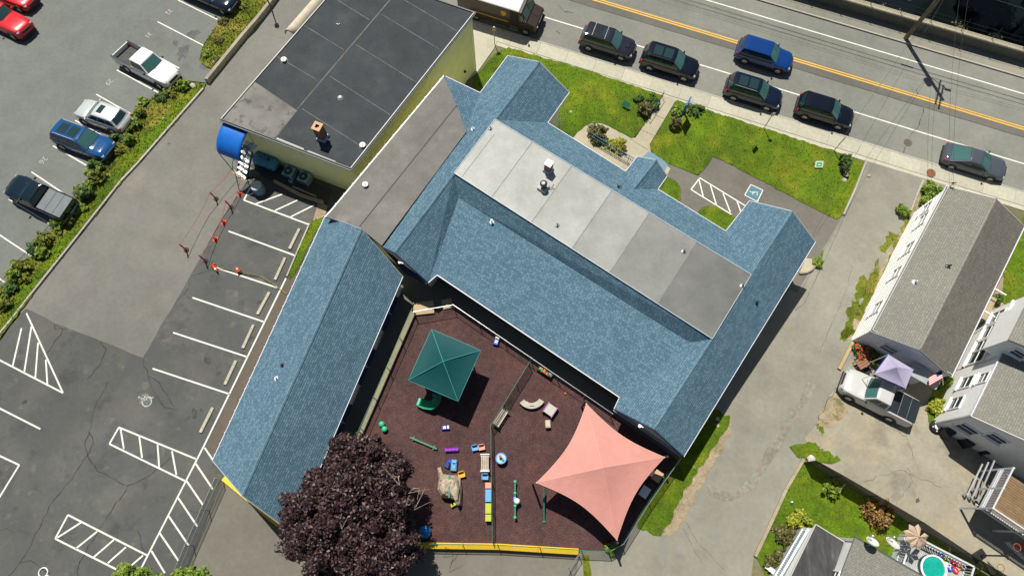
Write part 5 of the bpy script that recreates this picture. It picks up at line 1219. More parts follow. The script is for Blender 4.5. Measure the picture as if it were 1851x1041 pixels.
tree('copper_beech', 'large dark purple-leaved tree at the foot of the long wing', pb_, pc_, 3.65, 4.05, 3.0, 1000, 100, .098, L_purple, 5, .26, csz=.42, hollow=.42, lob=.13, limbs=9)
# bare twigs standing out of the crown
tw = MB(); rr = random.Random(3)
for (x, y) in ((720, 862), (748, 882), (615, 940), (757, 905)):
    p = at(x, y, 7.2); 
    for k in range(2): tw.tube([p, p+Vector((rr.uniform(-.5, .5), rr.uniform(-.5, .5), .25)), p+Vector((rr.uniform(-.9, .9), rr.uniform(-.9, .9), .3))], [.022, .015, .006], 5)
wpart('bare_twigs', tw, surf('pale_twig', (.33, .28, .22), ((5, .2),)), bpy.data.objects['copper_beech'])
for (x, y, r, sd) in ((235, 1074, 1.45, 11), (340, 1068, 1.2, 12), (283, 1080, 1.1, 13)):
    c = at(x, y, 3.2); tree('evergreen_tree', {11: 'bright green bushy tree at the bottom edge, left of the pair', 12: 'bright green bushy tree at the bottom edge, beside the lot fence', 13: 'low green shrub between the two bushy trees at the bottom edge'}[sd], Vector((c.x, c.y, 0)), c, r, r, 1.5, 170, 45, .10, L_bright, sd, .1, csz=.3, group='evergreens at the bottom edge')
def bush(label, px, py, r, h, m, seed, n=None, leaf=.09, name='shrub', group=None, rx=None, dz=0.0):
    p = gp(px, py, h*.5); b = onz(p, dz); t = thing(name, label, 'shrub', b, group=group)
    c = b+Vector((0, 0, h*.5)); n = n or int(60*max(r, .4))
    for k in range(4):
        a = k*1.6; wpart('stem', MB().tube([b, c+Vector((r*.5*math.cos(a), r*.5*math.sin(a), 0))], [.025, .01], 5), M_bark, t)
    crown('foliage', c, rx or r, r, h*.55, n, 34, leaf, m, seed, t, csz=.22*max(r, .5)+.05, hollow=.3); return t
for i, (lb, x, y, r, h, m) in enumerate((
    ('tall green shrub among pale twigs at the head of the curved path bed', 1079, 243, .75, 1.3, L_olive), ('dark green shrub below the tall shrub by the ramp', 1082, 256, .6, .9, L_green),
    ('lime green shrub in the ramp bed next to the railing', 1100, 262, .5, .7, L_lime), ('yellow-green leafy shrub at the end of the ramp bed', 1115, 265, .65, .9, L_lime),
    ('blue-green low shrub on the lawn left of the path', 1155, 179, .35, .5, L_green), ('round dark shrub beside the path on the front lawn', 1166, 198, .55, .9, L_olive), ('spreading shrub at the lawn corner by the path', 1177, 186, .6, .5, L_green),
    ('dark dense shrub at the foot of the blue sign', 1220, 223, .5, .9, L_olive), ('low spreading plant behind the blue sign', 1256, 200, .6, .35, L_green), ('leafy clump left of the blue sign post', 1226, 200, .45, .5, L_bright),
    ('scruffy shrub in the east corner of the front lawn', 1528, 290, .5, .6, L_green), ('dark tuft in the east corner of the front lawn', 1526, 308, .3, .5, L_dark),
    ('green shrub in the gravel bed nearest the sidewalk', 1684, 342, .7, .7, L_bright), ('small green shrub against the white house wall', 1673, 365, .45, .6, L_bright), ('bushy weed at the gravel bed corner', 1632, 382, .45, .6, L_bright),
    ('weed clump at the bend of the driveway', 1477, 474, .35, .35, L_bright), ('round lime shrub in the passage between the white houses', 1692, 736, .55, .7, L_lime), ('green shrub behind the flag in the side passage', 1712, 690, .6, .6, L_bright),
    ('leafy green shrub beside the black fence near its corner', 1503, 882, .55, .8, L_bright), ('rusty autumn shrub against the black fence', 1588, 925, .85, 1.1, L_rust), ('bright yellow-green round shrub in the back yard', 1441, 938, .62, .8, L_lime),
    ('grassy olive shrub below the yellow shrub', 1422, 972, .7, .7, L_olive), ('green grassy shrub by the porch steps', 1404, 1015, .7, .6, L_olive), ('dark round shrub by the small railed porch', 1800, 543, .45, .6, L_green),
    ('small weed beside the yellow playground wall corner', 1105, 990, .3, .3, L_bright))):
    bush(lb, x, y, r, h, m, 100+i)
rr = random.Random(44)
hp = [(340, 160), (318, 172), (300, 182), (283, 192), (268, 190), (262, 208), (248, 226), (258, 236), (236, 240), (225, 252), (240, 258), (212, 268), (220, 278), (200, 285), (188, 292), (202, 300), (182, 308), (172, 318), (186, 322), (160, 334), (172, 342), (150, 352), (162, 358), (140, 372), (150, 382), (128, 398), (112, 412), (100, 428), (88, 440), (72, 458), (84, 462), (60, 476), (46, 490), (34, 502), (48, 506), (20, 520), (30, 526), (6, 540), (14, 552), (-6, 560), (-20, 580)]
ORD = 'first second third fourth fifth sixth seventh eighth ninth tenth eleventh twelfth'.split()
zone = [(3, 'beside the nose of the white pickup'), (7, 'above the silver wagon'), (11, 'behind the silver wagon'), (15, 'in front of the blue SUV'), (19, 'between the blue SUV and the teal pickup'), (23, 'just below the teal pickup'), (99, 'at the left edge of the hedge bank')]
zc = {}
hp = [(x-9, y-6) for i, (x, y) in enumerate(hp) if i % 4 != 3]
for i, (x, y) in enumerate(hp):
    zn = next(n for k, n in zone if i < k); zc[zn] = zc.get(zn, -1)+1
    bush('leafy hedge shrub %s, %s from the top' % (zn, ORD[zc[zn]]), x, y, rr.uniform(.3, .6), rr.uniform(.4, 1.0), (L_bright, L_lime2, L_green, L_bright, L_lime2)[i % 5], 200+i, 32, .11, group='shrubs of the hedge bank', name='hedge_shrub')
for i, (x, y) in enumerate(((405, 40), (420, 20), (440, 12), (395, 75), (375, 98), (455, -8), (392, 110))):
    bush('weedy clump on the upper grass verge, %s in the row from the navy car' % ORD[i], x, y, .32, .35, (L_olive, L_bright, L_lime2)[i % 3], 300+i, 22, .09, group='weeds on the upper verge', name='weed_clump')

# ------------------------------------------------------------------ fences
def fence(name, label, pts, h=1.2, m_post=M_steel, mesh=None, step=2.2, rail=True, base=0.0, r=.02, mid=False, cat='fence', lean=0.0):
    P = [Vector(p) for p in pts]; t = thing(name, label, cat, P[0])
    done = []
    for a, b in zip(P, P[1:]):
        n = max(1, round((b-a).length/step))
        for k in range(n+1):
            c = lerp(a, b, k/n)
            if any((c-q).length < .1 for q in done): continue
            done.append(c.copy()); wpart('post', MB().tube([c+Vector((0, 0, base-.1)), c+Vector((0, 0, h+.04))], r*1.25, 7), m_post, t)
        if rail: wpart('top_rail', MB().tube([a+Vector((0, 0, h)), b+Vector((0, 0, h))], r, 6), m_post, t)
        if mid: wpart('mid_rail', MB().tube([a+Vector((0, 0, h*.5)), b+Vector((0, 0, h*.5))], r*.8, 6), m_post, t)
        if mesh:
            d = (b-a).normalized(); o = wpart('mesh_panel', MB().poly([a+Vector((0, 0, base+.04)), b+Vector((0, 0, base+.04)), b+Vector((0, 0, h-.02)), a+Vector((0, 0, h-.02))]), mesh, t)
    return t
M_link_mesh = netting('chain_link_mesh', (.30, .33, .33), .16); M_greenmesh = netting('green_link_mesh', (.02, .12, .09), .45); M_blackmesh = netting('black_privacy_mesh', (.008, .011, .012), .93)
G = lambda L: [gp(*p) for p in L]
fence('playground_fence', 'chain-link fence with pale top rail round the north and east of the playground', G([(752, 572), (822, 560), (960, 654), (1103, 752)]), 1.25, M_steel, M_link_mesh)
wl = kerb('retaining_wall', [(748, 566), (655, 778), (600, 900)], .36, .42, surf('sandstone_cap', (.26, .25, .165), ((1, .1), (9, .15))), 'pale stone retaining wall along the west side of the playground', 'wall')
fence('playground_fence', 'dark green fence on the stone wall west of the playground', [p+Vector((0, 0, .35)) for p in G([(750, 568), (658, 778), (602, 900)])], 1.1, M_green, M_link_mesh)
kerb('stone_step', [(748, 560), (785, 556)], .9, .25, surf('pale_slab', (.42, .33, .2), ((1, .1),)), 'pale stone slab at the top corner of the playground', 'slab')
kerb('stone_step', [(800, 552), (818, 548)], .7, .2, MATS['pale_slab'], 'small pale slab outside the playground corner', 'slab')
fence('dividing_fence', 'green-railed fence dividing the playground in two', G([(957, 660), (888, 772), (891, 978)]), 1.2, M_green, M_greenmesh, 1.9)
yw = kerb('boundary_wall', [(560, 984), (775, 985), (900, 987), (1045, 996)], .36, .45, M_ypaint, 'yellow painted low wall along the south side of the playground', 'wall')
fence('playground_fence', 'green mesh fence along the yellow wall', [p+Vector((0, 0, .0)) for p in G([(700, 980), (775, 981), (900, 983), (1050, 992), (1098, 994)])], 1.3, M_green, M_greenmesh, 2.4)
fence('playground_fence', 'fence with green mesh along the side lawn east of the playground', G([(1098, 994), (1122, 981), (1170, 905), (1222, 832)]), 1.3, M_steel, M_greenmesh, 2.3)
fence('fence_gate', 'open chain-link gate at the playground corner by the rear drive', G([(1045, 999), (1028, 1025), (1020, 1044)]), 1.25, M_steel, M_link_mesh, 1.2, mid=True)
fence('lot_fence', 'chain-link fence between the old lot and the rear lot', G([(403, 866), (378, 922), (350, 985), (325, 1045)]), 1.35, M_steel, netting('teal_link_mesh', (.16, .24, .24), .35), 2.0, mid=True)
bf = fence('black_fence', 'black privacy mesh fence along the back yard lawn', G([(1453, 836), (1500, 862), (1560, 897), (1640, 944), (1720, 998), (1800, 1046), (1880, 1100)]), 2.0, M_black, M_blackmesh, 2.3)
for i, (x, y, x2, y2) in enumerate(((1528, 874, 1504, 900), (1594, 910, 1578, 915), (1718, 984, 1716, 1003), (1776, 1026, 1760, 1038))):
    wpart('brace', MB().beam(gp(x, y, 1.0), gp(x2, y2, .05), .09, .09), M_wood, bf)
fence('hedge_fence', 'thin black wire fence through the hedge bank', G([(330, 158), (262, 222), (205, 292), (150, 360), (96, 425), (40, 490), (-20, 560)]), .95, M_black, netting('hedge_wire', (.01, .01, .01), .12), 2.6, r=.015)
# river wall with fence beyond the street
rw = thing('river_wall', 'concrete parapet wall with wire fence beside the river', 'wall', gp(1640, 45))
M_rwall = surf('river_wall_concrete', (.13, .125, .105), ((.4, .15), (3, .12), (20, .15)), bump=.4); M_rcap = surf('wall_cap_concrete', (.33, .30, .22), ((1, .12), (9, .12)))  # wall face darker than its cap: its shade is put into the concrete colour
for k in range(-12, 28):
    a = RP0+RN*(S_far-.15)+RD*(k*2.5); b = RP0+RN*(S_far-.15)+RD*(k*2.5+2.49)
    wpart('wall_panel', MB().beam((a.x, a.y, -4.0), (b.x, b.y, -4.0), .30, 5.0), M_rwall, rw)
    wpart('cap_stone', MB().beam((a.x, a.y, -1.42), (b.x, b.y, -1.42), .46, .16), M_rcap, rw)
    c = RP0+RN*(S_far-.2)+RD*(k*2.5+1.2); wpart('fence_post', MB().tube([(c.x, c.y, -1.4), (c.x, c.y, -.25), (c.x-RN.x*.12, c.y-RN.y*.12, -.05)], .03, 6), M_black, rw)
for h in (-1.25, -.75, -.3):
    a = RP0+RN*(S_far-.2)+RD*-30; b = RP0+RN*(S_far-.2)+RD*70; wpart('fence_wire', MB().tube([(a.x, a.y, h), (b.x, b.y, h)], .012, 5), M_black, rw)
# ------------------------------------------------------------------ river beyond the wall
def riv(s): return RP0+RN*s
rz0 = -6.0
mb = MB(); a, b, c, d = [RP0+RN*s+RD*t_ for s, t_ in ((S_far, -200), (S_far, 200), (S_far-26, 200), (S_far-26, -200))]
struct(mb.poly([(p.x, p.y, rz0) for p in (a, b, c, d)]).build('river_bed', surf('river_mud', (.022, .022, .016), ((.3, .3), (2, .3), (9, .3)), patches=(((.05, .05, .035), .8, .55, .7, .7), ((.008, .014, .014), .5, .5, .6, .9)), rough=.6, bump=.6, bscale=6)))  # near-black bed colour holds the deep shade of the gully
mb = MB(); a, b, c, d = [RP0+RN*s+RD*t_ for s, t_ in ((S_far-26, -200), (S_far-26, 200), (S_far-160, 200), (S_far-160, -200))]
struct(mb.poly([(p.x, p.y, -1.5) for p in (a, b, c, d)]).build('far_bank', M_ground))
a, b, c, d = [RP0+RN*s+RD*t_ for s, t_ in ((S_far-2.2, -200), (S_far-2.2, 200), (S_far-24, 200), (S_far-24, -200))]
struct(MB().poly([(p.x, p.y, rz0+.25) for p in (a, b, c, d)]).build('river_water', surf('dark_water', (.004, .007, .007), ((.3, .2),), rough=.12, bump=.25, bscale=2.0)))  # water colour darkened too, as painted gully shade
rr = random.Random(9)
for i in range(16):
    t_ = 15+i*1.6; s_ = S_far-rr.uniform(2.0, 6.5); q = RP0+RN*s_+RD*t_; r = rr.uniform(.15, .55)
    bm = bmesh.new(); bmesh.ops.create_icosphere(bm, subdivisions=2, radius=1)
    for v in bm.verts: v.co = Vector((v.co.x*r*rr.uniform(.8, 1.1), v.co.y*r*.8*rr.uniform(.8, 1.1), v.co.z*r*.6))
    me = bpy.data.meshes.new('river_rock'); bm.to_mesh(me); bm.free(); me.materials.append(surf('wet_rock', (.06, .062, .058), ((2, .3), (9, .3)), rnd=.4))
    tag(link('river_rock', me, loc=(q.x, q.y, rz0+.25)), 'grey rock in the dark river, %s counted along the wall' % 'first second third fourth fifth sixth seventh eighth ninth tenth eleventh twelfth thirteenth fourteenth fifteenth sixteenth'.split()[i], 'rock', 'rocks in the river')
for i in range(12):
    t_ = 15+i*2.3+rr.uniform(-.4, .4); q = RP0+RN*(S_far-.9-rr.uniform(0, 1.2))+RD*t_; h = rr.uniform(1.2, 3.0)
    b = Vector((q.x, q.y, rz0)); t = thing('bank_shrub', 'brown twiggy shrub behind the river parapet, %s from the left' % ORD[i], 'shrub', b, group='shrubs on the river bank')
    tw = MB()
    for k in range(16):
        a_ = rr.uniform(0, 6.28); l = rr.uniform(.3, .9); tw.tube([b, b+Vector((l*.5*math.cos(a_), l*.5*math.sin(a_), h*.8)), b+Vector((l*math.cos(a_), l*math.sin(a_), h*1.25))], [.025, .015, .005], 4)
    wpart('twigs', tw, surf('dry_twig', (.17, .13, .09), ((4, .3),)), t)
    crown('foliage', b+Vector((0, 0, h)), .7, .6, .7, 18, 22, .08, L_dark if i % 3 else L_olive, 500+i, t, csz=.3)
for i, (t_, s_) in enumerate(((28, 7), (33, 9), (38, 7), (43, 9), (48, 7), (23, 9), (35, 14), (45, 15))):
    q = RP0+RN*(S_far-s_)+RD*t_; c = Vector((q.x, q.y, -1.5)); tree('river_tree', 'dark leafy tree in the river gully, %s in order from the pole' % ORD[i], Vector((q.x, q.y, rz0)), c, 2.6, 2.2, 2.2, 150, 40, .16, L_dark, 600+i, .15, group='trees in the river gully')

# ------------------------------------------------------------------ utility pole, wires, signs
pb = gp(1637, 70, -.02); up_ = thing('utility_pole', 'tall wooden utility pole with crossarms beside the far kerb', 'utility pole', pb)
PH = 11.5
part('shaft', MB().tube([(0, 0, -.3), (0, 0, PH*.5), (0, 0, PH)], [.19, .165, .13], 12), surf('pole_wood', (.17, .15, .095), ((.8, .15), (12, .25)), bump=.4), up_, smooth=True)
ax = Vector((RN.x, RN.y, 0)); ay = Vector((RD.x, RD.y, 0))
for h in (PH-.5, PH-1.4):
    part('crossarm', MB().beam(-ax*1.2+Vector((0, 0, h)), ax*1.2+Vector((0, 0, h)), .10, .12), M_wood, up_)
    for k in (-1.1, -.5, .5, 1.1): part('insulator', MB().lathe([(.04, 0), (.07, .05), (.05, .12), (.02, .15)], ax*k+Vector((0, 0, h+.06)), 8), plain('brown_ceramic', (.25, .06, .03), .3), up_)
part('transformer', MB().lathe([(.24, 0), (.25, .05), (.25, .8), (.18, .88), (.04, .92)], -ay*.42+Vector((0, 0, PH-3.4)), 14), plain('transformer_grey', (.30, .32, .32), .4), up_)
part('lamp_arm', MB().tube([Vector((0, 0, PH-4.6)), ay*.9+ax*.3+Vector((0, 0, PH-4.2)), ay*1.5+ax*.6+Vector((0, 0, PH-4.3))], .035), M_steel, up_)
part('lamp_head', MB().box(ay*1.7+ax*.7+Vector((0, 0, PH-4.3)), (.5, .2, .12), ang_r, bev=.03), M_steel, up_)
part('cable_splice', MB().tube([ay*-1.0+Vector((0, 0, 6.2)), ay*-2.0+Vector((0, 0, 6.15))], .07), M_black, up_)
def wire(label, a, b, sag=.5, r=.009):
    a = Vector(a); b = Vector(b); P = [lerp(a, b, k/16)-Vector((0, 0, 4*sag*(k/16)*(1-k/16))) for k in range(17)]
    return tag(MB().tube(P, r, 5).build('overhead_wire', plain('cable_black', (.05, .05, .055), .5)), label, 'wire', 'overhead wires')
pt = lambda h, k=0.0: pb+Vector((0, 0, h))+ax*k
for k, h, wn in ((-1.1, PH-.35, 'outermost river side'), (.5, PH-.35, 'inner street side'), (-.5, PH-1.25, 'lower crossarm')):
    q = pt(h, k); wire('power line running left from the pole, %s' % wn, q-ay*70, q, 1.0); wire('power line running right from the pole, %s' % wn, q, q+ay*60, 1.0)
for h, r, wn in ((7.3, .02, 'upper'), (6.3, .026, 'lower')):
    wire('%s communication cable running left from low on the pole' % wn, pt(h)-ay*70, pt(h), .6, r*.7); wire('%s communication cable running right from low on the pole' % wn, pt(h), pt(h)+ay*60, .6, r*.7)
wire('service wire from the pole to the east wing of the school', pt(7.2), eNE+Vector((-.3, .3, .3)), .7)
wire('service wire from the pole to the school porch side', pt(7.0), eNR+Vector((0, 0, .5)), .9)
wire('service wire from the pole to the grey roofed house', pt(8.0), V(1716, 338, EH+.7), .6)
wire('guy wire across the street from the pole top', pt(9.5), V(1716, 338, EH+.5)+Vector((.3, 0, 0)), .8)
def post_sign(name, label, bx, h, plate, m_plate, face, post=M_steel, group=None, cat='sign', z0=None):
    p = gp(*bx); t = thing(name, label, cat, p, face, group=group)
    part('post', MB().box((0, 0, h/2-.1), (.05, .05, h+.2)), post, t)
    w_, h_ = plate; part('plate', MB().box((0, -.04, h-h_/2), (w_, .012, h_), bev=0), m_plate, t); part('bracket', MB().box((0, -.028, h-h_/2), (.10, .014, h_*.5)), M_steel, t)
    return t
M_plate = plain('sign_plate', (.66, .66, .62), .5)
sr = ang_r+R_(40)
post_sign('street_sign', 'thin post sign on the sidewalk beside the delivery truck', (894, 80), 2.2, (.32, .48), plain('tan_plate', (.45, .36, .22), .6), ang_r+.6, M_steel)
post_sign('street_sign', 'parking sign post at the lawn edge below the boxy SUV', (1380, 233), 2.4, (.3, .45), M_plate, ang_r+.5, M_steel, 'parking signs on the lawn edge')
post_sign('street_sign', 'parking sign post at the lawn edge below the rounded crossover', (1507, 273), 2.2, (.3, .4), M_plate, ang_r+1.1, M_steel, 'parking signs on the lawn edge')
t = thing('name_sign', 'tall blue post sign with hanging board at the front walk', 'sign', gp(1232, 213), ang_r+R_(80))
part('post', MB().beam((-.45, 0, 0), (-.45, 0, 2.2), .1, .1), plain('sign_blue', (.02, .10, .36), .5), t); part('post', MB().beam((.45, 0, 0), (.45, 0, 2.2), .1, .1), MATS['sign_blue'], t)
part('board', MB().box((0, 0, 1.55), (.84, .06, 1.0)), plain('sign_board_blue', (.05, .22, .5), .5), t); part('top_rail', MB().beam((-.55, 0, 2.25), (.55, 0, 2.25), .12, .1), MATS['sign_blue'], t); part('finial', MB().lathe([(.06, 0), (.09, .08), (.02, .18)], (-.45, 0, 2.3), 10), MATS['sign_blue'], t)
def yard_sign(label, px, ang, col, tilt=.0, col2=None, wd=.62, ht=.5):
    p = gp(*px); t = thing('yard_sign', label, 'sign', p, ang, group='yard signs on the front lawn'); R3 = Matrix.Rotation(tilt, 3, 'X')
    part('board', MB().box(R3 @ Vector((0, 0, .55)), (wd, .03, ht), R3), col, t)
    if col2: part('panel', MB().box(R3 @ Vector((0, -.022, .55)), (wd*.68, .012, ht*.62), R3), col2, t); part('stripe', MB().box(R3 @ Vector((0, -.032, .52)), (wd*.4, .008, ht*.16), R3), col, t)
    for s in (-.2, .2): part('stake', MB().tube([(s, 0, -.1), R3 @ Vector((s, 0, .4))], .012, 5), M_steel, t)
yard_sign('dark green yard sign on the lawn left of the path', (1126, 200), ang_r+R_(-15), plain('sign_green', (.03, .16, .08), .5), -.7)
yard_sign('thin dark yard sign seen edge-on near the parking sign', (1361, 266), ang_r+R_(70), plain('sign_green', (.03, .16, .08), .5), .1)
yard_sign('bright green and white yard sign near the driveway corner', (1479, 310), ang_r+R_(20), plain('sign_white', (.75, .75, .72), .5), -.95, plain('sign_bright_green', (.03, .50, .08), .5))
t = thing('dark_tub', 'black planter tub with pale rock in the lawn corner', 'planter', gp(1527, 318))
part('tub', MB().lathe([(.2, 0), (.24, .3), (.21, .3), (.18, .1), (.02, .08)], n=14), M_black, t); part('soil', MB().lathe([(.2, .24), (.02, .25)], n=14), M_soil, t)
def rock(label, px, r, col=(.4, .35, .28), grp=None):
    p = gp(*px); rr = random.Random(int(px[0])); bm = bmesh.new(); bmesh.ops.create_icosphere(bm, subdivisions=2, radius=1)
    for v in bm.verts: v.co = Vector((v.co.x*r*rr.uniform(.75, 1.15), v.co.y*r*rr.uniform(.7, 1.1), v.co.z*r*.6))
    me = bpy.data.meshes.new('rock'); bm.to_mesh(me); bm.free(); me.materials.append(surf('stone_%d' % int(col[0]*100), col, ((4, .2), (20, .2))))
    return tag(link('rock', me, loc=p+Vector((0, 0, r*.2))), label, 'rock', grp)
rock('pale rock beside the black tub at the lawn corner', (1526, 326), .22); rock('pale stone in the driveway mouth', (1570, 318), .16, (.38, .30, .2)); rock('pale rock in the hedge bank by the retaining wall end', (349, 157), .28)
rock('whitish stone among the hedge shrubs', (296, 216), .16); rock('pale rock on the fence corner lawn', (1466, 829), .3, (.5, .45, .4)); rock('small buff stone on the front lawn near the gable', (1032, 203), .15, (.42, .3, .16))
rock('pale stone on the shaded side lawn, nearest the wall', (1297, 757), .16); rock('pale stone on the side lawn edge', (1297, 769), .14, (.5, .48, .44)); rock('flat pale slab on the upper verge', (391, 113), .32, (.36, .37, .31))
# curved concrete bumper by the east wing
t = thing('concrete_bumper', 'curved pale concrete kerb end beside the east wing', 'kerb', gp(1460, 485))
pts = G([(1444, 494), (1456, 493), (1466, 488), (1473, 479), (1476, 470)])
wpart('kerb_arc', MB().tube([p+Vector((0, 0, .1)) for p in pts], .14, 8), M_path, t, smooth=True); wpart('fill', MB().prism([p+Vector((0, 0, .16)) for p in pts]+[gp(1455, 468)+Vector((0, 0, .16))], -3), M_path, t)
# handrail by the front path
t = thing('path_handrail', 'thin dark handrail beside the front path', 'railing', gp(1185, 200))
P = G([(1197, 177), (1182, 200), (1171, 216)]); wpart('rail', MB().tube([p+Vector((0, 0, .85)) for p in P], .022), M_black, t)
for p in P: wpart('post', MB().tube([p, p+Vector((0, 0, .85))], .02), M_black, t)

# ------------------------------------------------------------------ parking lot furniture
ws = [((542, 414), (524, 452), 'by the hatched bay under the awning'), ((516, 467), (498, 506), 'second from the awning, by the caution tape end'), ((487, 530), (467, 567), 'third from the awning'), ((459, 588), (440, 629), 'fourth from the awning'), ((427, 653), (408, 694), 'fifth from the awning'), ((385, 738), (364, 780), 'nearest the hatched walkway, apart from the rest')]
wsm = None
for a, b, lb in ws:
    A, B = gp(*a), gp(*b); L = 1.75; c = (A+B)/2
    if wsm is None:
        mb = MB(); mb.add([(x, y, z) for x in (-L/2, L/2) for y, z in ((-.125, 0), (-.095, .13), (.095, .13), (.125, 0))], [(0, 1, 2, 3), (7, 6, 5, 4), (0, 4, 5, 1), (1, 5, 6, 2), (2, 6, 7, 3), (3, 7, 4, 0)])
        wsm = mb.mesh('stop_bar', surf('wheel_stop_concrete', (.40, .375, .30), ((2, .1), (15, .15)), rnd=.06)); pin = MB().lathe([(.03, .131), (.03, .138), (.005, .14)], (-.55, 0, 0), 8).lathe([(.03, .131), (.03, .138), (.005, .14)], (.55, 0, 0), 8).mesh('pin', M_black)
    t = thing('wheel_stop', 'concrete wheel stop '+lb, 'wheel stop', mat=frame(onz(c, .004), angp(A, B)), group='wheel stops in the old lot')
    link('stop_bar', wsm, t); link('pin', pin, t)
M_orange = plain('cone_orange', (.70, .07, .012), .6); M_dred = plain('delineator_red', (.50, .03, .02), .6)
def delineator(px, label):
    t = thing('delineator_post', label, 'delineator', gp(*px), group='delineator posts')
    part('base', MB().lathe([(.19, 0), (.19, .05), (.08, .08)], n=12), plain('rubber_base', (.07, .025, .025), .9), t)
    part('post', MB().tube([(0, 0, .05), (0, 0, 1.15)], [.055, .045], 8), M_dred, t); part('band', MB().tube([(0, 0, .8), (0, 0, .9)], .056, 8), plain('dark_band', (.05, .01, .01), .5), t); part('handle', MB().tube([(-.08, 0, 1.15), (0, 0, 1.22), (.08, 0, 1.15)], .015, 6), M_dred, t)
def cone(px, label, h=.5, lying=None, tilt=0):
    t = thing('traffic_cone', label, 'cone', gp(*px), group='traffic cones'); M = Matrix.Identity(3)
    if lying is not None: M = Matrix.Rotation(lying, 3, 'Z') @ Matrix.Rotation(R_(82), 3, 'Y')
    off = Vector((0, 0, .18 if lying is not None else 0))
    def tr(mb): mb.v = [tuple(M @ Vector(v)+off) for v in mb.v]; return mb
    part('base', tr(MB().box((0, 0, .02), (.34, .34, .04), bev=.01)), M_orange, t); part('shell', tr(MB().lathe([(.13, .04), (.035, h), (.01, h)], n=14)), M_orange, t, smooth=True)
    part('collar', tr(MB().lathe([(.088, h*.5), (.066, h*.7)], n=14)), plain('reflective_white', (.75, .74, .6), .4), t)
dl = [((391, 360), 'red delineator post by the stair, outer line of tape'), ((337, 452), 'red delineator post at the far end of the outer tape line'), ((418, 375), 'red delineator post of the inner line, nearest the stair'), ((372, 472), 'red delineator post at the low end of the inner line')]
for p, l in dl: delineator(p, l)
cn = [((434, 352), 'small orange cone beside the stair foot'), ((405, 403), 'orange cone midway along the inner tape line, upper'), ((390, 433), 'orange cone midway along the inner tape line, lower')]
for p, l in cn: cone(p, l, .55)
cone((387, 482), 'orange cone with white collar tipped over at the tape corner', .6, lying=-.9); cone((434, 493), 'tipped orange cone halfway along the yellow tape', .45, lying=2.2)
def tape(label, pix, hs, m, wd=.05):
    P = [gp(p[0], p[1])+Vector((0, 0, h)) for p, h in zip(pix, hs)]; mb = MB()
    for a, b in zip(P, P[1:]):
        Q = [lerp(a, b, k/8)-Vector((0, 0, .25*4*(k/8)*(1-k/8)*min(1, (b-a).length/4))) for k in range(9)]
        mb.v += [tuple(q+Vector((0, 0, wd/2))) for q in Q]+[tuple(q-Vector((0, 0, wd/2))) for q in Q]; n = len(mb.v)-18
        mb.f += [(n+k, n+k+1, n+9+k+1, n+9+k) for k in range(8)]
        for k in range(8): mb.tube([Q[k], Q[k+1]], .018, 4)
    return tag(mb.build('barrier_tape', m), label, 'tape', 'barrier tapes')
M_rtape = plain('red_tape', (.55, .10, .09), .6); M_ytape = plain('yellow_tape', (.62, .42, .02), .6)
tape('red barrier tape of the outer line from the stair to the far post', [(428, 316), (391, 360), (337, 452)], [1.0, 1.1, 1.1], M_rtape)
tape('red barrier tape of the inner line along the cones', [(445, 318), (434, 352), (418, 375), (405, 403), (390, 433), (372, 472)], [1.0, .55, 1.1, .55, .55, 1.1], M_rtape)
tape('yellow caution tape trailing across the stalls', [(388, 482), (434, 493), (470, 500), (495, 514), (518, 532)], [.25, .3, .12, .3, .2], M_ytape, .10)
# machinery yard
M_teal = plain('teal_tank_paint', (.05, .22, .32), .5)
struct(drape('machinery_pad', [(452, 300), (470, 285), (600, 345), (590, 372), (575, 360), (480, 322)], .03, surf('pad_dark', (.06, .06, .05), ASPH)))
t = thing('storage_tank', 'blue-green horizontal tank against the yellow wall', 'tank', gp(487, 300), ang1)
def htank(L, r, n=18):
    mb = MB(); prof = [(-L/2-.12, .02), (-L/2-.10, r*.6), (-L/2, r), (L/2, r), (L/2+.10, r*.6), (L/2+.12, .02)]
    vs = [(x, q*math.cos(math.tau*k/n), r+.25+q*math.sin(math.tau*k/n)) for x, q in prof for k in range(n)]
    return mb.add(vs, [(i*n+k, i*n+(k+1) % n, (i+1)*n+(k+1) % n, (i+1)*n+k) for i in range(len(prof)-1) for k in range(n)])
part('shell', htank(1.7, .5), M_teal, t, smooth=True)
for x in (-.55, .55): part('leg', MB().box((x, 0, .2), (.12, .7, .4)), M_black, t)
part('fill_cap', MB().lathe([(.07, 0), (.07, .14), (.1, .15), (.02, .18)], (.4, 0, 1.22), 10), M_black, t); part('vent', MB().tube([(-.3, 0, 1.2), (-.3, 0, 1.5)], .04), M_black, t)
for i, (x, y, lb) in enumerate(((527, 318, 'left air conditioner unit beside the tank'), (554, 328, 'right air conditioner unit near the timber edging'))):
    t = thing('air_conditioner', lb, 'air conditioner', gp(x, y), ang1, 'air conditioners by the yellow wall'); M_ac = plain('ac_teal', (.22, .36, .38), .5)
    part('casing', MB().box((0, 0, .42), (.78, .78, .84), bev=.03), M_ac, t)
    part('fan_ring', MB().lathe([(.32, .84), (.33, .87), (.27, .87), (.26, .845), (.02, .845)], n=20), plain('ac_dark', (.03, .05, .055), .6), t); part('fan_hub', MB().lathe([(.1, .86), (.1, .89), (.02, .9)], n=12), M_ac, t)
    for k in range(4): part('louvre', MB().box((0, -.395, .2+.15*k), (.6, .02, .06)), plain('ac_dark', (.03, .05, .055), .6), t)
t = thing('gas_meter', 'small round meter in front of the air conditioners', 'meter', gp(527, 330), ang1); part('drum', MB().lathe([(.15, 0), (.17, .3), (.14, .36), (.02, .38)], n=14), plain('ac_teal', (.22, .36, .38), .5), t); part('dial', MB().lathe([(.08, .38), (.02, .39)], n=12), M_black, t)
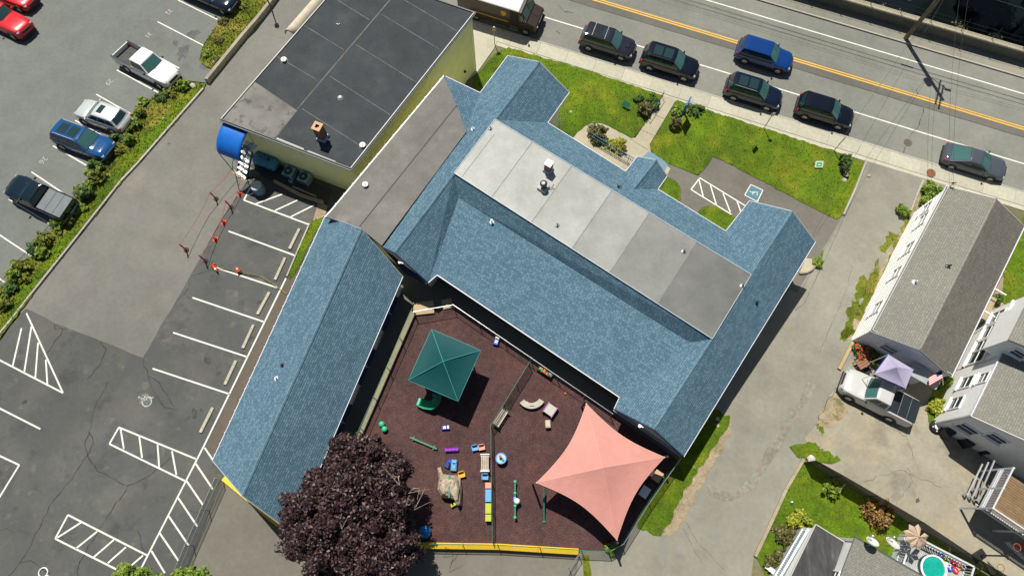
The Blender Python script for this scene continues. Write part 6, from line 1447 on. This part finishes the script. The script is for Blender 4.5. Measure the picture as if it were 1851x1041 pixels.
t = thing('round_bin', 'round blue-grey concrete bin with half-lit pale top at the stair foot', 'bin', gp(471, 346)); part('drum', MB().lathe([(.42, 0), (.46, .1), (.46, .9), (.42, .98), (.36, 1.0)], n=24), plain('bin_teal', (.10, .2, .26), .6), t, smooth=True); part('lid', MB().lathe([(.40, .99), (.36, 1.03), (.02, 1.06)], n=24), surf('bin_lid', (.55, .53, .48), ((3, .1),)), t)
te = kerb('timber_edging', [(497, 330), (545, 355), (585, 368)], .2, .35, M_wood, 'weathered timber edging round the machinery pad', 'edging'); kerb('timber_edging', [(530, 340), (573, 358)], .12, .3, M_wood, 'inner timber beside the right air conditioner', 'edging')
struct(drape('bare_earth', [(573, 362), (592, 372), (588, 390), (565, 400), (572, 380)], .02, M_soil, jit=.05))
t = thing('light_post', 'thin black post with foot plate at the stair corner', 'post', gp(447, 322)); part('post', MB().box((0, 0, .5), (.07, .07, 1.0)), plain('yellow_post', (.5, .42, .05), .6), t); part('foot', MB().box((0, 0, .03), (.4, .22, .06)), M_black, t)
kerb('yellow_ledge', [(414, 855), (460, 893), (513, 938)], 1.1, .30, M_ypaint, 'bright yellow painted ledge at the gable end of the long wing', 'ledge')
t = thing('lamp_post', 'green lamp post at the upper grass verge', 'lamp post', gp(490, 14)); part('post', MB().tube([(0, 0, 0), (0, 0, 3.4)], [.07, .045], 8), M_green, t); part('base', MB().lathe([(.16, 0), (.13, .2), (.07, .3)], n=10), M_green, t); part('lantern', MB().lathe([(.06, 3.4), (.17, 3.5), (.2, 3.85), (.08, 3.98), (.02, 4.1)], n=10), M_green, t)
t = thing('bike_ring', 'white ring-shaped stand at the bottom left of the old lot', 'bike stand', gp(79, 1034)); part('ring', MB().tube([(.28*math.cos(a), .28*math.sin(a), .05) for a in [math.tau*k/18 for k in range(19)]], .04, 6), M_trim, t); part('arm', MB().beam((.2, -.15, .05), (.6, -.4, .05), .12, .06), M_trim, t)

# ------------------------------------------------------------------ playground
GZ = .06
pg = lambda x, y: onz(gp(x, y, GZ), GZ)
pa = lambda p, q: angp(gp(*p), gp(*q))
gc = [V(780, 595, 2.75), V(869, 633, 2.75), V(828, 725, 2.75), V(738, 687, 2.75)]; ga = V(801, 653, 3.75)
t = thing('play_tower', 'play tower under a dark green four-sided canopy with a slide', 'play structure', onz(sum(gc, Vector())/4))
M_gcan = surf('green_canopy', (.003, .058, .062), ((2, .08), (12, .1)), rough=.6)
mb = MB()
def tri_patch(mb, a, b, c, n=8, sag=.0):
    def f(u, v):
        e = lerp(b, c, u); e = e+(a-e)*(sag*4*u*(1-u)); p = lerp(a, e, v); return p-Vector((0, 0, .10*math.sin(math.pi*v)*(1 if sag else .2)))
    mb.grid(f, n, n)
for k in range(4): tri_patch(mb, ga, gc[(k+1) % 4], gc[k], 8, .02)
o = wpart('canopy', mb, M_gcan, t); solidify(o, .02)
for k in range(4): wpart('canopy_seam', MB().tube([ga+Vector((0, 0, .01)), lerp(ga, gc[k], .5)+Vector((0, 0, .0)), gc[k]], .02, 5), plain('seam_teal', (.06, .28, .27), .6), t); wpart('canopy_edge', MB().tube([gc[k], gc[(k+1) % 4]], .02, 5), plain('seam_teal', (.06, .28, .27), .6), t)
cc = sum(gc, Vector())/4
for p in gc:
    q = lerp(p, cc, .30); wpart('post', MB().tube([Vector((q.x, q.y, 0)), Vector((q.x, q.y, 2.95))], .06, 8), M_green, t)
dk_ = [lerp(p, cc, .32) for p in gc]; wpart('platform', MB().prism([Vector((p.x, p.y, 1.2)) for p in dk_], 1.08), plain('platform_green', (.02, .10, .07), .7), t)
for k in range(4):
    a_, b_ = dk_[k], dk_[(k+1) % 4]; wpart('guard_rail', MB().tube([Vector((a_.x, a_.y, 1.9)), Vector((b_.x, b_.y, 1.9))], .03, 6), M_green, t)
sp = [pg(793, 716)+Vector((0, 0, 1.15)), pg(792, 728)+Vector((0, 0, .85)), pg(783, 735)+Vector((0, 0, .5)), pg(770, 733)+Vector((0, 0, .25)), pg(758, 727)+Vector((0, 0, .16))]
def slide(u, v):
    k = min(int(u*4), 3); f = u*4-k; p = lerp(sp[k], sp[k+1], f); d = sp[min(k+1, 4)]-sp[max(k, 0)]; n = Vector((-d.y, d.x, 0)).normalized(); y = -1+2*v
    return p+n*y*.28+Vector((0, 0, .16*y*y*y*y))
o = wpart('slide', MB().grid(slide, 12, 8), plain('slide_green', (.02, .24, .13), .35), t, smooth=True); solidify(o, .03)
wpart('slide_end', MB().beam(sp[4]+Vector((-.1, -.22, .02)), sp[4]+Vector((.05, .25, .02)), .14, .05), plain('slide_bright', (.03, .45, .24), .4), t)
# shade sail
pcx = [V(1060, 730, 2.8), V(1201, 826, 2.8), V(1115, 975, 2.8), V(970, 872, 2.8)]; pk = V(1091, 845, 4.2)
t = thing('shade_sail', 'large salmon pink four-cornered shade sail over the playground', 'shade sail', onz(pcx[3]))
mb = MB()
for k in range(4): tri_patch(mb, pk, pcx[(k+1) % 4], pcx[k], 12, .15)
o = wpart('fabric', mb, surf('salmon_fabric', (.53, .245, .205), ((.5, .05), (2.5, .04), (30, .05)), rough=.8, bump=.25, bscale=3), t, smooth=False); solidify(o, .015)
for k in range(4):
    wpart('seam', MB().tube([lerp(pk, pcx[k], j/8)-Vector((0, 0, .10*math.sin(math.pi*j/8)-.006)) for j in range(9)], .018, 5), surf('sail_seam', (.60, .33, .28), ((3, .1),)), t)
    E2 = [lerp(pcx[k], pcx[(k+1) % 4], j/16) for j in range(17)]; E2 = [e+(pk-e)*(.15*4*(j/16)*(1-j/16)) for j, e in enumerate(E2)]
    wpart('edge_cable', MB().tube(E2, .022, 5), MATS['sail_seam'], t)
for p in pcx:
    q = p+(p-pk)*.04; wpart('post', MB().tube([Vector((q.x, q.y, 0)), Vector((q.x, q.y, 2.95))], .07, 10), plain('post_brown', (.035, .018, .015), .5), t); wpart('corner_shackle', MB().lathe([(.05, -.04), (.07, 0), (.05, .05)], p, 8), M_steel, t)
wpart('centre_mast', MB().tube([Vector((pk.x, pk.y, 0)), pk-Vector((0, 0, .03))], .06, 8), plain('post_brown', (.035, .018, .015), .5), t)
# benches
def bench(label, a, b, ends, slat_m, wd=.5, n=4, back=True, grp='playground benches'):
    A, B = pg(*a), pg(*b); c = (A+B)/2; L = (B-A).length; t = thing('park_bench', label, 'bench', mat=frame(c, angp(A, B)), group=grp)
    for k in range(n): part('slat', MB().box((0, -wd/2+wd*(k+.5)/n, .44), (L, wd/n-.03, .035), bev=.005), slat_m, t)
    for s in (-1, 1):
        part('leg', MB().tube([(s*(L/2-.1), -wd/2, 0), (s*(L/2-.1), -wd/2, .42), (s*(L/2-.1), wd/2, .42), (s*(L/2-.1), wd/2, 0)], .03, 6), ends, t)
        if back: part('end_frame', MB().box((s*(L/2), 0, .5), (.08, wd+.08, .1), bev=.03), ends, t)
    return t
M_slat = surf('bench_slat', (.47, .40, .33), ((3, .12), (14, .15)), rnd=.08)
bench('wooden bench with green end frames on the dividing fence', (914, 742), (896, 770), M_green, M_slat, .48)
bench('plain slatted wooden bench beside the dividing fence', (877, 822), (877, 852), M_trim, M_slat, .52, 4)
kids = 'plastic toys on the playground'
def pmat(n, c): return plain('toy_'+n, c, .4)
T_blue, T_lblue, T_red, T_yel, T_lime, T_pink, T_purp, T_green, T_org, T_wht, T_grey = pmat('blue', (.01, .06, .42)), pmat('light_blue', (.12, .33, .62)), pmat('red', (.5, .02, .03)), pmat('yellow', (.75, .36, .02)), pmat('lime', (.42, .46, .04)), pmat('pink', (.72, .30, .20)), pmat('purple', (.22, .03, .42)), pmat('mint', (.03, .42, .22)), pmat('orange', (.75, .14, .01)), pmat('white', (.7, .7, .7)), pmat('grey', (.42, .40, .35))
def toy(name, label, px, ang, cat='toy'): return thing(name, label, cat, pg(*px), ang, kids)
def chair(label, px, ang, m, s=1.0):
    t = toy('toy_chair', label, px, ang, 'chair')
    part('seat', MB().box((0, 0, .24*s), (.38*s, .36*s, .06), bev=.015), m, t); part('backrest', MB().box((0, .19*s, .38*s), (.38*s, .05, .34*s), bev=.015), m, t)
    for x in (-1, 1):
        part('armrest', MB().box((x*.19*s, 0, .34*s), (.05, .34*s, .05)), m, t)
        for y in (-1, 1): part('leg', MB().box((x*.15*s, y*.14*s, .11*s), (.05, .05, .22*s)), m, t)
def toy_car(label, px, ang, m, m2=None, s=1.0):
    t = toy('toy_car', label, px, ang, 'toy car')
    part('body', MB().box((0, 0, .22*s), (.75*s, .4*s, .2*s), bev=.06*s), m, t); part('seat', MB().box((-.1*s, 0, .34*s), (.26*s, .28*s, .06*s), bev=.02), m2 or M_black, t); part('hood', MB().box((.24*s, 0, .34*s), (.2*s, .32*s, .08*s), bev=.03), m2 or m, t)
    part('steering_wheel', MB().tube([(.1*s, .08*s*math.cos(a), .42*s+.08*s*math.sin(a)) for a in [math.tau*k/10 for k in range(11)]], .014, 5), M_black, t)
    for x in (-.25, .25):
        for y in (-1, 1): part('wheel', MB().add(*ring_disc(x*s, y*.2*s, .12*s, .03*s, .07)), M_black, t)
toy_car('blue and white toy car by the north-east fence', (898, 617), 1.3, T_blue, T_wht, .85)
toy_car('small blue and white toy car below the green canopy', (806, 773), .1, T_blue, T_wht, .7)
toy_car('dark blue ride-on toy near the climbing rock', (811, 838), 1.0, T_blue, None, .75)
toy_car('light blue ride-on toy above the climbing rock', (821, 841), 1.5, T_lblue, T_lblue, .95)
chair('yellow toddler chair at the climbing rock corner', (835, 858), .3, T_yel, 1.0)
chair('light blue toddler chair by the dividing fence', (859, 810), .2, T_lblue, .95); chair('pale orange toddler chair next to the light blue chair', (871, 809), .2, T_pink, .95)
chair('blue toddler chair at the foot of the slatted bench', (877, 862), 0, T_lblue, 1.0)
for i, (y, y2, m, lb) in enumerate(((872, 883, T_pink, 'pink storage box, top of the row along the dividing fence'), (884, 907, T_lblue, 'blue storage box second in the row along the dividing fence'), (909, 928, T_lime, 'lime green storage box third in the row'), (929, 942, T_lime, 'short lime green box at the end of the row'))):
    A, B = pg(883, y), pg(883, y2); c = (A+B)/2; L = abs(A.y-B.y); t = thing('storage_box', lb, 'box', c, 0, kids)
    part('box', MB().box((0, 0, .22), (.34, L-.06, .44), bev=.02), m, t); part('lid', MB().box((0, 0, .46), (.38, L-.02, .04), bev=.015), m, t); part('handle', MB().box((0, -L/2+.02, .3), (.14, .03, .04)), M_trim, t)
t = toy('crawl_tunnel', 'purple ribbed crawl toy near the middle of the playground', (817, 813), .06)
for k in range(4): part('segment', MB().add(*[[(x, y*.14, .15+z*.14) for x in (-.44+.23*k, -.44+.23*k+.19) for y, z in [(math.cos(a), math.sin(a)) for a in [math.tau*j/10 for j in range(10)]]], [(j, (j+1) % 10, 10+(j+1) % 10, 10+j) for j in range(10)]+[tuple(range(9, -1, -1)), tuple(range(10, 20))]]), T_purp, t)
part('spine', MB().box((0, 0, .15), (.9, .12, .12)), T_purp, t)
t = thing('balance_beam', 'green balance beam lying left of the purple crawl toy', 'balance beam', pg(766, 801), pa((740, 790), (791, 812)), kids); part('beam', MB().box((0, 0, .18), (1.95, .12, .10), bev=.01), M_green, t)
for s in (-.75, .75): part('foot', MB().box((s, 0, .07), (.1, .28, .14)), M_green, t)
for p, lb in (((691, 767), 'upper mint green mushroom stool by the west fence'), ((696, 776), 'lower mint green mushroom stool by the west fence')):
    t = toy('mushroom_stool', lb, p, 0, 'stool'); part('cap', MB().lathe([(.19, .22), (.2, .28), (.12, .36), (.02, .38)], n=14), T_green, t, smooth=True); part('stem', MB().lathe([(.11, 0), (.09, .23)], n=10), T_wht, t)
t = toy('climbing_rock', 'sandy grey climbing rock with a dark green stripe', (812, 882), 0, 'climber')
bm = bmesh.new(); ol = [(790, 845), (797, 845), (801, 856), (812, 858), (824, 858), (832, 866), (834, 885), (834, 913), (828, 915), (822, 905), (812, 900), (797, 899), (791, 885), (792, 865)]
P = [gp(x, y, .5) for x, y in ol]; o0 = PW[t.name].translation; ctr_ = sum(P, Vector())/len(P); rr = random.Random(5); mb = MB(); rings = 6
for k in range(rings+1):
    f = k/rings; sc = 1-.75*f**2.2; z = .05+1.15*math.sin(f*math.pi/2)
    for p in P: q = ctr_+(p-ctr_)*sc*rr.uniform(.94, 1.06); mb.v.append((q.x, q.y, GZ+z+rr.uniform(-.09, .09)))
n = len(P)
for k in range(rings): mb.f += [(k*n+i, k*n+(i+1) % n, (k+1)*n+(i+1) % n, (k+1)*n+i) for i in range(n)]
mb.f.append(tuple(range(rings*n, rings*n+n)))
wpart('rock_shell', mb, surf('cast_rock', (.40, .33, .24), ((2, .12), (8, .25)), bump=.8, bscale=9), t)
wpart('stripe', MB().beam(V(812, 857, 1.18), V(812, 899, 1.22), .10, .09), M_green, t)
for i in range(14):
    x, y = rr.uniform(796, 830), rr.uniform(862, 894); p = V(x, y, .95); wpart('hand_hold', MB().lathe([(.06, 0), (.05, .05), (.02, .07)], p+Vector((0, 0, .22)), 7), surf('cast_rock2', (.30, .27, .2), ((4, .1),)), t)
t = toy('water_table', 'round light blue water table with orange tower', (906, 829), .5, 'water table'); part('basin', MB().lathe([(.2, 0), (.28, .35), (.36, .4), (.36, .5), (.31, .48), (.28, .42), (.02, .41)], n=22), T_lblue, t, smooth=True); part('water', MB().lathe([(.29, .44), (.02, .445)], n=20), pmat('water', (.3, .5, .6)), t)
part('tower', MB().lathe([(.09, .42), (.08, .7), (.1, .72), (.02, .76)], (0, .12, 0), 10), T_org, t); part('island', MB().box((.05, -.14, .47), (.14, .22, .08), bev=.03), pmat('teal', (.02, .25, .25)), t)
t = toy('spring_rider', 'green see-saw bar with round blue and white seat in the middle', (931, 902), R_(90), 'see-saw'); part('bar', MB().box((0, 0, .42), (2.3, .09, .09)), M_green, t); part('pivot', MB().lathe([(.14, 0), (.09, .4)], n=10), M_green, t)
part('ball_seat', MB().lathe([(.05, .38), (.18, .45), (.2, .56), (.12, .66), (.02, .68)], (-.12, -.12, 0), 14), T_wht, t, smooth=True); part('hub', MB().box((0, .02, .5), (.3, .16, .08), bev=.02), T_lblue, t)
for x in (-1.1, -.4, .38, 1.1): part('pad', MB().box((x, 0, .5), (.14, .17, .07), bev=.02), T_green, t)
t = toy('arc_stage', 'curved grey bench block near the purple table', (962, 741), .05, 'bench')
arc = []
for k in range(9):
    a = R_(215+k*13.75); arc.append(a)
mb = MB(); vs = []
for a in arc: vs += [(1.0*math.cos(a), 1.05+1.0*math.sin(a), z) for z in (0, .34)]+[(.62*math.cos(a), 1.05+.62*math.sin(a), z) for z in (.34, 0)]
mb.add(vs, [(4*k+j, 4*k+(j+1) % 4, 4*k+4+(j+1) % 4, 4*k+4+j) for k in range(8) for j in range(4)]+[(0, 1, 2, 3), (35, 34, 33, 32)]); part('block', mb, surf('stage_grey', (.42, .39, .33), ((3, .1),)), t); part('groove', MB().box((0, .22, .345), (.3, .05, .012)), M_black, t)
t = toy('toy_table', 'grey topped toy table with lilac sides', (994, 742), R_(-35), 'table'); part('top', MB().box((0, 0, .42), (.62, .68, .05), bev=.015), T_grey, t)
for s in (-1, 1): part('side_panel', MB().box((s*.34, 0, .24), (.06, .80, .48), bev=.02), pmat('lilac', (.42, .18, .42)), t)
part('shelf', MB().box((0, 0, .15), (.6, .6, .04)), pmat('lilac', (.42, .18, .42)), t)
t = toy('toy_cube', 'small beige block seat below the lilac table', (990, 767), .05, 'stool'); part('block', MB().box((0, 0, .19), (.34, .5, .38), bev=.02), surf('beige_block', (.50, .42, .24), ((3, .08),)), t); part('cushion', MB().box((0, .02, .39), (.28, .42, .03), bev=.01), T_grey, t)
for px, m, r, lb in (((953, 728), T_yel, .09, 'yellow ball near the curved bench'), ((1165, 772), T_green, .13, 'green ball by the doorway under the gable'), ((1171, 766), T_red, .11, 'red ball by the doorway under the gable'), ((1022, 711), T_yel, .06, 'tiny yellow ball by the north-east fence')):
    t = toy('ball', lb, px, 0, 'ball'); part('sphere', MB().lathe([(r*math.sin(math.pi*k/8)+.001, r-r*math.cos(math.pi*k/8)) for k in range(9)], n=12), m, t, smooth=True); part('valve', MB().lathe([(.015, 2*r-.002), (.008, 2*r+.004)], n=6), M_black, t)
t = toy('flower_planter', 'dark planter box of red and yellow flowers by the fence', (985, 674), pa((970, 665), (997, 682)), 'planter'); part('box', MB().box((0, 0, .16), (1.1, .3, .32)), plain('planter_green', (.02, .05, .03), .7), t); rr = random.Random(8)
for k in range(26): part('flower', MB().lathe([(.03, 0), (.07, .05), (.02, .08)], (rr.uniform(-.48, .48), rr.uniform(-.1, .1), .33+rr.uniform(0, .1)), 6), (T_red, T_yel, T_green, T_green, T_pink)[k % 5], t)
for px, m, sx, lb in (((1163, 889), T_wht, .7, 'white play table half under the salmon sail by the east fence'), ((1186, 861), plain('tan_top', (.45, .33, .2), .7), .7, 'tan play table under the sail corner by the east fence')):
    t = toy('play_table', lb, px, R_(55), 'table'); part('top', MB().box((0, 0, .5), (sx, .55, .05), bev=.01), m, t)
    for a in (-1, 1):
        for b in (-1, 1): part('leg', MB().box((a*(sx/2-.06), b*.22, .24), (.05, .05, .48)), M_black, t)
t = toy('paddling_shell', 'blue round paddling shell against the gable wall', (1187, 779), .4, 'toy'); part('shell', MB().lathe([(.3, 0), (.42, .16), (.39, .17), (.28, .04), (.02, .03)], n=18), T_lblue, t); part('floor_mat', MB().lathe([(.26, .045), (.02, .05)], n=18), T_blue, t)
t = toy('sand_lid', 'shiny blue domed lid beside the purple tree', (768, 961), 0, 'lid'); part('dome', MB().lathe([(.42, .2), (.36, .32), (.2, .42), (.02, .45)], n=20), pmat('bright_blue', (.01, .22, .6)), t, smooth=True); part('base', MB().lathe([(.36, 0), (.42, .2)], n=20), T_blue, t)
t = toy('post_pipe', 'green steel pole leaning under the left corner of the sail', (983, 912), 0, 'pole'); part('pole', MB().tube([(-.02, 1.0, .9), (0, -1.0, .1)], .06, 8), M_green, t); part('foot', MB().lathe([(.12, 0), (.1, .12)], (0, -1.0, 0), 8), M_green, t)
t = toy('toy_tractor', 'yellow and black toy tractor at the end of the climbing rock', (820, 912), .5, 'toy car'); part('body', MB().box((0, 0, .2), (.36, .2, .14), bev=.03), T_lime, t)
for x in (-.12, .12):
    for y in (-1, 1): part('wheel', MB().add(*ring_disc(x, y*.12, .09, .02, .06)), M_black, t)
# ------------------------------------------------------------------ right-hand yard
t = thing('gazebo', 'small pop-up gazebo with pale lilac canopy beside the pickup', 'gazebo', gp(1618, 690))
gz = 2.2; gq = [V(1600, 645, gz), V(1655, 665, gz), V(1635, 705, gz), V(1582, 678, gz)]
gq = [V(1606, 641, gz), V(1651, 668, gz), V(1637, 702, gz), V(1580, 676, gz)]; gk = V(1620, 664, 2.95)
mb = MB()
for k in range(4): tri_patch(mb, gk, gq[(k+1) % 4], gq[k], 6, .015)
o = wpart('canopy', mb, surf('lilac_canvas', (.36, .33, .46), ((2, .06),), rough=.8), t); solidify(o, .02)
for k in range(4):
    wpart('valance', MB().poly([gq[k], gq[(k+1) % 4], gq[(k+1) % 4]-Vector((0, 0, .25)), gq[k]-Vector((0, 0, .25))]), plain('blue_valance', (.03, .04, .26), .8), t); q = gq[k]; wpart('leg', MB().tube([Vector((q.x, q.y, -.6)), q], .025, 6), M_trim, t)
wpart('side_curtain', MB().poly([gq[0], gq[1], gq[1]-Vector((0, 0, 1.3)), gq[0]-Vector((0, 0, 1.3))]), MATS['blue_valance'], t)
rr = random.Random(12)
for i, (x, y) in enumerate(((1546, 632), (1556, 640), (1550, 648), (1563, 636), (1570, 650), (1578, 658), (1566, 628), (1560, 622), (1572, 642), (1582, 650))):
    p = gp(x, y); t = thing('potted_plant', ('red-flowered potted plant' if i in (0, 1, 2, 6) else 'leafy potted plant')+' on the patio behind the grey house, %s of the cluster' % ORD[i], 'plant', p, group='potted plants on the patio'); part('pot', MB().lathe([(.13, 0), (.19, .3), (.16, .3), (.02, .26)], n=12), surf('terracotta', (.33, .11, .05), ((4, .15),)) if i % 2 else plain('grey_pot', (.25, .27, .28), .6), t)
    crown('foliage', p+Vector((0, 0, .5)), .3, .3, .3, 14, 20, .06, (L_bright, L_rust, L_green)[i % 3], 700+i, t, csz=.14)
    if i in (0, 1, 2, 6):
        fl = MB()
        for k in range(12): fl.lathe([(.02, 0), (.06, .03), (.02, .05)], p+Vector((rr.uniform(-.28, .28), rr.uniform(-.28, .28), .72)), 6)
        wpart('blossom', fl, pmat('blossom', (.6, .03, .04)), t)
t = thing('patio_table', 'slatted wooden patio table among the flower pots', 'table', gp(1552, 658), .5); 
for k in range(4): part('slat', MB().box((0, -.27+.18*k, .55), (.8, .15, .03)), surf('table_wood', (.28, .14, .08), ((3, .15),)), t)
for a in (-1, 1):
    for b in (-1, 1): part('leg', MB().box((a*.34, b*.26, .27), (.04, .04, .54)), M_black, t)
t = thing('wire_bench', 'dark metal patio chair beside the slatted table', 'chair', gp(1563, 672), .4); part('seat', MB().box((0, 0, .42), (.5, .45, .03)), M_black, t); part('backrest', MB().box((0, .24, .68), (.5, .03, .5)), M_black, t)
for a in (-1, 1):
    for b in (-1, 1): part('leg', MB().box((a*.22, b*.2, .2), (.03, .03, .42)), M_black, t)
kerb('patio_edging', [(1515, 668), (1537, 625), (1545, 612)], .22, .2, surf('buff_timber', (.42, .32, .17), ((2, .15),)), 'buff timber edging along the patio of the grey house', 'edging')
fl = thing('flag', 'red and white striped flag with blue canton hanging from the house porch', 'flag', gp(1697, 690)); fa = V(1704, 683, 1.9); fd = Vector((-.75, -.45, -.35)).normalized(); fe = Vector((.15, .75, -.12)).normalized()
wpart('pole', MB().tube([fa+fe*.75-fd*.0, fa-fe*.5], .02), M_wood, fl)
for k in range(9): wpart('stripe', MB().poly([fa+fe*(.6*k/9), fa+fd*.95+fe*(.6*k/9), fa+fd*.95+fe*(.6*(k+1)/9), fa+fe*(.6*(k+1)/9)]), plain('flag_red', (.5, .03, .04), .8) if k % 2 == 0 else plain('flag_white', (.7, .68, .66), .8), fl)
wpart('canton', MB().poly([fa+fe*.27+Vector((0, 0, .006)), fa+fd*.4+fe*.27+Vector((0, 0, .006)), fa+fd*.4+fe*.6+Vector((0, 0, .006)), fa+fe*.6+Vector((0, 0, .006))]), plain('flag_blue', (.02, .03, .18), .8), fl)
t = thing('covered_wheel', 'black and white covered spare wheel leaning at the corner of the white house', 'wheel', gp(1690, 772), .6); part('tyre', MB().lathe([(.2, .1), (.42, .08), (.46, .18), (.42, .3), (.2, .32), (.02, .33)], n=20), M_tyre, t, smooth=True); part('hub_cover', MB().lathe([(.2, .33), (.17, .36), (.02, .37)], n=14), M_trim, t)
for k in range(5): part('spot', MB().lathe([(.05, .33), (.02, .35)], (.3*math.cos(k*1.256), .3*math.sin(k*1.256), 0), 7), M_trim, t)
for (x, y, lb) in ((1703, 782, 'dark wheeled bin in the shade below the white house wall'), (1740, 800, 'second dark bin in the shade below the white house wall'), (1772, 812, 'dark covered grill in the shade near the deck stair')):
    t = thing('wheeled_bin', lb, 'bin', gp(x, y), .5, 'bins in the shade'); part('tub', MB().box((0, 0, .45), (.55, .55, .9), bev=.04), M_plast, t); part('lid', MB().box((0, 0, .94), (.6, .62, .07), bev=.03), M_black, t)
    for s in (-1, 1): part('wheel', MB().add(*ring_disc(-.2, s*.28, .1, .03, .05)), M_tyre, t)
pu = thing('patio_umbrella', 'half-folded beige patio umbrella at the corner of the pool deck', 'umbrella', gp(1658, 985, .4)); pv = V(1662, 970, 3.0)
wpart('pole', MB().tube([Vector((pv.x, pv.y, .3)), pv], .03, 8), M_wood, pu)
for k in range(9):
    a = R_(70+k*42); d = Vector((math.cos(a), math.sin(a), 0)); s = Vector((-d.y, d.x, 0))
    if k > 7: continue
    wpart('canopy_fold', MB().add([pv, pv+d*.55+s*.19-Vector((0, 0, .34)), pv+d*.78-Vector((0, 0, .40)), pv+d*.55-s*.19-Vector((0, 0, .34)), pv+d*.5-Vector((0, 0, .14))], [(0, 1, 4), (0, 4, 3), (1, 2, 4), (4, 2, 3)]), surf('beige_umbrella', (.46, .34, .25), ((3, .08),), rough=.8), pu)
wpart('finial', MB().lathe([(.05, 0), (.06, .05), (.01, .12)], pv, 8), M_wood, pu)
for i, (x, y, m) in enumerate(((1706, 1010, T_lime), (1722, 1018, T_red), (1716, 1026, T_blue), (1726, 1030, T_red), (1712, 1020, T_wht), (1700, 1004, T_blue), (1731, 1024, T_pink))):
    t = thing('pool_toy', ('lime', 'red', 'dark blue', 'second red', 'white', 'second blue', 'pink')[i]+' pool toy between the paddling pool and the railing', 'toy', gp(x, y, PZ+.01), i*.7, 'pool toys on the deck'); part('float', MB().tube([(.16*math.cos(a), .12*math.sin(a), .08) for a in [math.tau*k/12 for k in range(13)]], .07, 7), m, t, smooth=True); part('grip', MB().box((0, 0, .1), (.2, .06, .06), bev=.02), T_wht, t)
bh = thing('basketball_hoop', 'portable basketball hoop by the black fence, seen from above', 'basketball hoop', gp(1770, 1000)); q = gp(1768, 1003); hz = 2.6
wpart('base', MB().box(q+Vector((0, 0, .12)), (.8, .5, .24), .5, bev=.05), M_black, bh); wpart('pole', MB().tube([q, q+Vector((.1, .1, hz)), q+Vector((.45, .3, hz+.3))], .05, 8), M_black, bh)
bb = q+Vector((.55, .38, hz+.3)); wpart('backboard_frame', MB().beam(bb+Vector((-.5, .55, .3)), bb+Vector((.5, -.55, .3)), .04, .05).beam(bb+Vector((-.5, .55, -.3)), bb+Vector((.5, -.55, -.3)), .04, .05).beam(bb+Vector((-.5, .55, -.3)), bb+Vector((-.5, .55, .3)), .05, .05).beam(bb+Vector((.5, -.55, -.3)), bb+Vector((.5, -.55, .3)), .05, .05), M_black, bh)
wpart('rim', MB().tube([bb+Vector((.25+.22*math.cos(a), .2+.22*math.sin(a), -.25)) for a in [math.tau*k/16 for k in range(17)]], .015, 5), M_orange, bh); wpart('backboard', MB().beam(bb+Vector((-.48, .53, 0)), bb+Vector((.48, -.53, 0)), .02, .56), netting('clear_board', (.5, .55, .55), .3), bh)
t = thing('garden_toy', 'small turquoise toy on the back yard lawn', 'toy', gp(1430, 907, .05), .3); part('boat', MB().box((0, 0, .08), (.2, .12, .12), bev=.03), pmat('turquoise', (.05, .4, .42)), t); part('cabin', MB().box((0, 0, .17), (.1, .08, .06)), T_wht, t)
